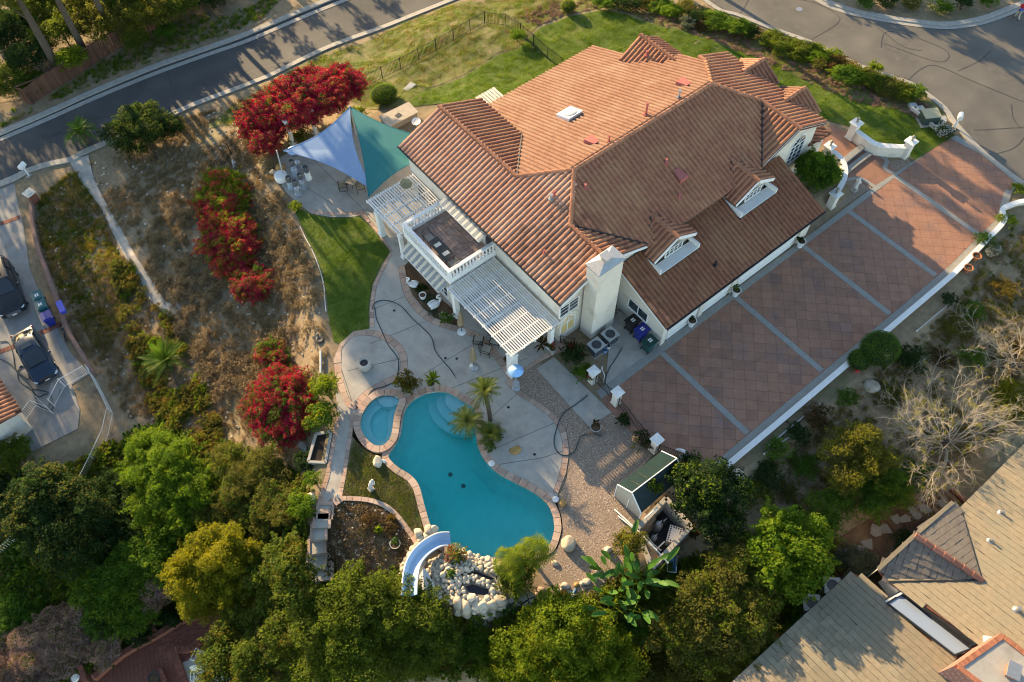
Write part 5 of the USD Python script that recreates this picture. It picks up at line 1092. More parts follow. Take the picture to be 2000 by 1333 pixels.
for px, py, lab in ((116,594,'blue plastic box on the brick wall, upper one'), (121,604,'blue plastic box on the brick wall, lower one')):
    c = G(px, py, WDRIVE_Z+.95); t = Thing('storage_box', lab, 'box', c); zb = WDRIVE_Z+.68; t.add('body', box(c[0], c[1], zb, .50, .34, .26, r5), m_boxblue if 'm_boxblue' in globals() else mat('box_blue', (.05,.07,.42), (.045,.06,.36), rough=.5)); t.add('lid', box(c[0], c[1], zb+.26, .56, .40, .05, r5), mat('box_lid', (.09,.10,.5), (.08,.09,.45), rough=.5))
c = G(124,655,zc); t = Thing('bicycle', 'dark bicycle lying against the brick wall', 'bicycle', c); ax = np.array([math.cos(r5), math.sin(r5), 0]); s_ = np.array([-ax[1], ax[0], 0]); tl = np.array([0,0,.85])+s_*.35
for o in (-.5, .5):
    ctr = c+ax*o+tl*.4; t.add('wheel', cat_([tube([ctr+.32*(math.cos(q)*ax+math.sin(q)*tl) for q in np.linspace(0, 2*math.pi, 22)], .028, 6)]), m_tyre)
fr = [(-.5,.4),(-.1,.42),(.05,.9),(.35,.85),(-.1,.42)]; P_ = [c+ax*u+tl*v for u, v in fr]; t.add('frame', cat_([tube([P_[0], P_[1]], .02, 6), tube([P_[1], P_[2]], .02, 6), tube([P_[2], P_[3]], .02, 6), tube([P_[3], P_[4]], .02, 6), tube([P_[3], c+ax*.5+tl*.4], .02, 6), tube([P_[0], P_[2]], .015, 6)]), m_carn); t.add('handlebar', tube([P_[3]+tl*.12-s_*.25, P_[3]+tl*.15, P_[3]+tl*.12+s_*.25], .016, 6), m_dark); t.add('saddle', blob(P_[2]+tl*.05, (.13,.07,.04), 2, 2, 0), m_dark)
for pts, lab in (([(0,668),(15,668),(25,690),(30,720),(45,735),(55,740),(60,725),(48,715),(35,725),(38,745),(60,760),(75,775),(90,770),(100,780),(95,795)],'dark hose coiled on the lower driveway beside the sedan'), ([(0,702),(20,712),(40,735),(58,752),(66,770),(75,790),(90,800),(103,798),(98,770),(75,762),(62,760)],'second dark hose trailing down the lower driveway')):
    q = smoothline([G(x, y, zc+.04) for x, y in pts], 6); t = Thing('garden_hose', lab, 'hose', q[0]); t.add('tube', tube(q, .03, 6), m_hose); t.add('nozzle', tube([q[-1], q[-1]+(q[-1]-q[-3])*.8], .04, 6), m_bronze)
def gt2(pts): return [tuple(GT(x, y)[:2]) for x, y in pts]
railing(gt2([(180,729),(202,770),(222,810),(224,830),(212,852),(198,880),(182,918),(163,953)]), 1.1, 'white iron fence bending down the slope below the brick wall', 'white_fence', 'fence', .14, m_white, r=.008, rails=(.1,.95))
railing(GP([(174,730),(144,746),(116,763),(108,795)], zc), 1.1, 'white iron fence closing the end of the lower driveway', 'white_fence', 'fence', .14, m_white, z=zc, r=.008)
railing(GP([(38,842),(58,812),(79,784),(104,808)], zc), 1.0, 'low white iron fence near the brown roof corner', 'white_fence', 'fence', .14, m_white, z=zc, r=.008)
railing(gt2([(-10,1100),(10,1085),(38,1060)]), 1.1, 'short white fence at the left edge below the dark tree', 'white_fence', 'fence', .16, m_white, r=.012)
nh = Thing('neighbour_house', 'corner of a brown tiled roof at the left edge', 'house', (*G(0,790,-1.5)[:2], WDRIVE_Z))
e0, e1, e2 = G(-2,737,-1.3)[:2], G(41,802,-1.3)[:2], G(-5,840,-1.3)[:2]
uph = np.array([-1., .25]); uph = np.array(e0)-np.array(e1); nrm = np.array([-uph[1], uph[0]])/np.linalg.norm(uph); nrm = nrm if nrm[0] < 0 else -nrm
pNH = ((lambda x, y: -1.3+.3*((x-e1[0])*nrm[0]+(y-e1[1])*nrm[1])), (.3*nrm[0], .3*nrm[1]))
PNH = sg.Polygon([e0, e1, e2, np.array(e2)+nrm*5, np.array(e0)+nrm*5+(np.array(e0)-np.array(e1))*.6, np.array(e0)+(np.array(e0)-np.array(e1))*.6]).buffer(0)
roof_slope(PNH, pNH, m_tile2, owner=nh); flush_tiles(120)
nh.add('wall', prism(PNH.buffer(-.45), WDRIVE_Z, -1.5), m_stucco)
wc = GT(172,910); t = Thing('wheelbarrow', 'dark red wheelbarrow tray lying on the lower lawn', 'wheelbarrow', wc)
v = np.array([[-.45,-.3,.3],[.45,-.3,.3],[.45,.3,.3],[-.45,.3,.3],[-.3,-.2,.05],[.3,-.2,.05],[.3,.2,.05],[-.3,.2,.05]])+wc; t.add('tray', (v, np.array([[4,5,1],[4,1,0],[5,6,2],[5,2,1],[6,7,3],[6,3,2],[7,4,0],[7,0,3],[4,6,5],[4,7,6]])), mat('barrow_red', (.16,.015,.012), (.12,.012,.01), rough=.6))
for s in (-1, 1): t.add('handle', tube([wc+[.3, s*.15, .1], wc+[-.95, s*.28, .35]], .02, 6), m_wood)
t.add('wheel', tube([wc+[.5,-.04,.15], wc+[.5,.04,.15]], .16, 12), m_tyre)

# ================================================================ bottom left brick patio
bp = Thing('brick_patio', None, None, (*BPATIO.centroid.coords[0], BRICK_Z), kind='structure')
bp.add('bed', prism(BPATIO, BRICK_Z-.1, BRICK_Z+.02), m_joint)
BL = []
bu = np.array(G(330,1275,BRICK_Z)[:2])-np.array(G(325,1240,BRICK_Z)[:2]); ang = math.atan2(bu[1], bu[0])
cc0 = np.array(G(330,1270,BRICK_Z)[:2])
for i in range(-60, 60):
    for j in range(-30, 30):
        x, y = i*.125, j*.25+(0 if i % 2 else .0)
        p = cc0+[x*math.cos(ang)-y*math.sin(ang), x*math.sin(ang)+y*math.cos(ang)]
        if BPATIO.contains(sg.Point(p)): BL.append((np.linalg.norm(np.array([*p, BRICK_Z])-np.array(G(360,1255,BRICK_Z))), box(p[0], p[1], BRICK_Z, .115, .238, .04+rng.uniform(0, .008), ang)))
BL.sort(key=lambda q: q[0])
for _, b_ in BL[:220]: bp.add('brick', b_, m_brick)
bp.add('bricks', cat_([b_ for _, b_ in BL[220:]]), m_brick, kind='stuff')
def blwall(pts, h, w, label):
    L0 = smoothline(GP(pts, BRICK_Z+h), 3) if len(pts) > 2 else np.array(GP(pts, BRICK_Z+h)); t = Thing('brick_wall', label, 'wall', (*L0[0], BRICK_Z)); B_ = sg.LineString(L0).buffer(w/2, cap_style=2)
    t.add('wall_body', prism(B_.buffer(-.015), BRICK_Z, BRICK_Z+h-.06), m_brick); stone_run(t, 'coping_brick', L0, B_, .125, m_brick, BRICK_Z+h, len(pts)*3, None, .07)
blwall([(180,1325),(240,1275),(303,1241),(330,1225),(355,1210),(385,1203),(405,1196)], .5, .36, 'long curved brick planter wall below the pink flowers'); blwall([(350,1180),(356,1195),(362,1212)], .5, .3, 'short brick wall running up to the pink flowers, right one'); blwall([(290,1205),(298,1225),(306,1245)], .5, .3, 'short brick wall running up to the pink flowers, left one'); blwall([(155,1300),(165,1333)], .5, .3, 'brick wall end at the bottom edge left of the brick patio')
blwall([(388,1252),(365,1268),(340,1272),(352,1310),(362,1340)], .35, .42, 'stepped brick edge around the white patio set'); blwall([(310,1305),(320,1330),(325,1345)], .4, .3, 'low brick kerb beside the dark planter at the bottom')
sl = shp(GP([(353,1297),(395,1280),(440,1300),(480,1345),(370,1350)], BRICK_Z)); struct('patio_slab', prism(sl, BRICK_Z, BRICK_Z+.10), m_conc)
m_plastic = mat('white_plastic', (.68,.66,.58), (.62,.60,.53), rough=.5)
def pchair(loc, rot, label):
    t = Thing('plastic_chair', label, 'chair', loc); c, s = math.cos(rot), math.sin(rot); R = lambda x, y, z: np.array([loc[0]+x*c-y*s, loc[1]+x*s+y*c, loc[2]+z])
    for a, b in ((-.26,-.26),(.26,-.26),(-.26,.26),(.26,.26)): t.add('leg', bar(R(a*1.1, b*1.1, 0), R(a, b, .42), .05, .05), m_plastic)
    for k in range(6): t.add('seat_slat', bar(R(-.26,-.22+k*.09,.43), R(.26,-.22+k*.09,.43), .07, .03), m_plastic)
    for k in range(7): t.add('back_slat', bar(R(-.22+k*.073,.27,.44), R(-.22+k*.073,.42,.92), .055, .025), m_plastic)
    t.add('back_frame', tube(smoothline([R(-.28,.26,.42), R(-.28,.42,.9), R(0,.45,.98), R(.28,.42,.9), R(.28,.26,.42)], 3), .03, 6), m_plastic)
    for q in (-1, 1): t.add('armrest', tube(smoothline([R(q*.3,-.26,.42), R(q*.32,-.24,.64), R(q*.32,.34,.66)], 3), .03, 6), m_plastic)
bz = BRICK_Z+.1
pchair(tuple(G(390,1322,bz)), -.5, 'white plastic garden chair on the lower slab, fully in view'); pchair(tuple(G(395,1282,bz)), 2.2, 'white plastic garden chair mostly hidden by the orange tipped tree')
table(tuple(G(437,1328,bz)), .55, .7, 'white plastic table under the orange tipped tree at the bottom', m_plastic)
for px, py, lab in ((305,1326,'dark round planter at the bottom edge of the brick patio'),): pot(tuple(G(px, py, BRICK_Z+.04)), .34, .4, m_dark, lab)
c = G(147,1325,BRICK_Z+.5); t = Thing('striped_cushion', 'pale striped round cushion at the bottom edge', 'cushion', c); t.add('body', blob(c, (.25,.25,.10), 1, 3, .03, 1), m_awn); 
for k in range(4): t.add('stripe', tube([c+[-.2+k*.13, -.17, .085], c+[-.2+k*.13, .17, .085]], .018, 4), m_awn2)

# ================================================================ bottom right neighbour house
H2Z = .5
m_shin = mat('tan_concrete_tile', (.29,.235,.155), (.215,.175,.118), scale=4, rough=.9, bump=.3, c3=(.23,.205,.14), s3=.6, f3=(.45,.7), isl=.16); m_shing = mat('grey_concrete_tile', (.21,.175,.135), (.15,.125,.10), scale=4, rough=.9, bump=.3, isl=.2)
m_redcap = mat('red_hip_tile', (.30,.13,.085), (.24,.105,.07), rough=.85, isl=.15)
h2 = Thing('neighbour_house', 'tan tiled house with long skylight and brick chimney, bottom right', 'house', (*G(1800,1200,H2Z)[:2], -3))
q0, q1 = G(1875,994,H2Z)[:2], G(1990,880,H2Z)[:2]; ev = (q1-q0)/np.linalg.norm(q1-q0); inn = np.array([ev[1], -ev[0]])
def H2pl(p, z, s, up): return ((lambda x, y: z+s*((x-p[0])*up[0]+(y-p[1])*up[1])), (s*up[0], s*up[1]))
pA = H2pl(q0, H2Z, .22, inn)
def onp(pl, px, py):
    z = 0.0
    for k in range(40): p = G(px, py, z); z += .5*(float(pl[0](p[0], p[1]))-z)
    return np.array([p[0], p[1], z])
A_ = [onp(pA, *p) for p in ((1875,994),(2010,866),(2300,1100),(2200,1330),(1922,1262),(1735,1136),(1800,1068))]
roof_slope([p[:2] for p in A_], pA, m_shin, owner=h2, w=.36, course=.42, flat=True)
# grey gable over the side window
g = [onp(pA, *p) for p in ((1716,1113),(1858,983),(1919,1136))]
hp0 = np.array([*G(1790,1010,H2Z+.9)[:2], H2Z+.95]); hp1 = np.array(onp(pA, 1917,1134))
g0 = np.array([*G(1715,1112,H2Z+.1)[:2], H2Z+.1]); g1 = np.array([*G(1860,982,H2Z+.1)[:2], H2Z+.1]); pk = np.array([*G(1786,1046,H2Z+1.05)[:2], H2Z+1.05])
def tri_plane(a, b, c):
    n = np.cross(b-a, c-a); return ((lambda x, y: a[2]-(n[0]*(x-a[0])+n[1]*(y-a[1]))/n[2]), (-n[0]/n[2], -n[1]/n[2]))
valL = onp(pA, 1735,1137); valR = onp(pA, 1876,996)
plL = tri_plane(g0, pk, hp1); plR = tri_plane(g1, pk, hp1)
roof_slope([g0[:2], pk[:2], hp1[:2], valL[:2]], plL, m_shing, owner=h2, w=.36, course=.40, flat=True)
roof_slope([g1[:2], pk[:2], hp1[:2], valR[:2]], plR, m_shing, owner=h2, w=.36, course=.40, flat=True)
ridge(h2, pk+[0,0,.03], hp1+[0,0,.03], m_redcap, .17, .06, .5)
h2.add('barge_tiles', cat_([bar(g0+[0,0,.03], pk+[0,0,.03], .22, .12), bar(pk+[0,0,.03], g1+[0,0,.03], .22, .12)]), m_shin)
h2.add('gable_wall', (np.array([g0-[0,0,.15], g1-[0,0,.15], pk-[0,0,.15], g0*[1,1,0]+[0,0,-3], g1*[1,1,0]+[0,0,-3]]), np.array([[0,1,2],[3,4,1],[3,1,0]])), m_stucco)
h2.add('valley_flashing', cat_([tube([valL+[0,0,.06], hp1+[0,0,.06]], .05, 5), tube([valR+[0,0,.06], hp1+[0,0,.06]], .05, 5)]), m_gut)
# lower roof
r0, r1, r2 = G(1664,1117,H2Z-.3)[:2], G(1447,1318,H2Z-.3)[:2], None
ev2 = (r1-r0)/np.linalg.norm(r1-r0); in2 = np.array([-ev2[1], ev2[0]]); cen = G(1750,1290,H2Z)[:2]; in2 = in2 if in2@(cen-r0) > 0 else -in2
pB = H2pl(r0, H2Z-.3, .16, in2)
B_ = [onp(pB, *p) for p in ((1664,1117),(1447,1318),(1420,1420),(1900,1450),(1862,1284),(1727,1178),(1734,1165))]
roof_slope([p[:2] for p in B_], pB, m_shin, owner=h2, w=.36, course=.42, flat=True); flush_tiles(300)
h2.add('gutter', cat_([bar(np.append(r0, H2Z-.33), np.append(r1+(r1-r0)*.1, H2Z-.33), .12, .10), bar(A_[0]-[0,0,.03], A_[1]-[0,0,.03], .12, .10)]), m_gut)
sk = [onp(pB, *p)+[0,0,.12] for p in ((1731,1180),(1862,1281))]+[onp(pA, *p)-[0,0,.25] for p in ((1905,1264),(1763,1159))]
m_sky = usdkit.material(stage, '/World/Looks/skylight_glass', {'d': ('principled_bsdf', {'base_color': (.22,.27,.34), 'roughness': .05, 'specular_ior_level': 1.0})}, [], surface='d.BSDF')
_n = np.cross(sk[1]-sk[0], sk[3]-sk[0]); sk[2] = sk[2]*[1,1,0]+[0,0,sk[0][2]-(_n[0]*(sk[2][0]-sk[0][0])+_n[1]*(sk[2][1]-sk[0][1]))/_n[2]]; skp = h2.add('long_skylight', (np.array(sk), np.array([[0,1,2],[0,2,3]])), m_sky); h2.add('skylight_frame', cat_([bar(sk[i]+[0,0,.01], sk[(i+1) % 4]+[0,0,.01], .09, .08) for i in range(4)]), m_gut, under=skp)
w0 = onp(pA, 1745,1146)
for wb_ in ([bar(np.array([*G(1726,1178,H2Z)[:2], H2Z-.2]), np.array([*G(1766,1156,H2Z)[:2], H2Z-.1]), .12, .45), bar(np.array([*G(1728,1128,H2Z-.5)[:2], H2Z-.8]), np.array([*G(1752,1158,H2Z-.5)[:2], H2Z-.8]), .14, 1.2), bar(np.array([*G(1858,1290,H2Z+.2)[:2], H2Z+.1]), np.array([*G(1835,1303,H2Z+.2)[:2], H2Z+.1]), .14, .5)]): h2.add('white_wall', wb_, m_white)
h2.add('wall', prism(sg.Polygon([p[:2] for p in A_]).buffer(-.5), -3.4, H2Z-.25), m_stucco); h2.add('wall', prism(sg.Polygon([p[:2] for p in B_]).buffer(-.5), -3.4, H2Z-.55), m_stucco)
# brick chimney block
tz = 3.0; ct = [G(*p, tz)[:2] for p in ((1955,1237),(2075,1330),(1990,1400),(1862,1302))]; CP = sg.Polygon(ct).convex_hull
chb = h2.add('chimney', prism(CP, -1.0, tz), m_brickfar if 'm_brickfar' in globals() else usdkit.material(stage, '/World/Looks/chimney_brick', {
    'g': ('geometry', {}), 'mp': ('mapping', {'scale': (3.3,3.3,3.3), 'rotation': (math.pi/2, 0, .25)}), 'b': ('brick_texture', {'color1': (.24,.075,.05), 'color2': (.17,.05,.035), 'mortar': (.42,.36,.30), 'scale': 1.0, 'mortar_size': .022, 'brick_width': .75, 'row_height': .25}), 'p': ('principled_bsdf', {'roughness': .9})},
    [('g.position', 'mp.vector'), ('mp.vector', 'b.vector'), ('b.color', 'p.base_color')], surface='p.BSDF'))
L0 = np.array(CP.buffer(-.14).exterior.coords); stone_run(h2, 'coping_brick', L0, CP.buffer(.04).difference(CP.buffer(-.3)), .24, m_brick, tz+.10, 4, None, .10) if False else None
cpb = []
for k in range(int(CP.length/.12)):
    p = np.array(CP.buffer(-.12).exterior.interpolate(k*.12).coords[0]); p2 = np.array(CP.buffer(-.12).exterior.interpolate(k*.12+.03).coords[0]); h2.add('coping_brick', box(p[0], p[1], tz+.002, .108, .26, .09+rng.uniform(0,.01), math.atan2(*(p2-p)[::-1])), mat('bright_brick', (.42,.17,.09), (.32,.12,.07), scale=5, rough=.9, isl=.2), under=chb)
h2.add('mortar_cap', prism(CP.buffer(-.25), tz, tz+.05), m_conc, under=chb); cf = CP.centroid
h2.add('flue_pot', cat_([box(cf.x+.1, cf.y, tz+.05, .6, .45, .4, .4)]), m_redcap, under=chb); h2.add('flue_cap', box(cf.x+.1, cf.y, tz+.45, .8, .62, .06, .4), m_metal, under=chb)
for px, py in ((1955,1003),(1934,1058),(1985,1192)):
    p = onp(pA, px, py); h2.add('vent_pipe', cat_([tube([p, p+[0,0,.38]], .06 if px < 1980 else .11, 8), lathe([(.22,.0),(.1,.08),(.1,.1)], p+[0,0,.02], 10)]), m_metal)
c = onp(pA, 1928,1252); h2.add('vent_box', box(c[0], c[1], c[2], .4, .4, .18, .7), m_white)
# slab, wall and units at the neighbour
N1 = shp([tuple(GT(*p)[:2]) for p in ((1880,985),(1858,960),(1900,925),(1960,880),(2010,830),(2080,870),(2010,900))]); struct('side_yard_slab', drape(N1, .04, .5), mat('olive_slab', (.20,.17,.10), (.15,.13,.08), rough=.9))
L0 = [GT(1856,958), GT(1885,985)]; t = Thing('brick_kerb', 'short brick kerb at the corner of the slab above the tan roof', 'kerb', L0[0]); t.add('body', bar(L0[0]+[0,0,.1], L0[1]+[0,0,.1], .25, .3), m_brick); t.add('coping', bar(L0[0]+[0,0,.28], L0[1]+[0,0,.28], .3, .06), m_brick)
for px, py, lab in ((1617,1152,'pale air conditioner by the lower roof edge, upper one'), (1577,1185,'pale air conditioner by the lower roof edge, lower one')):
    c = GT(px, py); t = Thing('air_conditioner', lab, 'air conditioner', c); t.add('pad', box(c[0], c[1], c[2]-.05, 1.1, 1.1, .12, .8), m_conc); t.add('cabinet', box(c[0], c[1], c[2]+.07, .85, .85, .75, .8), m_acdark); P = sg.box(-.46,-.46,.46,.46).buffer(.03).difference(sg.Point(0,0).buffer(.34)); v, f = prism(P, .82, .88); cs, sn = math.cos(.8), math.sin(.8)
    t.add('top_plate', (np.stack([v[:,0]*cs-v[:,1]*sn+c[0], v[:,0]*sn+v[:,1]*cs+c[1], v[:,2]+c[2]], 1), f), m_acgrey)
    t.add('fan', cat_([bar(c+[.3*math.cos(k*1.26), .3*math.sin(k*1.26), .78], c+[-.02, 0, .76], .13, .012) for k in range(5)]), m_dark)
for k, (px, py) in enumerate(((1745,1012),(1766,1013),(1786,1002),(1808,992),(1706,1035),(1729,1033),(1694,1060),(1678,1070),(1657,1076),(1633,1076),(1540,1165),(1527,1178),(1449,1295),(1837,980),(1607,1140))):
    c = GT(px, py); rg = np.random.default_rng(k); a = np.sort(rg.uniform(0, 6.28, 7)); P = sg.Polygon([(c[0]+(.26+.12*rg.random())*math.cos(q), c[1]+(.36+.14*rg.random())*math.sin(q)) for q in a]).buffer(.04)
    top('stepping_stone', prism(P, c[2]-.05, c[2]+.05), m_stone2, 'pale stepping stone in dark soil, '+('fourth below the grey gable','third below the grey gable','second below the grey gable, squarish','first below the grey gable, pointed','fifth below the grey gable','sixth, rounded, left of the gable','seventh, small, above the sage shrub','eighth, narrow, above the sage shrub','ninth, wide, above the sage shrub','tenth, beside the bright green tree','under the olive tree, right one','under the olive tree, left one','at the lower left roof corner','by the slab and bare bush','between tree and pale air conditioner')[k], 'stepping stone', 'stepping stones beside the tan roofed house')
struct('soil_path', drape(shp([tuple(GT(*p)[:2]) for p in ((1640,1050),(1720,1000),(1830,950),(1870,985),(1850,1000),(1715,1110),(1660,1115),(1480,1320),(1440,1310),(1540,1140))]), .025, .5), m_mulch)

# ================================================================ street furniture, person
def mailbox(px, py, z, label, rot=0.8, s=1.0):
    c = np.array(G(px, py, z)); t = Thing('mailbox', label, 'mailbox', c); t.add('post', box(c[0], c[1], z-.1, .11, .11, 1.15), m_white); t.add('base', box(c[0], c[1], z, .45, .3, .06, rot), m_conc)
    prof = sg.Polygon([(-.17,0),(.17,0)]+[(.17*math.cos(a), .2+.17*math.sin(a)) for a in np.linspace(0, math.pi, 9)]); v, f = prism(prof, -.3, .3); cs, sn = math.cos(rot), math.sin(rot)
    t.add('box', (np.stack([c[0]+v[:,2]*cs-v[:,0]*sn, c[1]+v[:,2]*sn+v[:,0]*cs, c[2]+1.02+v[:,1]], 1), f), m_white, smooth=30); t.add('door', (lambda vv: (vv, f))(np.stack([c[0]+(v[:,2]*.03-.315)*cs-v[:,0]*.9*sn, c[1]+(v[:,2]*.03-.315)*sn+v[:,0]*.9*cs, c[2]+1.04+v[:,1]*.9], 1)), m_plastic); t.add('brace', bar(c+[0,0,.7], c+[.25*cs,.25*sn,1.0], .06, .06), m_white)
mailbox(1863,250,.0,'white mailbox at the driveway corner by the street', .5); g_ = GT(57,344); mailbox(57,344,float(g_[2]),'white mailbox on the kerb of the lower left street', .6)
c = G(1817,226,.5); t = Thing('utility_cabinet', 'olive green transformer cabinet in a pit behind the kerb', 'cabinet', (c[0], c[1], -.1)); rz = -.55; t.add('cabinet', box(c[0], c[1], -.1, 1.25, .95, .8, rz), mat('util_green', (.05,.075,.065), (.04,.06,.05), rough=.6)); t.add('lid', box(c[0], c[1], .7, 1.32, 1.02, .07, rz), mat('util_lid', (.40,.37,.24), (.34,.31,.2), rough=.7)); t.add('pad', box(c[0], c[1], -.12, 1.6, 1.3, .1, rz), m_conc)
for px, py, lab in ((1783,206,'small grey utility lid left of the transformer cabinet'), (1797,212,'grey concrete block beside the transformer cabinet'), (1841,232,'grey utility lid right of the transformer cabinet')):
    c = G(px, py, .1); t = Thing('utility_box', lab, 'utility box', c); t.add('body', box(c[0], c[1], -.1, .62, .5, .25, rz), m_conc); t.add('lid', box(c[0], c[1], .15, .54, .42, .03, rz), m_acgrey)
pts = GP([(1780,212),(1800,228),(1824,248),(1832,251),(1842,243),(1845,238)], .1); wallpath(np.array(pts), .16, -.2, .22, m_stucco, 'kerb_wall', 'low cream wall around the utility cabinet pit', 'wall', None, .02, .03)
c = GT(1561,19); top('manhole_cover', lathe([(.3,.0),(.3,.05),(.26,.055),(0,.055)], c, 18), m_metal, 'small round manhole cover on the upper street', 'manhole cover')
c = G(775,236,.0); t = Thing('stone_barbecue', 'pale stone slab counter with a small grill behind the teal sail', 'barbecue', (c[0], c[1], -.1)); t.add('counter', box(c[0]+.2, c[1]-.1, -.2, 2.6, 1.3, .75, -.05), m_stone2); t.add('top_slab', box(c[0]+.2, c[1]-.1, .55, 2.8, 1.45, .08, -.05), mat('travertine', (.50,.42,.32), (.38,.32,.24), scale=4, rough=.8, bump=.3)); t.add('grill', box(c[0]+.1, c[1]-.2, .63, .45, .35, .03, .2), m_dark)
c = G(800,172,-.1); t = Thing('utility_box', 'flat greenish utility lid on the slope above the clipped shrub', 'utility box', GT(800,172)); c = GT(800,172); t.add('body', box(c[0], c[1], c[2]-.1, 1.1, .6, .2, .3), m_conc); t.add('lid', box(c[0], c[1], c[2]+.1, 1.0, .5, .03, .3), m_acgrey)
# walking person at the top right corner, body as one skin
pc_ = GT(1984,38); t = Thing('person', 'person walking in the street, red top, blue wrap and pale trousers', 'person', pc_)
hd = np.array([.75,.65,0]); hd /= np.linalg.norm(hd); sd = np.array([-hd[1], hd[0], 0]); J = lambda f, s, z: tuple(pc_+hd*f+sd*s+np.array([0,0,z]))
def hullbody(bones, refine=.035, it=6):
    mm = None
    for a, ra, b, rb in bones:
        h_ = m3.Manifold.batch_hull([m3.Manifold.sphere(ra, 14).translate(list(a)), m3.Manifold.sphere(rb, 14).translate(list(b))]); mm = h_ if mm is None else mm+h_
    v, f, _ = meshkit.arrays(mm.refine_to_length(refine), False); tm = trimesh.Trimesh(v, f); trimesh.smoothing.filter_taubin(tm, iterations=it); return np.array(tm.vertices), np.array(tm.faces)
hip = {s: J(0, s*.09, .92) for s in (-1, 1)}; kn = {1: J(.16, .10, .50), -1: J(.02, -.10, .48)}; an = {1: J(.22, .10, .09), -1: J(-.26, -.10, .14)}; to = {1: J(.38, .11, .05), -1: J(-.14, -.11, .05)}
bones = [(J(0,0,.95), .15, J(.01,0,1.15), .135), (J(.01,0,1.15), .135, J(.02,0,1.36), .15), (J(.02,-.15,1.42), .07, J(.02,.15,1.42), .07), (J(.02,0,1.45), .06, J(.04,0,1.56), .055), (J(.05,0,1.64), .095, J(.06,0,1.72), .09)]
for s in (-1, 1):
    bones += [(hip[s], .10, kn[s], .065), (kn[s], .062, an[s], .042), (an[s], .045, to[s], .035)]
    el = J(-s*.10, s*.24, 1.15); wr = J(-s*.02+.08, s*.25, .93); bones += [(J(.02, s*.18, 1.41), .06, el, .045), (el, .043, wr, .032), (wr, .035, J(-s*.02+.11, s*.25, .84), .03)]
    for q in range(4): bones.append((J(-s*.02+.11+.012*(q-1.5), s*.25, .84), .012, J(-s*.02+.14+.014*(q-1.5), s*.245, .765+.01*abs(q-1.5)), .009))
    bones.append((J(-s*.02+.10, s*.235, .87), .013, J(-s*.02+.145, s*.21, .82), .010))
bones += [(J(.145,0,1.66), .016, J(.165,0,1.64), .016)]
t.add('body', hullbody(bones), mat('skin', (.45,.27,.19), (.42,.25,.18), rough=.6), smooth=True)
t.add('shirt', hullbody([(J(.01,0,1.12), .155, J(.02,0,1.38), .165), (J(.02,-.17,1.42), .085, J(.02,.17,1.42), .085)]+[(J(.02, s*.18, 1.41), .075, J(-s*.06, s*.215, 1.26), .065) for s in (-1,1)]), mat('red_cloth', (.40,.02,.02), (.34,.02,.02), rough=.9), smooth=True)
t.add('jacket_wrap', hullbody([(J(0,-.06,.92), .14, J(0,.06,1.10), .155), (J(0,.08,.92), .13, J(0,-.05,1.08), .155)]), mat('blue_cloth', (.03,.08,.33), (.03,.07,.28), rough=.9), smooth=True)
t.add('trousers', hullbody([b for s in (-1, 1) for b in ((hip[s], .115, kn[s], .08), (kn[s], .078, tuple(np.array(an[s])+[0,0,.08]), .062))]+[(hip[-1], .11, hip[1], .11)]), mat('khaki_cloth', (.40,.34,.26), (.36,.30,.23), rough=.9), smooth=True)
for s in (-1, 1): t.add('shoe', hullbody([(an[s], .055, to[s], .045)]), m_tyre, smooth=True)
t.add('hair', hullbody([(J(.03,0,1.68), .10, J(.035,0,1.74), .092)]), mat('dark_hair', (.03,.02,.015), rough=.6), smooth=True)

# ================================================================ waterfall rocks, slide, boulders, low walls
def zp(pts): return [(x*.18+780, y*.18+1020) for x, y in pts]
mound = shp(GP(zp([(340,400),(450,340),(600,270),(760,310),(870,370),(1000,410),(1060,450),(1080,620),(1120,700),(1130,850),(1000,900),(850,960),(700,920),(560,850),(420,700),(330,620),(300,500)]), .5))
pond1 = shp(GP(zp([(775,540),(830,522),(1035,605),(990,622)]), .45)); pond2 = shp(GP(zp([(715,690),(790,662),(968,722),(958,785),(850,782),(740,745)]), .45))
wf = Thing('rock_waterfall', 'mound of pale rounded rocks with two dark basins at the pool end', 'rock waterfall', (*mound.centroid.coords[0], 0))
wf.add('core', prism(mound.buffer(-.15).difference(unary_union([pond1, pond2])), -1.6, .30), mat('dark_core', (.30,.26,.20), (.20,.17,.13), rough=.95))
m_pond = usdkit.material(stage, '/World/Looks/dark_pond', {'d': ('principled_bsdf', {'base_color': (.014,.011,.011), 'roughness': .06, 'specular_ior_level': .5})}, [], surface='d.BSDF')
for p in (pond1, pond2): wf.add('basin_water', prism(p.buffer(.1), .05, .20), m_pond)
rg = np.random.default_rng(5); placed = []
x0, y0, x1, y1 = mound.bounds; free = mound.difference(unary_union([pond1.buffer(.12), pond2.buffer(.12)])); edge = unary_union([pond1, pond2])
for k in range(6000):
    p = np.array([rg.uniform(x0-.1, x1+.1), rg.uniform(y0-.1, y1+.1)]); q = sg.Point(p)
    if not mound.buffer(.05).contains(q): continue
    r = rg.choice([.11,.13,.16,.19,.23,.28], p=[.2,.25,.25,.15,.1,.05])
    if edge.distance(q) < r*.8+.02: continue
    if all(np.hypot(*(p-o))> (r+s)*.70 for o, s in placed): placed.append((p, r))
    if len(placed) >= 285: break
for k, (p, r) in enumerate(placed):
    dm = mound.exterior.distance(sg.Point(p)); z = .12+.34*min(dm/.7, 1)
    wf.add('rock', rock((p[0], p[1], z), (r*1.1, r*rg.uniform(.85,1.1), r*rg.uniform(.7,.95)), 300+k, 1), m_rock, smooth=50)
facing = [zp([(820,900)])[0], zp([(900,920)])[0], zp([(1000,890)])[0], zp([(1090,850)])[0], zp([(720,920)])[0], zp([(640,880)])[0]]
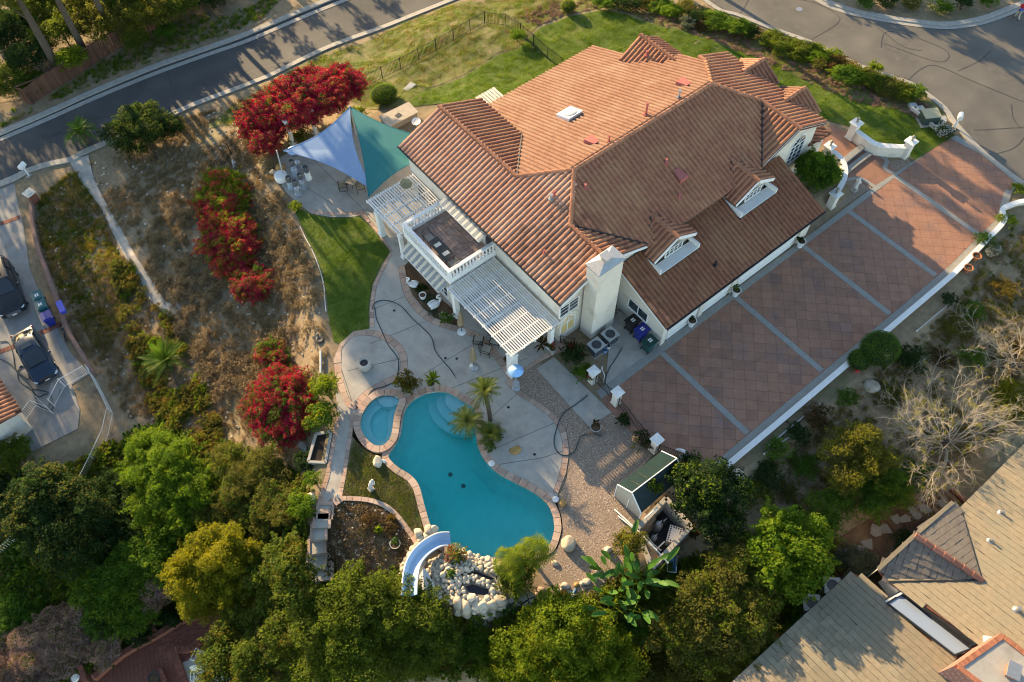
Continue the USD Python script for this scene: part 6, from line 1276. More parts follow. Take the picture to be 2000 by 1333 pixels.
for k, (px, py) in enumerate(facing):
    p = G(px, py, .1); wf.add('rock', rock((p[0], p[1], .05), (.38,.3,.45), 700+k, 2), m_rock, smooth=50); wf.add('rock', rock((p[0]-.1, p[1]-.12, -.5), (.38,.3,.4), 760+k, 2), m_rock, smooth=50)
# slide
sl_ = smoothline([(*G(800,1165,1.25)[:2], 1.25), (*G(803,1125,1.0)[:2], 1.0), (*G(812,1096,.75)[:2], .75), (*G(832,1073,.5)[:2], .5), (*G(858,1058,.28)[:2], .28), (*G(880,1056,.05)[:2], .02)], 8)
t = Thing('pool_slide', 'curved pale blue pool slide running down beside the rock waterfall', 'slide', (*sl_[20][:2], -.3))
tg = np.gradient(sl_, axis=0); V = []
pr = [(-.55,.22),(-.50,.30),(-.42,.24),(-.30,.08),(-.15,.01),(0,0),(.15,.01),(.30,.08),(.42,.24),(.50,.30),(.55,.22)]
for p, d in zip(sl_, tg):
    s = np.array([d[1], -d[0], 0]); s /= np.linalg.norm(s); V.append(np.array([p+s*a*.80+[0,0,b] for a, b in pr]))
n = len(pr); V = np.vstack(V); F_ = [f for i in range(len(sl_)-1) for j in range(n-1) for f in ([i*n+j, i*n+j+1, (i+1)*n+j+1], [i*n+j, (i+1)*n+j+1, (i+1)*n+j])]
m_slide = mat('slide_blue', (.30,.46,.66), (.25,.41,.61), scale=1.5, rough=.3, spec=.5)
t.add('chute', (V, np.array(F_)), m_slide, smooth=True)
for side, m_ in ((0, m_slide), (-1, m_white)): t.add('rim', tube(V.reshape(-1, n, 3)[:, 1 if side == 0 else n-2], .045, 6), m_white)
t.add('base', prism(sg.LineString(sl_[:-6, :2]).buffer(.4, cap_style=2), -1.5, -.02), m_conc)
t.add('white_apron', prism(shp(GP([(828,1108),(838,1122),(846,1140),(862,1160),(842,1172),(824,1150),(818,1125)], .55)), -.6, .5), m_white)
bl = [(737,905,.42,.38,m_rock,'large round grey boulder beside the hot tub'),(1110,1064,.55,.42,m_rock,'largest pale boulder at the pool corner by the gravel'),(1099,985,.26,.24,None,'orange tan stone beside the white skimmer lid'),(1084,1101,.22,.14,m_rock,'flat white stone between the palm clump and the gravel'),(1168,1114,.24,.2,m_rock,'upright white stone at the gravel edge near the big leaves'),(1160,1129,.24,.18,m_rock,'white stone below the upright one at the gravel edge'),(1146,1137,.26,.2,m_rock,'pale stone in the row edging the gravel'),(1136,1141,.16,.12,m_rock,'small pale stone in the row edging the gravel'),(1125,1143,.17,.12,None,'small tan stone in the row edging the gravel'),(1103,1146,.28,.2,m_rock,'cream stone above the blue star ornament'),(1092,1155,.2,.14,m_rock,'cream stone left of the blue star ornament'),(1186,1075,.28,.3,m_rock,'pale boulder at the foot of the yellow green shrub'),(1055,1156,.34,.2,m_stone,'pink flat boulder above the flagstone path'),(1063,1167,.36,.16,m_stone2,'grey flat boulder beside the pink one'),(1045,1197,.3,.22,m_stone2,'grey rounded boulder at the end of the flagstone path'),(1022,1203,.28,.14,m_rock,'pale slab stone on the flagstone path edge'),(1006,880,.40,.12,None,'flat orange rock lying on the concrete patio'),(1441,930,.5,.3,m_rock,'square pale boulder at the corner of the driveway wall'),(1700,757,.6,.3,m_rock,'wide pale boulder below the clipped round shrub'),(548,331,.45,.35,None,'orange tan boulder under the red flowers'),(534,338,.3,.25,m_rock,'pale boulder beside the white fire drum'),(589,868,.4,.3,m_rock,'pale boulder under the dark red bush'),(597,878,.35,.25,m_stone2,'grey boulder beside the white framed planter'),(817,1044,.35,.4,m_rock,'pale upright boulder at the top of the slide'),(838,1040,.42,.36,m_rock,'big pale boulder between coping and slide'),(608,972,.3,.3,m_rock,'pale stone by the path wall end'),(500,1005-40,.3,.2,m_rock,'pale stone half hidden in the shrubs'),(750,700+202,.14,.12,m_white,'small white stone next to the round boulder at the coping')]
m_tan = mat('tan_rock', (.45,.27,.09), (.34,.20,.07), scale=5, rough=.9, bump=.5)
for k, (px, py, r, h, m_, lab) in enumerate(bl):
    c = GT(px, py); top('boulder', rock((c[0], c[1], c[2]+h*.45), (r*.85, r*.7, h*.8), 900+k, 2), m_ or m_tan, lab, 'boulder', smooth=45)
side = zp([(360,90),(290,170),(235,205),(195,265),(160,310),(125,375),(85,430),(65,480),(60,530),(45,590)])
for k, (px, py) in enumerate(side):
    c = G(px, py, .1); top('boulder', rock((c[0], c[1], .12), (.28+.1*(k == 0), .24, .26), 980+k, 2), m_rock, ('first','second','third','fourth','fifth','sixth','seventh','eighth','ninth','last')[k]+' pale stone from the pool along the outer rim of the slide', 'boulder', 'stones along the outer rim of the slide', smooth=45)
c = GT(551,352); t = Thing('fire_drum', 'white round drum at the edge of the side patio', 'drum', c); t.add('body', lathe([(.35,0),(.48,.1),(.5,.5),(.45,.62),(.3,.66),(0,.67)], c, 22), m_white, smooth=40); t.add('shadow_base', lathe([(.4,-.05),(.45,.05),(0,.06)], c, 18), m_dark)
c = GT(1118,1165); t = Thing('star_ornament', 'blue and white star shaped ornament near the big leaves', 'ornament', c)
for k in range(5): a = k*1.257+.4; t.add('arm', tube([c+[0,0,.12], c+[.25*math.cos(a), .25*math.sin(a), .12], c+[.46*math.cos(a), .46*math.sin(a), .06]], [.11,.085,.035], 8), mat('star_blue', (.07,.16,.27), (.05,.12,.22), rough=.5), smooth=True)
t.add('face', blob(c+[0,0,.18], (.13,.13,.06), 1, 2, 0), m_white)
# flagstones below the waterfall
FL = shp(GP([(905,1188),(945,1184),(985,1178),(1030,1160),(1052,1168),(1040,1192),(1010,1210),(970,1222),(930,1228),(908,1226)], -.6)); fs = Thing('flagstone_path', None, None, (*FL.centroid.coords[0], -.7), kind='structure')
fs.add('bed', drape(FL, .02, .4), m_joint if False else m_gut); pts = []
for k in range(900):
    p = np.array([rg.uniform(FL.bounds[0], FL.bounds[2]), rg.uniform(FL.bounds[1], FL.bounds[3])])
    if FL.contains(sg.Point(p)) and all(np.hypot(*(p-o)) > .42 for o in pts): pts.append(p)
vor = shapely.voronoi_polygons(sg.MultiPoint(pts), extend_to=FL.buffer(1))
for g_ in vor.geoms:
    p = g_.intersection(FL).buffer(-.03).simplify(.03)
    for q in polys(p):
        if q.area > .02: v, f = prism(q, 0, 1); v = v.copy(); v[:, 2] = T(v[:, 0], v[:, 1])-.05+v[:, 2]*(.12+rg.uniform(0, .03)); fs.add('flagstone', (v, f), m_stone2)
# curved stone edged wall over the mulch, path steps, framed planter
wl = smoothline(GP([(664,974),(690,974),(720,977),(748,986),(772,1004),(795,1033),(813,1060)], .1), 5); t = Thing('garden_wall', 'curved low wall capped with pink stones around the mulch bed', 'wall', (*wl[10], -.5)); B_ = sg.LineString(wl).buffer(.15, cap_style=2)
t.add('wall_body', prism(B_.buffer(-.02), -.8, .06), m_stucco); stone_run(t, 'coping_stone', wl, B_, .42, m_stone, .12, 8, None, .07)
c = G(660,977,.1); t = Thing('wall_pier', 'stone pier at the top of the steps carrying a small figure', 'pier', (c[0], c[1], 0)); t.add('shaft', box(c[0], c[1], -.6, .45, .4, .68), m_stone); t.add('cap', box(c[0], c[1], .08, .55, .5, .07), m_stone)
for k, (a, b) in enumerate((((622,984),(652,984)),((618,1004),(648,1003)),((612,1030),(640,1027)),((606,1056),(637,1052)),((604,1082),(640,1082)),((612,1108),(652,1104)))):
    z = -.05-.26*k; p, q = np.array(G(*a, z)), np.array(G(*b, z)); d2 = q-p; nn = np.array([-d2[1], d2[0], 0])/np.linalg.norm(d2); nn = nn if nn[1] < 0 else -nn
    P = sg.Polygon([p[:2], q[:2], q[:2]+nn[:2]*1.0, p[:2]+nn[:2]*1.0]).buffer(0); zz_ = max(float(T(*r_[:2])) for r_ in (p, q, p+nn*.5, q+nn*.5))+.05; z = min(max(z, zz_), .03); p[2] = q[2] = z; stp = Thing('garden_step', None, None, (*p[:2], z), kind='structure'); stp.add('tread', prism(P.buffer(-.03), z-.5, z), m_conc); stp.add('nosing', bar(p+[0,0,.0], q, .26, .14), m_stone)
    for s0, s1 in ((p, p+nn*1.0), (q, q+nn*1.0)): stp.add('side_kerb', bar(s0-[0,0,.02], s1-[0,0,.02], .16, .16), m_stone)
PL = [G(*p, -.1) for p in ((618,850),(603,904),(637,906),(648,845))]; t = Thing('framed_planter', 'white framed planter box of dark soil beside the path', 'planter', PL[1])
for i in range(4): 
    a, b = PL[i], PL[(i+1) % 4]; t.add('frame', bar(a, b, .16, .4), m_conc)
t.add('soil', prism([tuple(p[:2]) for p in PL], -.5, -.02), mat('dark_soil', (.035,.025,.018), (.025,.018,.013), scale=20, rough=1, bump=.6))
q = [GT(628,690)+[0,0,.25], GT(628,735)+[0,0,.25]]; t = Thing('drain_pipe', 'grey pipe lying on the bare soil left of the circular patio', 'pipe', q[0]); t.add('pipe', tube(q, .09, 10), m_metal); t.add('inlet', lathe([(.25,0),(.28,.12),(.2,.14),(0,.10)], GT(625,665), 14), m_dark)
q = smoothline([GT(*p)+[0,0,.06] for p in ((586,443),(598,468),(610,490),(622,520),(632,555),(635,590),(637,610))], 5); t = Thing('garden_edging', 'thin pale edging pipe between lawn and bare slope', 'edging', q[0]); t.add('pipe', tube(q, .03, 6), m_plastic); t.add('clip', box(q[9][0], q[9][1], q[9][2], .08, .08, .08), m_dark)

# ================================================================ green shade shelter and pump pit
zt = 2.1; S = [np.array([*G(*p, z)[:2], z]) for p, z in (((1206,947),zt-.25),((1292,882),zt-.25),((1322,896),zt),((1234,963),zt),((1252,1003),.9),((1334,930),.9),((1204,962+20),0),((1246,1015),0))]
m_shade = mat('green_shade_net', (.004,.026,.026), (.003,.022,.022), scale=3, rough=.8, c3=(.005,.035,.03), s3=1.2); m_poly = mat('cloudy_panel', (.40,.36,.29), (.34,.31,.25), rough=.5)
gs = Thing('shade_shelter', 'dark green netted shelter with white frame at the gravel corner', 'shelter', (*S[3][:2], 0))
quad = lambda a, b, c, d: (np.array([a, b, c, d]), np.array([[0,1,2],[0,2,3]]))
for k in range(5):
    a, b = S[0]+(S[1]-S[0])*(k+.02)/5, S[0]+(S[1]-S[0])*(k+.98)/5; c, d = S[3]+(S[2]-S[3])*(k+.98)/5, S[3]+(S[2]-S[3])*(k+.02)/5; gs.add('roof_panel', quad(a-[0,0,.01*k], b, c, d-[0,0,.01*k]), m_shade)
gs.add('back_panel', quad(S[3], S[2], S[5], S[4]), mat('black_net', (.01,.02,.022), (.012,.024,.026), rough=.9))
gs.add('end_panel', (np.array([S[0], S[3], S[4], [*S[4][:2], 0], [*S[0][:2], 0]]), np.array([[0,1,2],[0,2,3],[0,3,4]])), m_poly)
for a, b in ((S[3],S[2]),(S[0],S[3]),(S[3],S[4]),(S[2],S[5]),(S[1],S[2])): gs.add('frame_bar', bar(a+[0,0,.03], b+[0,0,.03], .06, .06), m_white)
for p in (S[0], S[1], S[4], S[5], (S[0]+S[4])/2): gs.add('frame_post', bar([p[0], p[1], -.1], p, .05, .05), m_white)
pit = [G(*p, .15) for p in ((1301,973),(1350,1028),(1274,1108),(1243,1034))]
t = Thing('pump_pit', 'open concrete pump pit beside the shade shelter', 'pump pit', pit[0]); 
for i in range(4): t.add('wall', bar(pit[i]-[0,0,.75], pit[(i+1) % 4]-[0,0,.75], .28, 1.5), m_conc)
t.add('floor', prism([tuple(p[:2]) for p in pit], -1.5, -1.35), mat('pit_floor', (.06,.055,.05), (.04,.036,.034), scale=4, rough=.9))
def pitobj(px, py, z): return np.array(G(px, py, z))
c = pitobj(1318,1044,-.4); t = Thing('pool_heater', 'white slotted pool heater box in the pump pit', 'heater', (c[0], c[1], -1.35)); t.add('cabinet', box(c[0], c[1], -1.35, .95, .7, .85, .55), m_plastic)
P = sg.box(-.5,-.37,.5,.37); cs, sn = math.cos(.55), math.sin(.55)
rim = []
for k in range(7): rim += [(-.42+.14*k, .29), (-.42+.14*k, -.29)]
rim += [(s*.42, y) for s in (-1, 1) for y in (-.14, 0, .14)]
t.add('lid', box(c[0], c[1], -.5, 1.02, .76, .05, .55), m_white)
for x, y in rim: t.add('slot', box(c[0]+x*cs-y*sn, c[1]+x*sn+y*cs, -.449, .09, .08, .006, .55), m_dark)
for px, py, lab, mm, rr, hh in ((1285,1028,'tall round filter tank in the pump pit', m_metal, .26, .8), (1296,1020,'black pump in the pump pit', m_dark, .2, .45), (1278,1050,'grey pump at the near end of the pit', m_acgrey, .18, .4)):
    c = pitobj(px, py, -1.0); t = Thing('pool_pump' if rr < .25 else 'filter_tank', lab, 'pump' if rr < .25 else 'tank', (c[0], c[1], -1.35)); t.add('body', lathe([(rr,0),(rr,hh*.8),(rr*.6,hh),(0,hh+.02)], (c[0], c[1], -1.35), 16), mm, smooth=40); t.add('valve', tube([np.array([c[0], c[1], -1.35+hh]), np.array([c[0], c[1], -1.2+hh]), np.array([c[0]+.3, c[1], -1.2+hh])], .04, 8), m_white)
for pts, lab in (([(1262,1045,-.7),(1275,1062,-.7),(1290,1075,-.7)],'white plumbing pipe crossing the pit, left one'), ([(1298,1058,-.6),(1285,1070,-.6),(1272,1080,-.6)],'white plumbing pipe crossing the pit, right one'), ([(1200,995,.1),(1225,1018,.3),(1262,1053,.45),(1302,1097,.2)],'long white pole leaning across the pit wall'), ([(1207,1008,.1),(1240,1035,.3),(1280,1073,.4)],'second white pole leaning across the pit wall'), ([(1260,1013,.2),(1282,994,.9)],'white plank resting on the pit edge')):
    q = [np.array([*G(x, y, z)[:2], z]) for x, y, z in pts]; t = Thing('pvc_pipe', lab, 'pipe', q[0]); t.add('pipe', tube(smoothline(q, 4) if len(q) > 2 else q, .045, 8), m_white); t.add('joint', tube([q[-1], q[-1]+(q[-1]-q[-2])*.08], .06, 8), m_white)
c = GT(1310,1105); t = Thing('wheelbarrow', 'pale blue tub wheelbarrow behind the pump pit', 'wheelbarrow', c); v = np.array([[-.5,-.25,.4],[.5,-.3,.4],[.5,.3,.4],[-.5,.25,.4],[-.35,-.15,.12],[.3,-.2,.12],[.3,.2,.12],[-.35,.15,.12]])@np.array([[.7,.7,0],[-.7,.7,0],[0,0,1]])+c
t.add('tray', (v, np.array([[4,5,1],[4,1,0],[5,6,2],[5,2,1],[6,7,3],[6,3,2],[7,4,0],[7,0,3],[4,6,5],[4,7,6]])), m_skyblue); t.add('rim', tube(np.vstack([v[:4], v[:1]]), .03, 5), m_white)
c = GT(1330,893); t = Thing('garden_ornament', 'white crescent shaped ornament at the driveway corner', 'ornament', c); t.add('crescent', tube([c+[.0,.5-.25*k*.4+.1*0,.25+.0*k]+np.array([.18*math.sin(k*.5), -.05*k, .06*k]) for k in range(7)], [.04,.1,.13,.14,.13,.1,.04], 8), m_white, smooth=True); t.add('base', lathe([(.2,0),(.15,.15),(0,.16)], c, 10), m_conc)
# long pipes lying behind the driveway wall
for k, (a, b, lab) in enumerate((((1500,872),(1600,790),'long grey pipe lying behind the driveway wall near the shrubs'), ((1490,890),(1570,835),'shorter white pipe lying behind the driveway wall'), ((1788,650),(1850,598),'grey pole lying behind the sunlit bend of the driveway wall'))):
    q = [GT(*a)+[0,0,.12], GT(*b)+[0,0,.12]]; t = Thing('pvc_pipe', lab, 'pipe', q[0]); t.add('pipe', tube(q, .05, 7), m_metal); t.add('joint', tube([q[0], q[0]+(q[1]-q[0])*.03], .065, 7), m_white)
for px, py, lab in ((1903,507,'terracotta pot tipped over behind the driveway wall, upper one'), (1887,530,'terracotta pot tipped over behind the driveway wall, lower one')):
    pot(tuple(GT(px, py)), .3, .42, mat('terracotta', (.42,.16,.07), (.34,.13,.06), rough=.85), lab)
c = GT(1672,726); t = Thing('red_ball', 'small red ball under the clipped shrub by the wall', 'ball', c); t.add('ball', blob(c+[0,0,.16], (.17,.17,.17), 1, 3, 0), mat('red_ball_paint', (.45,.01,.03), (.4,.01,.03), rough=.4), smooth=True); t.add('seam', lathe([(.172,.155),(.174,.16),(.172,.165)], c, 20), m_white)

# ================================================================ planting
LM = {
 'dark': leafmat('leaf_dark', [(0.034,0.070,0.015),(0.061,0.114,0.022),(0.099,0.164,0.029)]),
 'oak': leafmat('leaf_oak', [(0.118,0.156,0.016),(0.227,0.272,0.021),(0.390,0.406,0.029)]),
 'olive': leafmat('leaf_olive', [(0.146,0.145,0.026),(0.273,0.259,0.036),(0.463,0.381,0.053)]),
 'green': leafmat('leaf_green', [(0.088,0.174,0.015),(0.174,0.314,0.021),(0.324,0.484,0.033)]),
 'bright': leafmat('leaf_bright', [(0.127,0.218,0.012),(0.253,0.368,0.016),(0.414,0.494,0.030)]),
 'yellow': leafmat('leaf_yellow', [(0.253,0.247,0.012),(0.437,0.391,0.016),(0.620,0.494,0.025)]),
 'lime': leafmat('leaf_lime', [(0.172,0.241,0.012),(0.333,0.402,0.020),(0.529,0.540,0.035)]),
 'orange': leafmat('leaf_orange', [(0.138,0.117,0.014),(0.345,0.179,0.016),(0.552,0.235,0.021)]),
 'tips': leafmat('leaf_tips', [(0.103,0.152,0.017),(0.208,0.251,0.025),(0.347,0.306,0.035),(0.600,0.473,0.085)]),
 'red': leafmat('petal_red', [(0.520,0.007,0.041),(0.620,0.014,0.074),(0.620,0.042,0.115)], trans=.3),
 'magenta': leafmat('petal_crimson', [(.36,.004,.05),(.60,.008,.075),(.75,.02,.10)], trans=.3),
 'pink': leafmat('petal_pale_pink', [(0.299,0.179,0.134),(0.628,0.403,0.329),(0.850,0.628,0.538)], trans=.25),
 'sage': leafmat('leaf_sage', [(0.116,0.141,0.083),(0.197,0.230,0.141),(0.312,0.345,0.213)]),
 'rust': leafmat('leaf_rust', [(0.101,0.070,0.024),(0.201,0.101,0.030),(0.362,0.151,0.040)]),
 'straw': leafmat('straw', [(0.284,0.204,0.099),(0.448,0.322,0.164),(0.620,0.476,0.246)], trans=.2),
 'gold': leafmat('golden_weed', [(0.195,0.150,0.025),(0.390,0.256,0.044),(0.650,0.390,0.075)]),
 'palm': leafmat('palm_leaf', [(0.126,0.164,0.021),(0.274,0.289,0.035),(0.526,0.443,0.079)]),
 'fan': leafmat('fan_leaf', [(0.201,0.262,0.024),(0.362,0.402,0.040),(0.604,0.564,0.081)]),
 'banana': leafmat('broad_leaf', [(0.052,0.138,0.017),(0.103,0.224,0.028),(0.190,0.310,0.052)], trans=.3),
 'white': leafmat('petal_white', [(0.690,0.690,0.621),(0.850,0.850,0.800)], trans=.2),
}
m_bark = mat('bark', (.11,.08,.055), (.06,.045,.032), scale=8, rough=.95, bump=.8)
m_twig = mat('grey_twig', (.50,.42,.31), (.34,.28,.20), scale=6, rough=.9)
def leafcloud(lobes, leaf, dens, seed, el=1.7, up=.0, low=-.25, rnd_n=1.1, shell=(.62, 1.06)):
    rg = np.random.default_rng(seed); L = np.asarray(lobes, float)
    ar = 4*math.pi*(((L[:,3]*L[:,4])**1.6+(L[:,3]*L[:,5])**1.6+(L[:,4]*L[:,5])**1.6)/3)**(1/1.6)
    n = np.maximum(5, (dens*ar*.56/(leaf*leaf/el)).astype(int)); k = np.repeat(np.arange(len(L)), n); N = len(k)
    d = rg.normal(size=(N, 3)); d /= np.linalg.norm(d, axis=1, keepdims=True)
    b = d[:, 2] < low; d[b, 2] *= -1
    r = rg.uniform(shell[0]**2, shell[1]**2, N)**.5
    p = L[k, :3]+d*L[k, 3:6]*r[:, None]
    nn = d/L[k, 3:6]; nn /= np.linalg.norm(nn, axis=1, keepdims=True); nn = nn+[0, 0, up*.4]+rnd_n*rg.normal(size=(N, 3)); nn /= np.linalg.norm(nn, axis=1, keepdims=True)
    t = np.cross(nn, rg.normal(size=(N, 3))); t /= np.maximum(np.linalg.norm(t, axis=1, keepdims=True), 1e-9); s = np.cross(nn, t)
    sz = leaf*rg.uniform(.65, 1.3, N)[:, None]
    a, c_ = t*sz*.5, s*sz*.5/el; bend = nn*sz*.12
    V = np.stack([p-a-bend, p+c_, p+a-bend, p-c_], 1).reshape(-1, 3)
    q = 4*np.arange(N)[:, None]; F_ = np.concatenate([q+[0,1,2], q+[0,2,3]], 1).reshape(-1, 3)
    return V, F_
def clump(c, R, n, seed, sub=(.22, .42), low=-.1, inner=True):
    """small leafy lobes over a bigger rounded crown with an uneven outline"""
    rg = np.random.default_rng(seed); c, R = np.array(c, float), np.array(R, float); out = []
    for i in range(n):
        d = rg.normal(size=3); d /= np.linalg.norm(d); d[2] = d[2] if d[2] > low else -d[2]*.5
        s = rg.uniform(*sub); k = rg.uniform(.55, 1.0)*(1-s*.45)
        out.append([*(c+d*R*k), R[0]*s, R[1]*s, R[2]*s*rg.uniform(.8, 1.2)])
    for i in range(n//2):
        d = rg.normal(size=3); d /= np.linalg.norm(d); d[2] = abs(d[2])*.8 if d[2] < low else d[2]; q = 1+rg.uniform(-.12, .1)
        for k, s in ((.86, .13), (1.0, .10), (1.12, .07)): out.append([*(c+d*R*k*q), R[0]*s, R[1]*s, R[2]*s])
    if inner: out.append([*c, *(R*.5)])
    return out
def atp(px, py, h):
    """the point h metres above the terrain seen at a picture point"""
    z = h-1.0
    for k in range(40): p = G(px, py, z); z += .6*(float(T(p[0], p[1]))+h-z)
    return np.array([p[0], p[1], z])
def mpx(px, py, z): return np.linalg.norm(np.array(G(px, py, z))-CAM)/FPX   # metres spanned by one picture pixel there
def trunk(base, topc, r, seed, limbs=5, spread=None):
    rg = np.random.default_rng(seed); b, t_ = np.array(base, float), np.array(topc, float); H = np.linalg.norm(t_-b); spread = spread or H*.4
    ms = [tube(smoothline([b-[0,0,.2], b+(t_-b)*.4+rg.normal(0, .04*H, 3)*[1,1,0], t_], 5), np.linspace(r*1.25, r*.45, 11), 7)]
    for k in range(limbs):
        f = rg.uniform(.35, .8); s = b+(t_-b)*f; a = k*2.4+rg.uniform(0, 1); e = t_+np.array([math.cos(a)*spread, math.sin(a)*spread, rg.uniform(-.1, .35)*H]); ms.append(tube(smoothline([s, (s+e)/2+[0,0,.06*H], e], 4), np.linspace(r*.55, r*.12, 9), 5))
    return cat_(ms)
def shrub(name, label, cat, px, py, rpx, H, kind, leaf=.13, dens=1.1, seed=0, n=None, ry=1.0, group=None, extra=(), stem=.05, up=.0, sub=(.22,.42), base=None, tall=False):
    """crown centre at a picture point; rpx = radius in pixels; H = height above the ground; extra = flowers ((kind, share, leaf))"""
    c = atp(px, py, H*.5); r = rpx*mpx(px, py, c[2])
    g = np.array([c[0], c[1], float(T(c[0], c[1]))])
    t = Thing(name, label, cat, g, group)
    R = np.array([r, r*ry, H*.5]); lb = clump(c, R, n or int(14+r*14), seed+int(px*3+py), sub)
    lv = leafcloud(lb, leaf, dens, seed+int(px+py*7), up=up)
    t.add('crown', lv, LM[kind])
    for i, (k2, share, lf) in enumerate(extra):
        rg = np.random.default_rng(seed+i+int(px)); pick = [q for q in lb if rg.random() < share]
        if pick:
            pk = np.array(pick); pk[:, 3:6] *= 1.06; t.add('flowers' if k2 in ('red','magenta','pink','white') else 'tips', leafcloud(pk, lf, .55, seed+i+3, up=.5, low=.0, shell=(.92, 1.1)), LM[k2], kind='stuff' if k2 not in ('red','magenta','pink','white') else None)
    t.add('trunk' if cat == 'tree' else 'stem', trunk(g, c, stem if cat != 'tree' else max(stem, .07+.02*H), seed+1, 4, r*.6), m_bark)
    return t
def tree(label, lobes, H, kind, leaf, dens, seed, basepx=None, extra=(), name='tree', cat='tree', r=.16, group=None, low=-.25):
    """lobes: (px, py, radius in pixels, height of the lobe centre above the ground, vertical radius in metres)"""
    L = []; cs = []
    for i, (px, py, rpx, h, rz) in enumerate(lobes):
        c = atp(px, py, h); rr = 1.12*rpx*mpx(px, py, c[2]); cs.append(c); L += clump(c, (rr, rr, rz), int(12+rr*11), seed+i*17, (.2, .38))
    c = np.mean(cs, 0); b = np.array([c[0], c[1], float(T(c[0], c[1]))])
    t = Thing(name, label, cat, b, group); t.add('crown', leafcloud(L, leaf, dens, seed, low=low), LM[kind])
    for i, (k2, share, lf) in enumerate(extra):
        rg = np.random.default_rng(seed+i); pk = np.array([q for q in L if rg.random() < share])
        if len(pk): pk[:, 3:6] *= 1.05; t.add('flowers' if k2 in ('red','magenta','pink','white') else 'tips', leafcloud(pk, lf, .4, seed+i+3, up=.5, low=.0, shell=(.93, 1.1)), LM[k2], kind='stuff' if k2 not in ('red','magenta','pink','white') else None)
    top_ = c.copy(); ms = [trunk(b, top_, r, seed, 3)]
    for q in cs: ms.append(tube(smoothline([b+(top_-b)*.35, (b+q)/2+[0,0,.2], q], 4), np.linspace(r*.7, r*.2, 9), 6))
    t.add('trunk', cat_(ms), m_bark); return t

# ---------------------------------------------------------------- flowering climbers
def bougain(label, lobes, red, seed, redshare=.75, greenside=None):
    L = []; 
    for i, (px, py, rpx, h, rz) in enumerate(lobes):
        c = atp(px, py, h); rr = 1.18*rpx*mpx(px, py, c[2]); L += clump(c, (rr, rr, rz), int(26+rr*30), seed+i*13, (.16, .30))
    L = np.array(L); c = L[:, :3].mean(0); b = np.array([c[0], c[1], float(T(c[0], c[1]))])
    t = Thing('bougainvillea', label, 'bougainvillea', b); t.add('leaves', leafcloud(L*np.array([1,1,1,.95,.95,.95]), .11, .85, seed), LM['lime' if greenside is not None else 'green'])
    rg = np.random.default_rng(seed); w = rg.random(len(L)) < redshare
    if greenside is not None: w &= ((L[:, :2]-c[:2])@np.array(greenside) < rg.normal(.35, .5, len(L))) | (rg.random(len(L)) < .22)
    R_ = L[w]; R_[:, 3:6] *= 1.07; h = rg.random(len(R_)) < .6
    t.add('flowers', leafcloud(R_[h], .10, .95, seed+1, up=.4, shell=(.85, 1.12)), LM[red]); t.add('flowers', leafcloud(R_[~h], .10, .95, seed+2, up=.4, shell=(.85, 1.12)), LM['red' if red == 'magenta' else 'magenta'])
    t.add('stem', trunk(b, c, .07, seed, 6), m_bark); return t
bougain('huge crimson flowering hedge stretched above the blue sail', [(512,232,38,2.0,1.1),(500,258,26,1.6,.9),(545,222,40,2.2,1.1),(572,190,40,2.3,1.2),(600,172,38,2.4,1.2),(632,188,42,2.3,1.1),(660,170,42,2.3,1.2),(688,176,26,2.1,1.1),(555,205,38,2.2,1.1),(588,180,38,2.3,1.1),(530,215,34,2.0,1.0),(615,190,38,2.3,1.1),(500,242,28,1.8,1.0),(536,250,30,1.6,.9),(650,188,34,2.2,1.0),(575,228,32,2.0,.9),(600,215,36,2.0,1.0),(520,280,26,1.3,.9)], 'red', 3, .92)
bougain('long flowering hedge on the bare slope, red on one side and green on the other', [(440,365,36,.8,.9),(420,392,34,.8,.9),(446,405,36,1.0,.9),(432,440,34,.9,.9),(462,446,32,1.0,.9),(430,476,36,.9,.9),(466,480,34,.9,.9),(448,512,32,.7,.8),(466,530,24,.5,.7),(425,415,30,.7,.8),(450,455,36,.9,.8),(470,500,28,.7,.7),(425,352,26,.6,.7),(455,388,30,.8,.8)], 'red', 5, .66, (.9, .35))
bougain('round dark red flowering bush below the long hedge', [(497,556,36,.8,.8),(480,570,22,.6,.6)], 'magenta', 7, .55)
bougain('small flowering bush with few red blooms on the dry bank', [(530,690,28,.6,.7),(545,708,22,.5,.6)], 'magenta', 9, .4)
bougain('big round bush speckled with red flowers left of the hot tub', [(552,770,48,1.2,1.2),(525,800,42,1.0,1.1),(575,800,44,1.0,1.1),(550,830,46,.8,.9)], 'red', 11, .55)
# ---------------------------------------------------------------- shrubs near the pool and house
shrub('shrub','bright green shrub next to the speckled red bush, upper one','shrub',634,758,31,1.5,'lime',.13,seed=1,extra=(('yellow',.3,.12),)); shrub('shrub','green shrub with yellow tips next to the speckled red bush, lower one','shrub',626,815,34,1.4,'green',.13,seed=2,extra=(('yellow',.35,.12),))
shrub('shrub','orange and gold shrub between hot tub and pool','shrub',797,747,26,1.1,'orange',.10,1.3,seed=3,extra=(('lime',.25,.10),))
def clipped(label, px, py, rpx, H, kind, ry=.8, group=None, rot=0):
    c = atp(px, py, H*.52); r = rpx*mpx(px, py, c[2]); g = np.array([c[0], c[1], float(T(c[0], c[1]))]); t = Thing('clipped_shrub', label, 'shrub', g, group)
    t.add('crown', leafcloud([[*c, r, r*ry, H*.5]], .07, 1.9, int(px), shell=(.93, 1.02), rnd_n=.45, low=-.5), LM[kind]); t.add('inner_twigs', blob(c, (r*.9, r*ry*.9, H*.45), 1, 3, .03), mat('inner_shade', (.012,.016,.006), (.008,.01,.004), rough=1), smooth=True); t.add('stem', tube([g-[0,0,.2], c], .09, 6), m_bark)  # solid near black core painted for the shade inside the crown
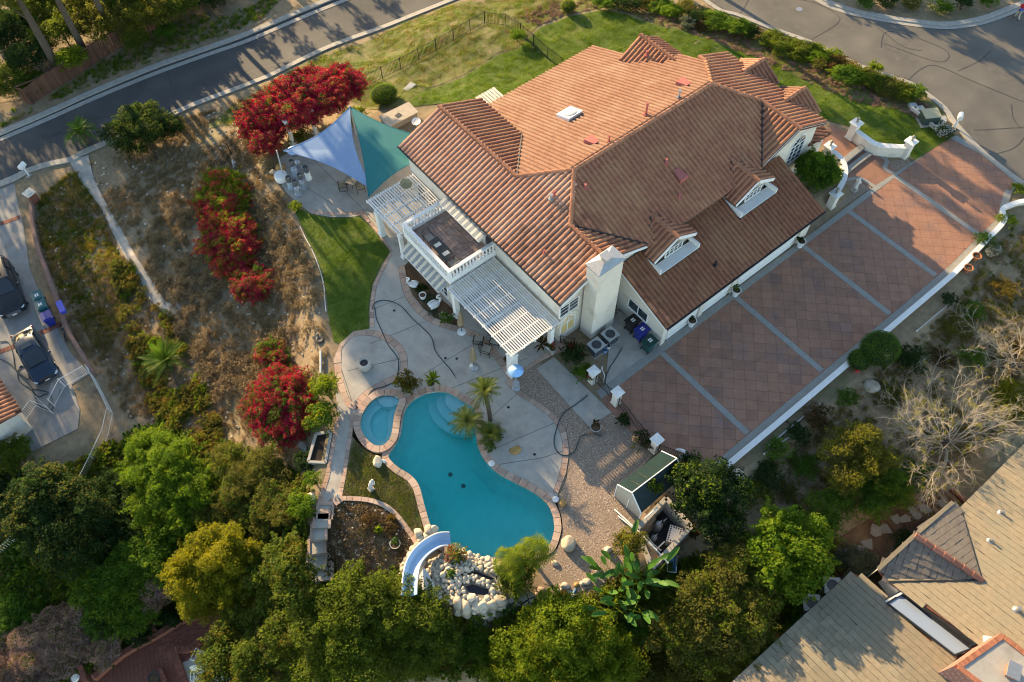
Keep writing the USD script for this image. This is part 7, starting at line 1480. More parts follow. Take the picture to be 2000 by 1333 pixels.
clipped('clipped bright green egg shaped shrub above the sails', 749,184,27,1.3,'bright',.85); clipped('large dark clipped dome shrub beside the driveway wall', 1719,681,38,1.7,'green',.9); clipped('smaller dark clipped dome shrub beside the large one', 1679,703,23,1.1,'green',.9); clipped('small round green shrub at the top of the north lawn', 1110,12,14,1.0,'lime',1.0)
shrub('round_tree','round leafy green tree between garage corner and curved garden wall','tree',1592,338,42,3.0,'green',.16,1.2,seed=4,extra=(('bright',.35,.15),),n=60)
shrub('berry_hedge','dark hedge dotted with red berries between walkway and air conditioners','hedge',1118,692,28,1.1,'dark',.12,1.2,seed=5,extra=(('red',.05,.04),)); shrub('berry_hedge','dark hedge with red berries against the first gate pillar','hedge',1140,730,24,1.0,'green',.12,1.2,seed=6,extra=(('red',.05,.04),))
shrub('rose_bush','rose bush with pale blooms below the end pillar','shrub',1255,862,22,1.0,'dark',.12,seed=7,extra=(('pink',.15,.08),)); shrub('rose_bush','low leafy shrub at the foot of the railing','shrub',1217,822,15,.6,'dark',.12,seed=8)
shrub('shrub','white flowered plant in the bed by the pergola corner','shrub',872,622,15,.7,'green',.12,seed=9,extra=(('white',.25,.09),)); shrub('shrub','grey green groundcover in the bed between the swans','shrub',838,585,16,.35,'sage',.10,seed=10,n=20); shrub('shrub','dark leafy groundcover beside the tall swan','shrub',822,565,14,.4,'dark',.10,seed=11); shrub('shrub','low grey foliage at the tip of the planting bed','shrub',845,610,12,.3,'sage',.09,seed=12)
shrub('pot_plant','leafy plant in the white urn by the first grey band','plant',1349,634,7,1.5,'dark',.10,seed=13,stem=.02) if False else None
for px, py, lab, kd in ((1349,622,'small dark plant growing in the urn nearest the garage corner','dark'), (1437,562,'leafy plant growing in the urn at the second garage pier','green'), (1561,468,'small plant growing in the urn at the far garage pier','dark'), (1164,828,'dark red plant growing in the low bowl on the gravel','rust'), (1080,675,'red flowering plant in the stone urn at the pergola end','green'), (772,1058,'small green plant in the round concrete planter','green')):
    c = G(px, py, .7 if 'urn' in lab else .4); t = Thing('pot_plant', lab, 'plant', (c[0], c[1], .3)); t.add('leaves', leafcloud(clump(c, (.26,.26,.2), 14, px), .11, .9, px), LM[kd])
    if 'red flowering' in lab: t.add('flowers', leafcloud(clump(c+[0,0,.1], (.26,.26,.15), 8, px+1), .08, .5, px), LM['red'])
    t.add('stem', tube([c-[0,0,.3], c], .02, 5), m_bark)
def spikes(px, py, h, n, L, kind, label, w=.05, name='spiky_plant', cat='plant', elev=(.2, 1.4), base=None):
    c = np.array(base) if base is not None else atp(px, py, h); rg = np.random.default_rng(int(px+py)); t = Thing(name, label, cat, c)
    V, F_ = [], []
    for k in range(n):
        a = k*2.4+rg.uniform(0, .5); e = rg.uniform(*elev); l = L*rg.uniform(.75, 1.15); d = np.array([math.cos(a)*math.cos(e), math.sin(a)*math.cos(e), math.sin(e)]); s = np.cross(d, [0,0,1.]); s /= np.linalg.norm(s); m_ = c+d*l*.55; q = c+d*l-np.array([0,0,l*.18*math.cos(e)]); b = len(V)*1
        k0 = len(V); V += [c, m_+s*w, q, m_-s*w]; F_ += [[k0,k0+1,k0+2],[k0,k0+2,k0+3]]
    t.add('leaves', (np.array(V), np.array(F_)), LM[kind]); t.add('stem', tube([c-[0,0,.3], c+[0,0,.05]], .06, 6), m_bark); return t
spikes(845,742,.75,40,.75,'lime','spiky green plant in the square pot at the pool edge'); spikes(1058,672,.5,40,.8,'rust','reddish spiky plant under the right pergola end'); spikes(740,1040-4,.15,30,.4,'lime','small spiky weed in the middle of the mulch bed')
shrub('shrub','rust coloured dry plant on the mulch bed','shrub',725,1018,22,.4,'rust',.10,.5,seed=15); shrub('shrub','rusty low plant by the curved stone wall','shrub',762,1030,18,.4,'rust',.10,.6,seed=16); shrub('shrub','orange flowered plant at the curved stone wall','shrub',765,1012,9,.4,'orange',.08,seed=17)
shrub('shrub','green and pink flowered plant on top of the rock waterfall','shrub',890,1083,22,1.0,'lime',.12,.8,seed=18,extra=(('red',.3,.07),('pink',.3,.07))); shrub('shrub','small green plant among the waterfall rocks','shrub',881,1122,10,.9,'green',.09,seed=19)
shrub('shrub','small leafy plant by the flagstones end','shrub',1052,1180,13,.4,'green',.12,seed=20); shrub('shrub','yellow grass like tuft left of the star ornament','shrub',1097,1165,12,.4,'gold',.09,seed=21)
# ---------------------------------------------------------------- palms
def frond(t, c, d, L, droop, kind, w=.30, n=16, rg=None, name='frond'):
    d = np.array(d, float); d /= np.linalg.norm(d); s = np.cross(d, [0,0,1.]); s /= max(np.linalg.norm(s), 1e-6)
    P = [c+d*L*u-np.array([0,0,droop*L*u*u]) for u in np.linspace(0, 1, n+1)]; V, F_ = [], []
    for i in range(1, n):
        u = i/n; l = w*math.sin(math.pi*min(1, u*.9+.12))**.7; f = (P[i+1]-P[i]); f /= np.linalg.norm(f)
        for g in (-1, 1):
            q = P[i]+s*g*l+f*l*.5+np.array([0,0,l*.25]); k = len(V); wv = f*L/n*.42; V += [P[i]-wv*.5, q, P[i]+wv*.9]; F_.append([k, k+1, k+2])
    k = len(V); r = tube(P[::3], .012, 4); V = np.vstack([np.array(V), r[0]]); F_ = np.vstack([np.array(F_), r[1]+k])
    t.add(name, (V, F_), LM[kind])
def palm(label, base, crown, L, n, kind, r, seed, name='palm_tree', droop=.45, w=.26):
    rg = np.random.default_rng(seed); t = Thing(name, label, 'palm', base); b, c = np.array(base, float), np.array(crown, float)
    q = smoothline([b-[0,0,.15], b+(c-b)*[.25,.25,.5], c], 10); t.add('trunk', tube(q, r*(1+.18*(np.arange(len(q)) % 2)), 9), m_bark)
    for k in range(n): a = k*2.399; e = rg.uniform(-.15, 1.15); frond(t, c, (math.cos(a)*math.cos(e), math.sin(a)*math.cos(e), math.sin(e)), L*rg.uniform(.85, 1.1), droop*rg.uniform(.7, 1.2), kind, w)
    return t
pb = np.array(G(958,822,.03)); palm('tallest of the three small palms at the pool edge', pb, G(946,762,2.3), 1.25, 30, 'palm', .13, 1); palm('leaning small palm hanging over the pool water', pb+[-.4,-.2,0], G(911,822,1.3), 1.3, 30, 'palm', .13, 2); palm('shortest palm beside the concrete, lowest of the three', pb+[.1,-.7,0], G(957,848,.8), 1.05, 28, 'palm', .13, 3)
shrub('shrub','dark leafy shrub at the foot of the three palms','shrub',966,850,16,.6,'dark',.11,seed=22); shrub('shrub','low green plant at the pool edge below the palms','shrub',958,872,12,.5,'green',.11,seed=23)
gp = GT(172,278); palm('stocky palm beside the lower left street and the drain', gp, gp+[-.1,.1,1.3], 1.7, 34, 'green', .24, 4, w=.34)
gq = GT(330,712); palm('bushy feathery palm on the dry slope', gq, gq+[0,.1,.5], 2.0, 44, 'green', .2, 6, droop=.25, w=.3)
def fanpalm(label, c, n, L, kind, seed):
    rg = np.random.default_rng(seed); t = Thing('fan_palm', label, 'palm', (c[0], c[1], 0)); t.add('trunk', tube([[c[0], c[1], -.3], c], .10, 8), m_bark)
    for k in range(n):
        a = k*2.399+rg.uniform(-.3, .3); e = math.asin(min(1, (k+.5)/n*1.05)); d = np.array([math.cos(a)*math.cos(e), math.sin(a)*math.cos(e), math.sin(e)+.15]); h = np.array(c)+d*L*rg.uniform(.45, .9); nn = d+rg.normal(0, .25, 3)+[0,0,.3]; nn /= np.linalg.norm(nn); s = np.cross(nn, [.3,.2,.9]); s /= np.linalg.norm(s); u = np.cross(nn, s); V, F_ = [], []; R_ = L*rg.uniform(.42, .56)
        for q in np.linspace(0, 6.283, 18)[:-1]+rg.uniform(0, .3):
            dd = u*math.cos(q)+s*math.sin(q); l = R_*rg.uniform(.8, 1.1); tip = h+dd*l-nn*.18*l; sd = (s*math.cos(q)-u*math.sin(q))*.030; k0 = len(V); V += [h, h+dd*l*.5+sd, tip, h+dd*l*.5-sd]; F_ += [[k0,k0+1,k0+2],[k0,k0+2,k0+3]]
        r = tube([c, h], .010, 4); k0 = len(V); t.add('fan_leaf', (np.vstack([np.array(V), r[0]]), np.vstack([np.array(F_), r[1]+k0])), LM[kind])
fanpalm('yellow green fan palm touching the rock waterfall', np.array(G(1000,1100,1.2)), 20, 1.15, 'fan', 1); fanpalm('taller fan palm overhanging the pool corner', np.array(G(1041,1082,1.3)), 20, 1.25, 'fan', 2)
shrub('shrub','dense green shrub under the fan palms beside the waterfall','shrub',1012,1138,40,1.3,'oak',.13,1.2,seed=24,extra=(('lime',.3,.12),))
# big leaved plant
bb = GT(1225,1150); t = Thing('bird_of_paradise', 'tall plant with broad paddle leaves at the lower gravel edge', 'plant', bb); rg = np.random.default_rng(8)
for k in range(58):
    bs = bb+np.array([rg.uniform(-1.5,1.3), rg.uniform(-1.0,1.3), 0]); a = rg.uniform(0, 6.28); e = rg.uniform(.35, 1.3); L_ = rg.uniform(.8, 1.5); d = np.array([math.cos(a)*math.cos(e), math.sin(a)*math.cos(e), math.sin(e)]); st = bs+d*rg.uniform(.9, 1.9); s = np.cross(d, [0,0,1.]); s /= np.linalg.norm(s); V, F_ = [], []
    for i, u in enumerate(np.linspace(0, 1, 8)):
        p = st+d*L_*u-np.array([0,0,.45*L_*u*u*math.cos(e)]); w = .15*math.sin(math.pi*min(.98, u*.86+.08))**.7; V += [p+s*w+[0,0,.12*w/.3], p, p-s*w+[0,0,.12*w/.3]]
        if i: q = 3*i; F_ += [[q-3,q-2,q+1],[q-3,q+1,q],[q-2,q-1,q+2],[q-2,q+2,q+1]]
    t.add('paddle_leaf', (np.array(V), np.array(F_)), LM['banana'], smooth=True)
    t.add('leaf_stalk', tube([bs, (bs+st)/2+[0,0,.08], st], [.03,.022,.015], 4), LM['lime'])
shrub('shrub','rounded yellow green shrub above the broad leaved plant','shrub',1230,1062,32,1.5,'olive',.10,1.3,seed=25,extra=(('yellow',.45,.10),))
spikes(1318,1085,.6,36,.9,'sage','thin grey green plant behind the pump pit corner',.03)
shrub('shrub','orange leaved shrub behind the pump pit','shrub',1352,1040,13,1.0,'rust',.11,seed=26,extra=(('orange',.5,.1),))
# ---------------------------------------------------------------- trees and bushes of the lower slopes
tree('large dark oak like tree below the mulch bed, the biggest crown', [(700,1170,62,3.2,1.6),(650,1215,66,3.0,1.7),(760,1190,58,3.2,1.5),(820,1200,52,3.0,1.4),(720,1250,75,3.6,1.7),(620,1280,62,3.0,1.5),(800,1265,66,3.4,1.6),(700,1320,70,3.2,1.6),(860,1250,45,2.6,1.3)], 5, 'oak', .15, .95, 21, extra=(('lime',.28,.13),), r=.22)
tree('broad yellow green tree at the bottom centre', [(1030,1270,62,2.6,1.5),(1090,1225,58,2.6,1.5),(1150,1240,52,2.6,1.4),(1010,1330,66,2.8,1.5),(1100,1300,72,3.0,1.6),(1190,1290,60,2.6,1.5),(1130,1350,66,2.8,1.5)], 5, 'lime', .14, .95, 22, extra=(('yellow',.22,.13),), r=.2)
tree('olive green tree left of the tan tiled roof', [(1430,1120,48,3.0,1.4),(1390,1185,62,3.2,1.6),(1460,1190,58,3.2,1.6),(1370,1250,60,3.0,1.5),(1440,1260,62,3.2,1.5),(1300,1230,50,2.2,1.3),(1380,1320,60,2.6,1.4)], 5, 'olive', .14, .95, 23, extra=(('lime',.3,.13),), r=.2)
tree('bright fresh green tree above the lower tan roof', [(1510,1030,40,3.2,1.3),(1560,1050,48,3.4,1.4),(1500,1090,46,3.4,1.4),(1570,1100,46,3.4,1.4),(1530,1130,40,3.0,1.2)], 5, 'bright', .19, .9, 24, extra=(('lime',.4,.17),), r=.16)
tree('dark leafy tree behind the shade shelter', [(1340,950,42,1.8,1.3),(1385,940,46,2.0,1.3),(1425,965,44,2.0,1.3),(1370,1000,48,2.0,1.3),(1410,1030,44,1.8,1.2)], 4, 'dark', .16, .95, 25, extra=(('lime',.16,.15),), r=.14)
shrub('shrub','small leafy shrub poking over the dark shelter back','shrub',1275,950,20,2.2,'oak',.13,.8,seed=27,extra=(('lime',.4,.12),)); shrub('shrub','green shrub at the inner driveway corner','shrub',1345,905,20,1.2,'dark',.12,seed=28)
shrub('shrub','pale feathery shrub left of the bright green tree','shrub',1410,1062,30,2.0,'sage',.12,.7,seed=29,extra=(('lime',.3,.12),))
tree('dense yellow green rounded tree at the lower left', [(405,1075,48,2.6,1.4),(445,1080,50,2.8,1.4),(380,1120,50,2.8,1.4),(440,1125,56,3.0,1.5),(480,1100,40,2.4,1.3),(400,1165,46,2.4,1.3),(455,1165,42,2.4,1.3)], 4, 'yellow', .13, 1.15, 26, extra=(('lime',.2,.12),), r=.15)
tree('orange tipped leafy tree right of the yellow green tree', [(560,1090,42,2.6,1.3),(530,1130,50,2.8,1.4),(580,1140,44,2.6,1.3),(550,1180,46,2.6,1.3)], 4, 'tips', .16, .85, 27, extra=(('orange',.3,.12),), r=.13)
tree('orange tipped tree over the white plastic chairs', [(480,1235,48,3.2,1.4),(450,1275,48,3.2,1.4),(510,1280,54,3.4,1.5),(440,1320,44,3.0,1.3),(500,1330,56,3.2,1.4),(560,1240,44,3.0,1.3)], 4, 'tips', .16, .8, 28, extra=(('orange',.3,.12),), r=.13)
tree('bright green upright shrub mass on the left slope', [(300,880,42,1.8,1.5),(335,905,46,1.9,1.6),(290,925,44,1.8,1.5),(350,950,50,1.9,1.5),(390,955,44,1.6,1.3),(310,985,50,1.7,1.3),(370,1000,46,1.6,1.2)], 4, 'bright', .12, 1.05, 29, extra=(('lime',.35,.12),), name='shrub_mass', cat='shrub', r=.08)
tree('dark pointed tree at the left edge with lighter branch ends', [(80,960,46,3.0,1.6),(130,985,50,3.0,1.6),(60,1010,46,2.8,1.5),(110,1040,52,2.8,1.5),(165,1020,44,2.4,1.4),(150,1070,46,2.2,1.3)], 5, 'dark', .16, .9, 30, extra=(('olive',.4,.14),), r=.18)
tree('olive scrub between the bright shrubs and the steps', [(450,900,36,1.2,1.0),(480,940,46,1.4,1.1),(520,910,38,1.3,1.0),(540,960,44,1.4,1.0),(470,990,48,1.4,1.1),(420,1010,42,1.4,1.1),(520,1010,44,1.4,1.1),(560,1000,34,1.2,.9)], 3, 'olive', .11, .9, 31, extra=(('green',.3,.11),), name='shrub_mass', cat='shrub', r=.06)
shrub('shrub','bright green low shrub left of the path steps','shrub',590,988,28,1.0,'bright',.11,1.1,seed=31); shrub('shrub','small bright round shrub by the framed planter','shrub',612,936,19,.9,'bright',.11,1.1,seed=32); shrub('shrub','dark shrub with white blossom above the steps','shrub',545,935,32,1.2,'oak',.12,seed=33,extra=(('pink',.12,.08),))
shrub('shrub','shrub crowding the lower path steps','shrub',575,1060,26,1.3,'dark',.12,seed=34); shrub('shrub','dark leafy shrub at the top of the bottom steps','shrub',598,900,24,.8,'dark',.12,seed=35)
tree('green thicket between pale blossom and the dark left tree', [(230,1110,44,1.6,1.2),(280,1090,44,1.6,1.2),(200,1150,46,1.6,1.2),(250,1160,46,1.6,1.2),(320,1060,40,1.5,1.1),(330,1110,36,1.5,1.1),(215,1200,44,1.5,1.1),(270,1200,36,1.4,1.0)], 3, 'green', .13, .95, 32, extra=(('lime',.4,.12),), name='shrub_mass', cat='shrub', r=.06)
tree('dark thicket under the bright green shrubs on the left', [(220,1010,42,1.4,1.2),(250,1050,44,1.4,1.2),(200,1070,40,1.3,1.1),(220,950,36,1.2,1.0),(255,980,38,1.3,1.1)], 3, 'dark', .14, .9, 33, name='shrub_mass', cat='shrub', r=.06)
def blossom(label, lobes, seed): return tree(label, lobes, 3, 'oak', .11, .8, seed, extra=(('pink',.95,.085),('pink',.95,.08),('pink',.9,.075)), name='blossom_shrub', cat='shrub', r=.05)
blossom('long mass of pale pink blossom along the bottom left corner', [(20,1290,42,1.3,1.0),(70,1265,44,1.4,1.0),(115,1240,42,1.4,1.0),(150,1215,34,1.4,1.0),(185,1245,36,1.3,.9),(120,1285,40,1.2,.9),(50,1325,42,1.2,.9),(205,1275,26,1.1,.8)], 41); blossom('small pale pink blossom shrub beside the yellow green tree', [(305,1160,30,1.3,.9),(328,1145,22,1.2,.8),(298,1182,18,1.0,.7)], 42)
shrub('shrub','dark shrub inside the brick planter, right bay','shrub',335,1210,22,1.0,'dark',.12,seed=36); shrub('shrub','dark shrub inside the brick planter, left bay','shrub',275,1240,26,1.0,'dark',.12,seed=37,extra=(('pink',.2,.07),)); shrub('shrub','leafy green mass at the left edge below the white fence','shrub',30,1205,42,1.6,'green',.14,seed=38); shrub('shrub','green shrub at the far left beside the white slab','shrub',25,890,36,1.8,'oak',.14,seed=39,extra=(('bright',.3,.13),)); shrub('shrub','dark ivy mound at the far left edge','shrub',20,960,45,1.6,'dark',.14,seed=40)
tree('ivy bank below the flagstone path', [(930,1245,30,.5,.5),(980,1240,32,.5,.5),(1030,1222,28,.5,.5),(900,1262,28,.5,.5),(960,1268,30,.5,.5)], 1, 'green', .14, 1.2, 34, name='ivy_bank', cat='ivy', r=.04)
shrub('shrub','green scrub between broad leaved plant and olive tree','shrub',1290,1180,48,1.6,'oak',.14,seed=43,extra=(('lime',.25,.12),)); shrub('shrub','dark scrub under the olive tree near the gravel','shrub',1255,1215,46,1.4,'green',.14,seed=44); shrub('shrub','olive scrub at the bottom edge left of the lower roof','shrub',1270,1310,52,1.8,'olive',.14,seed=45); shrub('shrub','green shrub in the gap above the pump pit','shrub',1330,1130,34,1.3,'oak',.13,seed=46,extra=(('lime',.3,.12),))
shrub('shrub','grey green shrub beside the two pale air conditioners','shrub',1672,1105,38,1.3,'sage',.11,seed=47); shrub('shrub','dark shrub against the lower roof gutter','shrub',1560,1225,26,1.0,'green',.12,seed=48); shrub('shrub','weeping shrub by the soil path','shrub',1770,1060,26,.7,'dark',.11,seed=49)
tree('yellow flowering broom shrub on the right bank', [(1640,880,36,1.6,1.0),(1680,860,34,1.7,1.0),(1690,905,36,1.6,1.0),(1650,930,38,1.4,1.0),(1720,900,28,1.4,.9)], 3, 'olive', .12, .7, 35, extra=(('yellow',.45,.12),), name='broom_shrub', cat='shrub', r=.05)
tree('green bank of shrubs above the soil path', [(1620,990,42,1.0,.8),(1680,975,44,1.0,.8),(1740,960,40,1.0,.8),(1600,1030,36,1.0,.8),(1790,935,36,.9,.7),(1720,930,38,1.2,.9)], 2, 'green', .12, .95, 36, extra=(('lime',.15,.11),), name='shrub_mass', cat='shrub', r=.05)
for k, (px, py, r, H, kd, lab) in enumerate(((1600,815,30,.8,'rust','brown green shrub behind the middle of the driveway wall'),(1655,780,22,.7,'green','low green shrub below the wide pale boulder'),(1560,850,26,.6,'dark','dark low shrub behind the driveway wall'),(1520,880,26,.7,'green','green shrub near the wall end'),(1780,700,32,.8,'dark','dark shrub right of the clipped dome'),(1840,700,24,.6,'rust','rusty low shrub left of the bare bush'),(1900,700,26,.8,'green','green shrub between the two bare bushes'),(1500,930,30,.9,'dark','dark shrub beside the square boulder'),(1480,970,34,1.0,'oak','scrub on the bank below the square boulder'),(1570,910,30,.8,'green','light scrub in the dark part of the right bank'),(1980,780,40,1.6,'yellow','yellow green vine at the right edge above the slab'),(1990,690,30,1.0,'rust','orange tinted scrub at the right edge'),(1940,490,16,.5,'sage','white flowered bush outside the sunlit wall'),(1925,470,18,.5,'green','low green plant outside the sunlit wall'),(1965,430,18,.5,'lime','grassy green clump inside the curve of the wall'),(1990,370,14,.6,'lime','clump of green blades at the end of the wall'),(1870,640,30,.6,'olive','olive scrub below the sunlit wall'),(1900,610,24,.5,'green','low scrub below the terracotta pots'),(1855,585,16,.5,'dark','dark weed at the wall bend'),(1960,560,26,.4,'gold','golden weed patch on the right bank'),(1540,960,22,.6,'olive','low olive scrub on the right bank'),(1740,770,26,.7,'olive','olive scrub left of the bare bush'))):
    shrub('shrub', lab, 'shrub', px, py, r, H, kd, .12, .9, seed=60+k, extra=(('white',.25,.07),) if 'white flowered' in lab else ())
# bare bushes: nothing but twigs
def segs(S):
    S = np.array(S, float); p0, p1, r0, r1 = S[:, :3], S[:, 3:6], S[:, 6:7], S[:, 7:8]; d = p1-p0; d /= np.maximum(np.linalg.norm(d, axis=1, keepdims=True), 1e-9)
    s = np.cross(d, [.3,.2,1.]); s /= np.linalg.norm(s, axis=1, keepdims=True); u = np.cross(s, d); ring = [(math.cos(a), math.sin(a)) for a in (0, 2.094, 4.189)]
    V = np.stack([p0+r0*(c*s+q*u) for c, q in ring]+[p1+r1*(c*s+q*u) for c, q in ring], 1).reshape(-1, 3); k = 6*np.arange(len(S))[:, None]
    F_ = np.concatenate([k+np.array(f) for f in ([0,1,4],[0,4,3],[1,2,5],[1,5,4],[2,0,3],[2,3,5])], 1).reshape(-1, 3); return V, F_
def barebush(label, px, py, R, H, seed, kind):
    g = GT(px, py); rg = np.random.default_rng(seed); S = []; t = Thing('bare_bush', label, 'bush', g)
    def grow(p, d, L, r, lev):
        n = 4; q = p
        for i in range(n):
            d2 = d+rg.normal(0, .16, 3)+np.array([0,0,-.02 if lev else -.10]); d2 /= np.linalg.norm(d2); q2 = q+d2*L/n; ra, rb = r*(1-.6*i/n), r*(1-.6*(i+1)/n); S.append([*q, *q2, ra, rb]); d = d2; q = q2
            if lev < 3 and i > 0:
                for _ in range(2 if lev < 2 else 2): e = d+rg.normal(0, .55, 3)+[0,0,.08]; e /= np.linalg.norm(e); grow(q, e, L*rg.uniform(.35, .55), r*.5, lev+1)
    for k in range(30):
        a = rg.uniform(0, 6.283); e = rg.uniform(.18, 1.3); d = np.array([math.cos(a)*math.cos(e), math.sin(a)*math.cos(e), math.sin(e)]); grow(g+rg.normal(0, .15, 3)*[1,1,0], d, (R*math.cos(e)**1.0+H*math.sin(e))*rg.uniform(.65, .95), .036, 0 if k < 30 else 1)
    t.add('branches', segs(S), m_twig); t.add('stump', rock((g[0], g[1], g[2]+.1), (.3,.3,.25), seed), m_bark)
    rg2 = np.array([q[3:6] for q in S]); pk = rg2[rg.random(len(rg2)) < .010]; t.add('remaining_leaves', leafcloud(np.column_stack([pk, np.full((len(pk), 3), .16)]), .10, .35, seed), LM[kind])
barebush('large leafless grey bush sprawling above the tan roof', 1845,868,4.0,2.6,1,'yellow'); barebush('second leafless grey bush at the right edge', 1985,715,3.8,2.4,2,'gold')
# ---------------------------------------------------------------- hedge beside the upper street, island and lawn edge
hed = [(1180,3,20,.9,'green'),(1225,6,20,.9,'dark'),(1262,4,18,.8,'olive'),(1290,14,20,.9,'green'),(1312,22,16,.9,'bright'),(1338,18,18,.8,'olive'),(1366,32,18,.9,'dark'),(1345,46,14,.7,'sage'),(1398,42,20,1.0,'green'),(1372,52,12,.6,'rust'),(1440,54,21,1.1,'green'),(1465,62,15,.8,'dark'),(1508,78,20,.8,'oak'),(1535,92,22,.8,'oak'),(1562,98,20,.8,'oak'),(1588,98,16,.7,'oak'),(1606,104,14,.7,'lime'),(1598,114,16,.7,'bright'),(1628,112,16,.7,'lime'),(1602,128,13,.6,'olive'),(1637,124,17,.7,'rust'),(1655,132,16,.7,'gold'),(1652,148,20,.9,'green'),(1672,150,18,.8,'lime'),(1708,132,12,.7,'lime'),(1696,150,17,.7,'olive'),(1716,164,20,.9,'oak'),(1742,172,22,.9,'olive'),(1768,182,18,.8,'oak'),(1788,180,14,.8,'green'),(1626,142,10,.5,'lime'),(1846,258,12,.6,'gold'),(1560,112,12,.4,'lime')]
where = ['at the top edge left of the clipped round shrub','at the top edge beside the round shrub','thin one at the top edge','in front of the street, first of the row','small bright one in the street row','greyish one beside the upper street kerb','dark one in the upper street row','low sage one on the lawn edge','rounded one at the start of the street corner','low rusty one on the lawn edge','tall rounded one casting shade on the lawn','dark one beside the tall rounded one','first block of the low street hedge','second block of the low street hedge','third block of the low street hedge','last block of the low street hedge','lime tuft after the street hedge','bright leafy one after the street hedge','lime one near the kerb','small olive one on the lawn side','rust coloured one in the middle of the row','golden one near the kerb','large leafy one on the lawn side','lime one beside the large leafy one','bright tuft near the asphalt','olive one before the long dark hump','dark hump near the utility cabinet, first','wide olive hump near the utility cabinet','dark hump near the utility cabinet, last','rounded end of the row at the utility cabinet','small lime tuft on the lawn edge','golden one beside the mailbox','low lime tuft in front of the street hedge']
for k, ((px, py, r, H, kd), w) in enumerate(zip(hed, where)): shrub('street_shrub', 'street side shrub, '+w, 'shrub', px, py, r*1.3, H*1.1, kd, .12, 1.05, seed=100+k, extra=(('lime',.25,.11),) if kd in ('green','oak') else ())
shrub('street_shrub','white dotted round bush by the mailbox and driveway','shrub',1841,256,17,.9,'dark',.10,1.0,seed=140,extra=(('white',.4,.06),))
for k, (px, py, r, kd, w) in enumerate(((1690,6,18,'green','left end'),(1735,4,20,'dark','second'),(1780,8,18,'olive','middle sparse one'),(1840,14,20,'green','above the curve'),(1880,6,16,'dark','right part'),(1930,0,18,'green','right end'))): shrub('island_shrub', 'shrub on the planted street island, '+w, 'shrub', px, py, r, .8, kd, .12, .9, seed=150+k)
shrub('shrub','green bush at the corner of the black fence','shrub',1010,72,16,1.1,'bright',.12,seed=160); shrub('shrub','green scrub below the crimson hedge','shrub',690,228,26,.8,'lime',.12,.8,seed=161); shrub('shrub','low plants between column and sail','shrub',585,268,24,.7,'oak',.12,.8,seed=162); shrub('shrub','lime tuft at the lawn corner near the heaters','shrub',577,404,14,.4,'lime',.10,seed=163)
# ---------------------------------------------------------------- upper left: bushes, tall trees, wooden fence
tree('dark rounded thicket between palm and drain on the slope', [(240,262,32,1.2,1.1),(275,238,36,1.4,1.2),(305,250,34,1.3,1.1),(270,280,30,1.0,.9),(340,252,26,.9,.8)], 3, 'dark', .12, 1.0, 51, extra=(('oak',.4,.12),), name='shrub_mass', cat='shrub', r=.07)
def talltree(label, base, topp, lobes, kind, seed, r=.25, leaf=.18, dens=.55):
    b = GT(*base); L = []
    for i, (dx, dy, dz, rr) in enumerate(lobes): L += clump(b+np.array([dx, dy, dz]), (rr, rr, rr*.85), int(16+rr*9), seed+i*5, (.2,.38), low=-.6)
    t = Thing('tall_tree', label, 'tree', b); t.add('crown', leafcloud(L, leaf, dens, seed, low=-.8), LM[kind]); H = max(q[2] for q in lobes)
    ms = [tube(smoothline([b-[0,0,.3], b+[.1,.05,H*.5], b+[.2,.1,H*1.05]], 6), np.linspace(r*1.3, r*.4, 13), 8)]+[tube(smoothline([b+[.1,.05,max(dz-1.8,1)], b+np.array([dx*.6,dy*.6,dz-.6]), b+np.array([dx,dy,dz])], 4), np.linspace(r*.4, r*.1, 9), 5) for dx, dy, dz, rr in lobes]
    t.add('trunk', cat_(ms), m_bark); return t
talltree('tall dark tree with thick trunk near the top left, first', (117,141), None, [(0,0,8.5,2.0),(-1.0,1,7,1.8),(1.2,.5,9.8,1.8),(.2,.3,11.2,1.5)], 'oak', 61, .32); talltree('tall tree behind the wooden fence, second from the left', (171,112), None, [(0,.5,8,1.9),(1.2,.8,9.5,1.8),(-1.2,.4,9.0,1.7),(0,.5,11,1.5)], 'olive', 62, .28); talltree('tall tree behind the wooden fence, third from the left', (226,82), None, [(0,.5,7.5,1.9),(1.4,.8,8.6,1.8),(-1.2,.9,8.8,1.7),(.2,.5,10.4,1.5)], 'olive', 63, .26)
for k, (px, py, r, H, kd, lab) in enumerate(((20,160,44,2.2,'oak','dense bush at the left end of the wooden fence'),(62,165,26,1.4,'green','yellow green bush in front of the left fence end'),(142,118,28,2.4,'lime','small leafy tree standing at the wooden fence'),(60,110,40,2.6,'dark','dark thicket under the tall trees'),(28,60,50,3.2,'dark','dark shaded thicket at the top left corner'),(120,60,44,3.4,'oak','mass of foliage between the tall trunks'),(190,50,46,3.6,'olive','sunlit foliage between the tall trunks'),(250,40,44,3.4,'olive','sunlit foliage right of the tall trunks'),(268,78,26,2.2,'oak','bush leaning over the wooden fence'),(310,28,40,3.2,'olive','olive foliage above the fence, right part'),(350,12,38,3.0,'oak','foliage at the top edge near the fence end'),(410,-5,34,2.6,'dark','dark bush at the top edge by the street'),(85,12,46,4.0,'oak','leafy canopy at the top left edge'),(170,8,46,4.2,'olive','leafy canopy at the top edge over the trunks'),(240,2,44,4.0,'oak','leafy canopy at the top edge, right of the trunks'),(325,62,20,1.6,'green','bush in front of the wooden fence on the verge'))):
    shrub('shrub', lab, 'shrub', px, py, r, H, kd, .15, .85, seed=170+k, extra=(('yellow',.22,.14),) if kd == 'olive' else ())
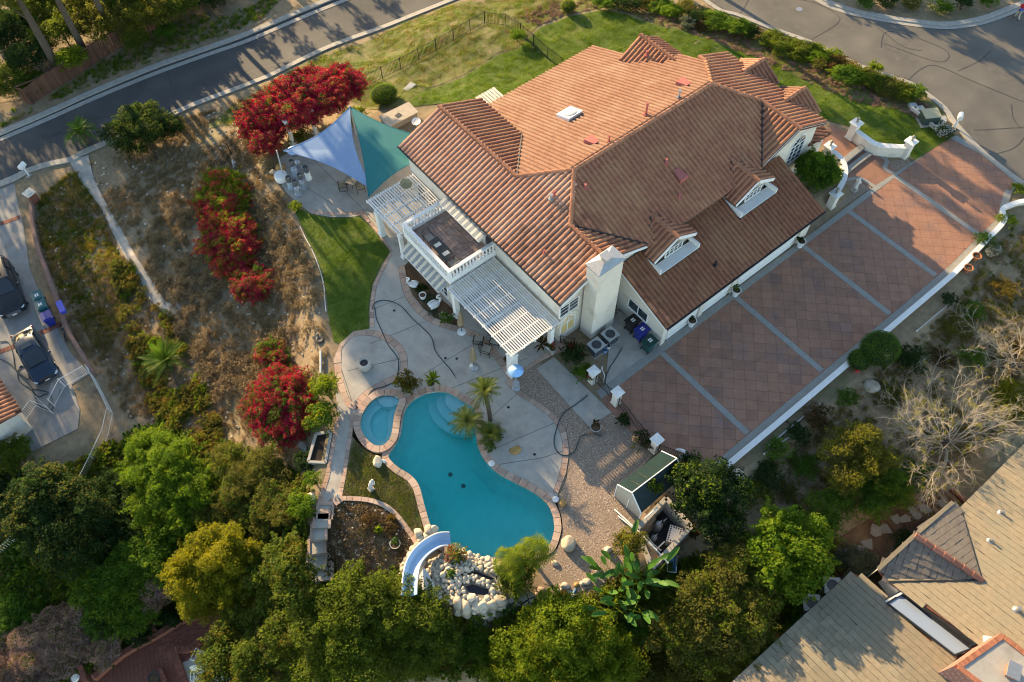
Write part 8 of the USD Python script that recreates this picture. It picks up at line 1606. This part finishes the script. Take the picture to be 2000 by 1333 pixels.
fl = gt2([(48,200),(62,205),(118,168),(160,142),(204,112),(252,84),(312,52),(372,24),(440,-4),(520,-40)]); Lf = sg.LineString(fl); wfn = Thing('wooden_fence', 'brown wooden plank fence along the far side of the lower left street', 'fence', (*fl[0], -3.7)); m_plank = mat('brown_plank', (.12,.055,.032), (.08,.038,.024), scale=6, rough=.9, isl=.3, stretch=(1,1,.2)); s = 0.0; k = 0
while s < Lf.length-.2:
    p = np.array(Lf.interpolate(s+.1).coords[0]); q = np.array(Lf.interpolate(s+.13).coords[0]); wfn.add('plank', box(p[0], p[1], float(T(*p))-.05, .19, .03, 1.75+rng.uniform(-.03,.03), math.atan2(*(q-p)[::-1])), m_plank); s += .21
    if k % 11 == 0: wfn.add('post', box(p[0]+.05, p[1]+.09, float(T(*p))-.1, .12, .12, 1.9), m_plank)
    if k % 11 == 0 and s+2.3 < Lf.length: e = np.array(Lf.interpolate(s+2.2).coords[0]); wfn.add('cap_rail', bar((*p, float(T(*p))+1.74), (*e, float(T(*e))+1.74), .16, .05), m_plank)
    k += 1
f2 = gt2([(-20,200),(20,193),(48,190),(66,205)]); railing(f2, 1.2, 'dark wire fence at the left end of the verge', 'wire_fence', 'fence', .12, m_dark, r=.01)
b = GT(75,140); t = Thing('dead_branch_pile', 'pale bare twigs beside the leaning tree trunk', 'branches', b); rgx = np.random.default_rng(3); S = []
for k in range(140): p = b+rgx.normal(0, .5, 3)*[1,1,0]; d = rgx.normal(size=3); d[2] = abs(d[2])*1.6+.6; d /= np.linalg.norm(d); S.append([*p, *(p+d*rgx.uniform(.8, 2.2)), .02, .006])
t.add('twigs', segs(S), m_twig); t.add('log', tube([b-[.6,0,-.1], b+[.6,.2,.15]], .1, 7), m_bark)
# trees beyond the frame that shade the streets, as their shadows in the picture show
for k, (x, y, H) in enumerate(((-26,62,15),(-18,66,15.5),(-12,63,12),(-22,63,15),(-32,58,15),(-36,66,15),(-22,72,17),(-28,68,16),(-15,64,13))):
    b = np.array([x, y, float(T(x, y))]); L = []
    for i in range(5): L += clump(b+[rng.uniform(-1.6,1.6), rng.uniform(-1.6,1.6), H*(.45+.12*i)], (2.3-.2*i, 2.3-.2*i, 1.8), 16, k*31+i, (.22,.4), low=-.6)
    t = Thing('tall_tree', 'tall tree standing beyond the top left edge of the picture', 'tree', b, 'tall trees beyond the top edge'); t.add('crown', leafcloud(L, .30, .62, 900+k, low=-.8), LM['oak']); t.add('trunk', tube(smoothline([b-[0,0,.3], b+[.2,.1,H*.5], b+[0,0,H]], 5), np.linspace(.35, .08, 11), 7), m_bark)
for k, (x, y, zc, rr) in enumerate(((-5.6,55,15.3,1.3),(-4.0,57,15.8,1.6),(-2.4,54,15.2,1.6),(-.8,57,15.8,1.6),(.8,54,15.2,1.6),(2.4,57,15.8,1.4),(-4.8,60,17.2,1.3),(-1.6,60,17.2,1.5),(33.5,27,10.3,.9),(36.3,28,10.9,1.1),(39.0,27,10.2,1.0))):
    b = np.array([x, y, float(T(x, y))]); L = []
    for i in range(4): L += clump([x+rng.uniform(-.3,.3), y+rng.uniform(-.6,.6), zc-2.2+1.3*i], (rr+.3, rr+.3, 1.25), 14, k*41+i, (.22,.4), low=-.6)
    t = Thing('tall_tree', 'tall bare stemmed tree beyond the top edge', 'tree', b, 'bare stemmed trees beyond the top edge'); t.add('crown', leafcloud(L, .28, 1.15, 930+k, low=-.8), LM['oak']); t.add('trunk', tube(smoothline([b-[0,0,.3], b+[.1,.1,8], [x, y, zc+1]], 5), np.linspace(.32, .08, 11), 7), m_bark)
for k, (x, y, H) in enumerate(((-3,61,9.5),(.5,63,9.5),(4,61,9.5),(7,63,9.5),(10,61,9),(13,63,9),(16,62,8.5))):
    b = np.array([x, y, float(T(x, y))]); L = []
    for i in range(4): L += clump(b+[rng.uniform(-.4,.4), rng.uniform(-.5,.5), H*(.22+.22*i)], (1.8-.25*i, 1.8-.25*i, 1.3), 14, k*43+i, (.25,.42), low=-.6)
    t = Thing('tall_tree', 'leafy tree beyond the top edge that shades the lower street', 'tree', b, 'street trees beyond the top edge'); t.add('crown', leafcloud(L, .28, .9, 970+k, low=-.8), LM['oak']); t.add('trunk', tube([b-[0,0,.3], b+[0,0,H]], [.25,.06], 7), m_bark)
for k, (x, y, H) in enumerate(((47.6,23,6.0),(50.8,27,11),(54.5,25,11.5),(57.5,27,11),(60.5,25,11.5),(63.5,27,11),(66.5,25,11),(69.5,27,11),(55,31,12),(62,31,12))):
    b = np.array([x, y, float(T(x, y))]); L = []
    for i in range(5): L += clump(b+[rng.uniform(-.3,.3), rng.uniform(-.5,.5), H*(.1+.19*i)], (2.7-.2*i, 2.7-.2*i, 1.7), 18, k*37+i, (.25,.42), low=-.6)
    t = Thing('tall_tree', 'broad tree standing beyond the top right edge of the picture', 'tree', b, 'trees beyond the top right edge'); t.add('crown', leafcloud(L, .34, 1.3, 950+k, low=-.8), LM['dark']); t.add('trunk', tube([b-[0,0,.3], b+[0,0,H]], [.3,.08], 7), m_bark)

# ---------------------------------------------------------------- ground cover nobody could count
def tuft(n, L, w, seed, lean=.7, spread=.12):
    rg = np.random.default_rng(seed); a = rg.uniform(0, 6.283, n); e = rg.uniform(.5, 1.4, n); d = np.stack([np.cos(a)*np.cos(e)*lean, np.sin(a)*np.cos(e)*lean, np.sin(e)], 1); p = np.column_stack([rg.normal(0, spread, (n, 2)), np.zeros(n)]); l = (L*rg.uniform(.6, 1.2, n))[:, None]; s = np.stack([-np.sin(a), np.cos(a), 0*a], 1)*w
    V = np.stack([p-s, p+s, p+d*l], 1).reshape(-1, 3); return V, np.arange(3*n).reshape(-1, 3)
def cover(name, label, polys_, count, protos, seed, smin=.6, smax=1.3, thin=None, avoid=None):
    """clumps scattered over an area as one instancer"""
    rg = np.random.default_rng(seed); P = polys_ if avoid is None else polys_.difference(avoid); x0, y0, x1, y1 = P.bounds; q = np.column_stack([rg.uniform(x0, x1, count*6), rg.uniform(y0, y1, count*6)]); q = q[shapely.contains_xy(P, q[:, 0], q[:, 1])]
    if thin: q = q[meshkit.fbm(np.column_stack([q, 0*q[:, 0]])*thin[0], 3, seed) > thin[1]+rg.normal(0, .05, len(q))]
    q = q[:count]; path = numbered('/World/'+name); pi = UsdGeom.PointInstancer.Define(stage, path); pr = []
    for i, (m_, mm) in enumerate(protos): usdkit.mesh(stage, f'{path}/clump_{i:03d}', m_, mm); pr.append(f'{path}/clump_{i:03d}')
    pi.CreatePrototypesRel().SetTargets([Sdf.Path(p) for p in pr]); n = len(q); pi.CreateProtoIndicesAttr(Vt.IntArray.FromNumpy(rg.integers(0, len(pr), n).astype(np.int32)))
    pi.CreatePositionsAttr(Vt.Vec3fArray.FromNumpy(np.column_stack([q, T(q[:, 0], q[:, 1])]).astype(np.float32))); a = rg.uniform(0, math.pi, n); pi.CreateOrientationsAttr(Vt.QuathArray([Gf.Quath(float(math.cos(v)), 0, 0, float(math.sin(v))) for v in a])); s = rg.uniform(smin, smax, n); pi.CreateScalesAttr(Vt.Vec3fArray.FromNumpy(np.repeat(s[:, None], 3, 1).astype(np.float32)))
    setd(pi.GetPrim(), label=label, category=name.replace('_', ' '), kind='stuff')
hard = unary_union([PAD.buffer(.1), WDRIVE.buffer(.2), BPATIO, sg.Polygon(np.vstack([nw_far, nw_near[::-1]])).buffer(.7), ne_poly.buffer(.5), ROADGAP, LAWNN.buffer(-.1), MULCH])
WS = shp(GTP([(110,380),(150,330),(200,300),(340,240),(480,190),(560,300),(580,400),(640,560),(645,700),(600,760),(520,860),(440,880),(300,860),(240,800),(190,720),(130,640),(90,540),(70,440)]))
cover('dry_grass', 'straw coloured dry grass over the left slope', WS, 5200, [(tuft(26,.30,.018,i), LM['straw']) for i in range(3)], 1, avoid=hard, thin=(.5,.42))
DS = shp(GTP([(300,420),(420,330),(540,310),(560,420),(620,520),(635,700),(540,780),(430,860),(390,720),(330,620),(290,520)]))
cover('dry_scrub', 'low straw brown scrub clumps over the left slope', DS, 520, [(leafcloud(clump((0,0,.22),(.42,.42,.3),10,i),.09,.5,i), LM['straw']) for i in range(3)], 2, avoid=hard, thin=(.35,.5))
cover('green_weeds', 'green weeds on the bank beside the brick wall', shp(GTP([(75,385),(150,330),(200,420),(260,560),(240,640),(200,700),(150,620),(105,540),(75,450)])), 1500, [(tuft(30,.22,.02,10+i), LM['oak']) for i in range(2)]+[(tuft(26,.25,.02,13), LM['gold'])], 3, avoid=hard)
cover('golden_weeds', 'golden green weeds lit along the lower drain', shp(GTP([(225,520),(265,520),(330,620),(380,720),(420,800),(440,900),(330,860),(280,760),(240,640)])), 420, [(leafcloud(clump((0,0,.2),(.4,.4,.3),10,20+i),.10,.8,i), LM[k]) for i, k in enumerate(('gold','lime','olive'))], 4, avoid=hard, thin=(.5,.42))
cover('slope_groundcover', 'green groundcover on the slope between fence and street', shp(GTP([(400,250),(520,165),(660,100),(800,42),(900,0),(1090,0),(1055,48),(1010,95),(975,103),(905,148),(834,174),(780,214),(720,215),(640,170),(560,200),(500,240)])), 3600, [(tuft(34,.10,.02,30+i,.9,.2), LM[k]) for i, k in enumerate(('lime','gold','bright'))], 5, avoid=hard, thin=(.4,.36))
cover('street_groundcover', 'low green and pinkish groundcover between lawn and upper street', shp(GTP([(1000,30),(1100,2),(1180,-8),(1400,18),(1580,84),(1765,162),(1850,220),(1835,255),(1740,217),(1640,190),(1560,152),(1470,110),(1380,76),(1290,50),(1230,26),(1180,14),(1110,30),(1050,50)])), 2600, [(tuft(34,.11,.02,80+i,.9,.2), LM[k]) for i, k in enumerate(('lime','gold','olive'))]+[(leafcloud(clump((0,0,.05),(.25,.25,.12),6,85),.08,.6,i), LM['pink'])], 15, avoid=hard, thin=(.5,.34))
cover('verge_weeds', 'grass and weeds on the verge before the wooden fence', shp(GTP([(0,250),(90,205),(180,165),(300,118),(400,82),(500,45),(560,-10),(450,0),(320,60),(220,110),(110,180),(0,215)])), 900, [(tuft(30,.22,.022,40+i), LM[k]) for i, k in enumerate(('straw','lime','green'))], 6, avoid=hard, thin=(.4,.42))
cover('bank_weeds', 'dry grass and weeds on the bank right of the driveway', shp(GTP([(1460,930),(1620,800),(1760,690),(1870,590),(1930,500),(2000,420),(2060,600),(2020,800),(1850,930),(1700,1000),(1560,1010)])), 2400, [(tuft(26,.22,.02,50+i), LM[k]) for i, k in enumerate(('straw','gold','oak'))], 7, avoid=hard, thin=(.4,.40))
cover('lower_groundcover', 'green and brown groundcover among the lower shrubs', shp(GTP([(160,900),(300,830),(450,880),(600,930),(620,1100),(800,1120),(880,1210),(1060,1180),(1250,1120),(1420,1080),(1560,1010),(1650,1080),(1480,1290),(1420,1333),(60,1333),(0,1200),(0,1000),(100,920)])), 4200, [(leafcloud(clump((0,0,.12),(.4,.4,.22),9,60+i),.11,.7,i), LM[k]) for i, k in enumerate(('green','olive','lime'))], 8, .8, 1.8, avoid=hard)
cover('slope_stones', 'small pale stones scattered on the bare slope', DS.union(WS), 700, [(rock((0,0,.03),(.07,.06,.05),i,1), m_rock) for i in range(3)], 9, .5, 1.6, avoid=hard)
cover('lawn_tufts', 'longer blades standing in the north lawn', LAWNN.buffer(-.15).union(LAWNW.buffer(-.1)), 15000, [(tuft(24,.095,.016,70+i,.9,.14), LM[k]) for i, k in enumerate(('bright','lime','green'))], 10)
cover('rough_grass', 'rough grass and weeds on the small lawn by the pool', LAWNS.difference(unary_union([POOL.buffer(.5), SPA.buffer(.5), PATH.buffer(.25)])), 900, [(tuft(24,.12,.018,90+i,.9,.14), LM[k]) for i, k in enumerate(('olive','lime','straw'))], 21)
cover('bed_litter', 'dry leaves and small plants littering the mulch bed', MULCH, 500, [(tuft(20,.14,.03,95,.95,.16), LM['rust']), (tuft(20,.16,.025,96,.8,.14), LM['straw']), (rock((0,0,.02),(.06,.05,.04),4,1), m_rock), (tuft(18,.14,.02,97,.8,.1), LM['olive'])], 22)
cover('gravel_stones', 'larger pebbles lying in the gravel bed', GRAVEL.difference(unary_union([POOL.buffer(.5), PITP.buffer(.3), WALK])), 2600, [(rock((0,0,.01),(.04,.035,.025),60+i,1), m_gravel if i else m_rock) for i in range(3)], 23, .5, 1.1)
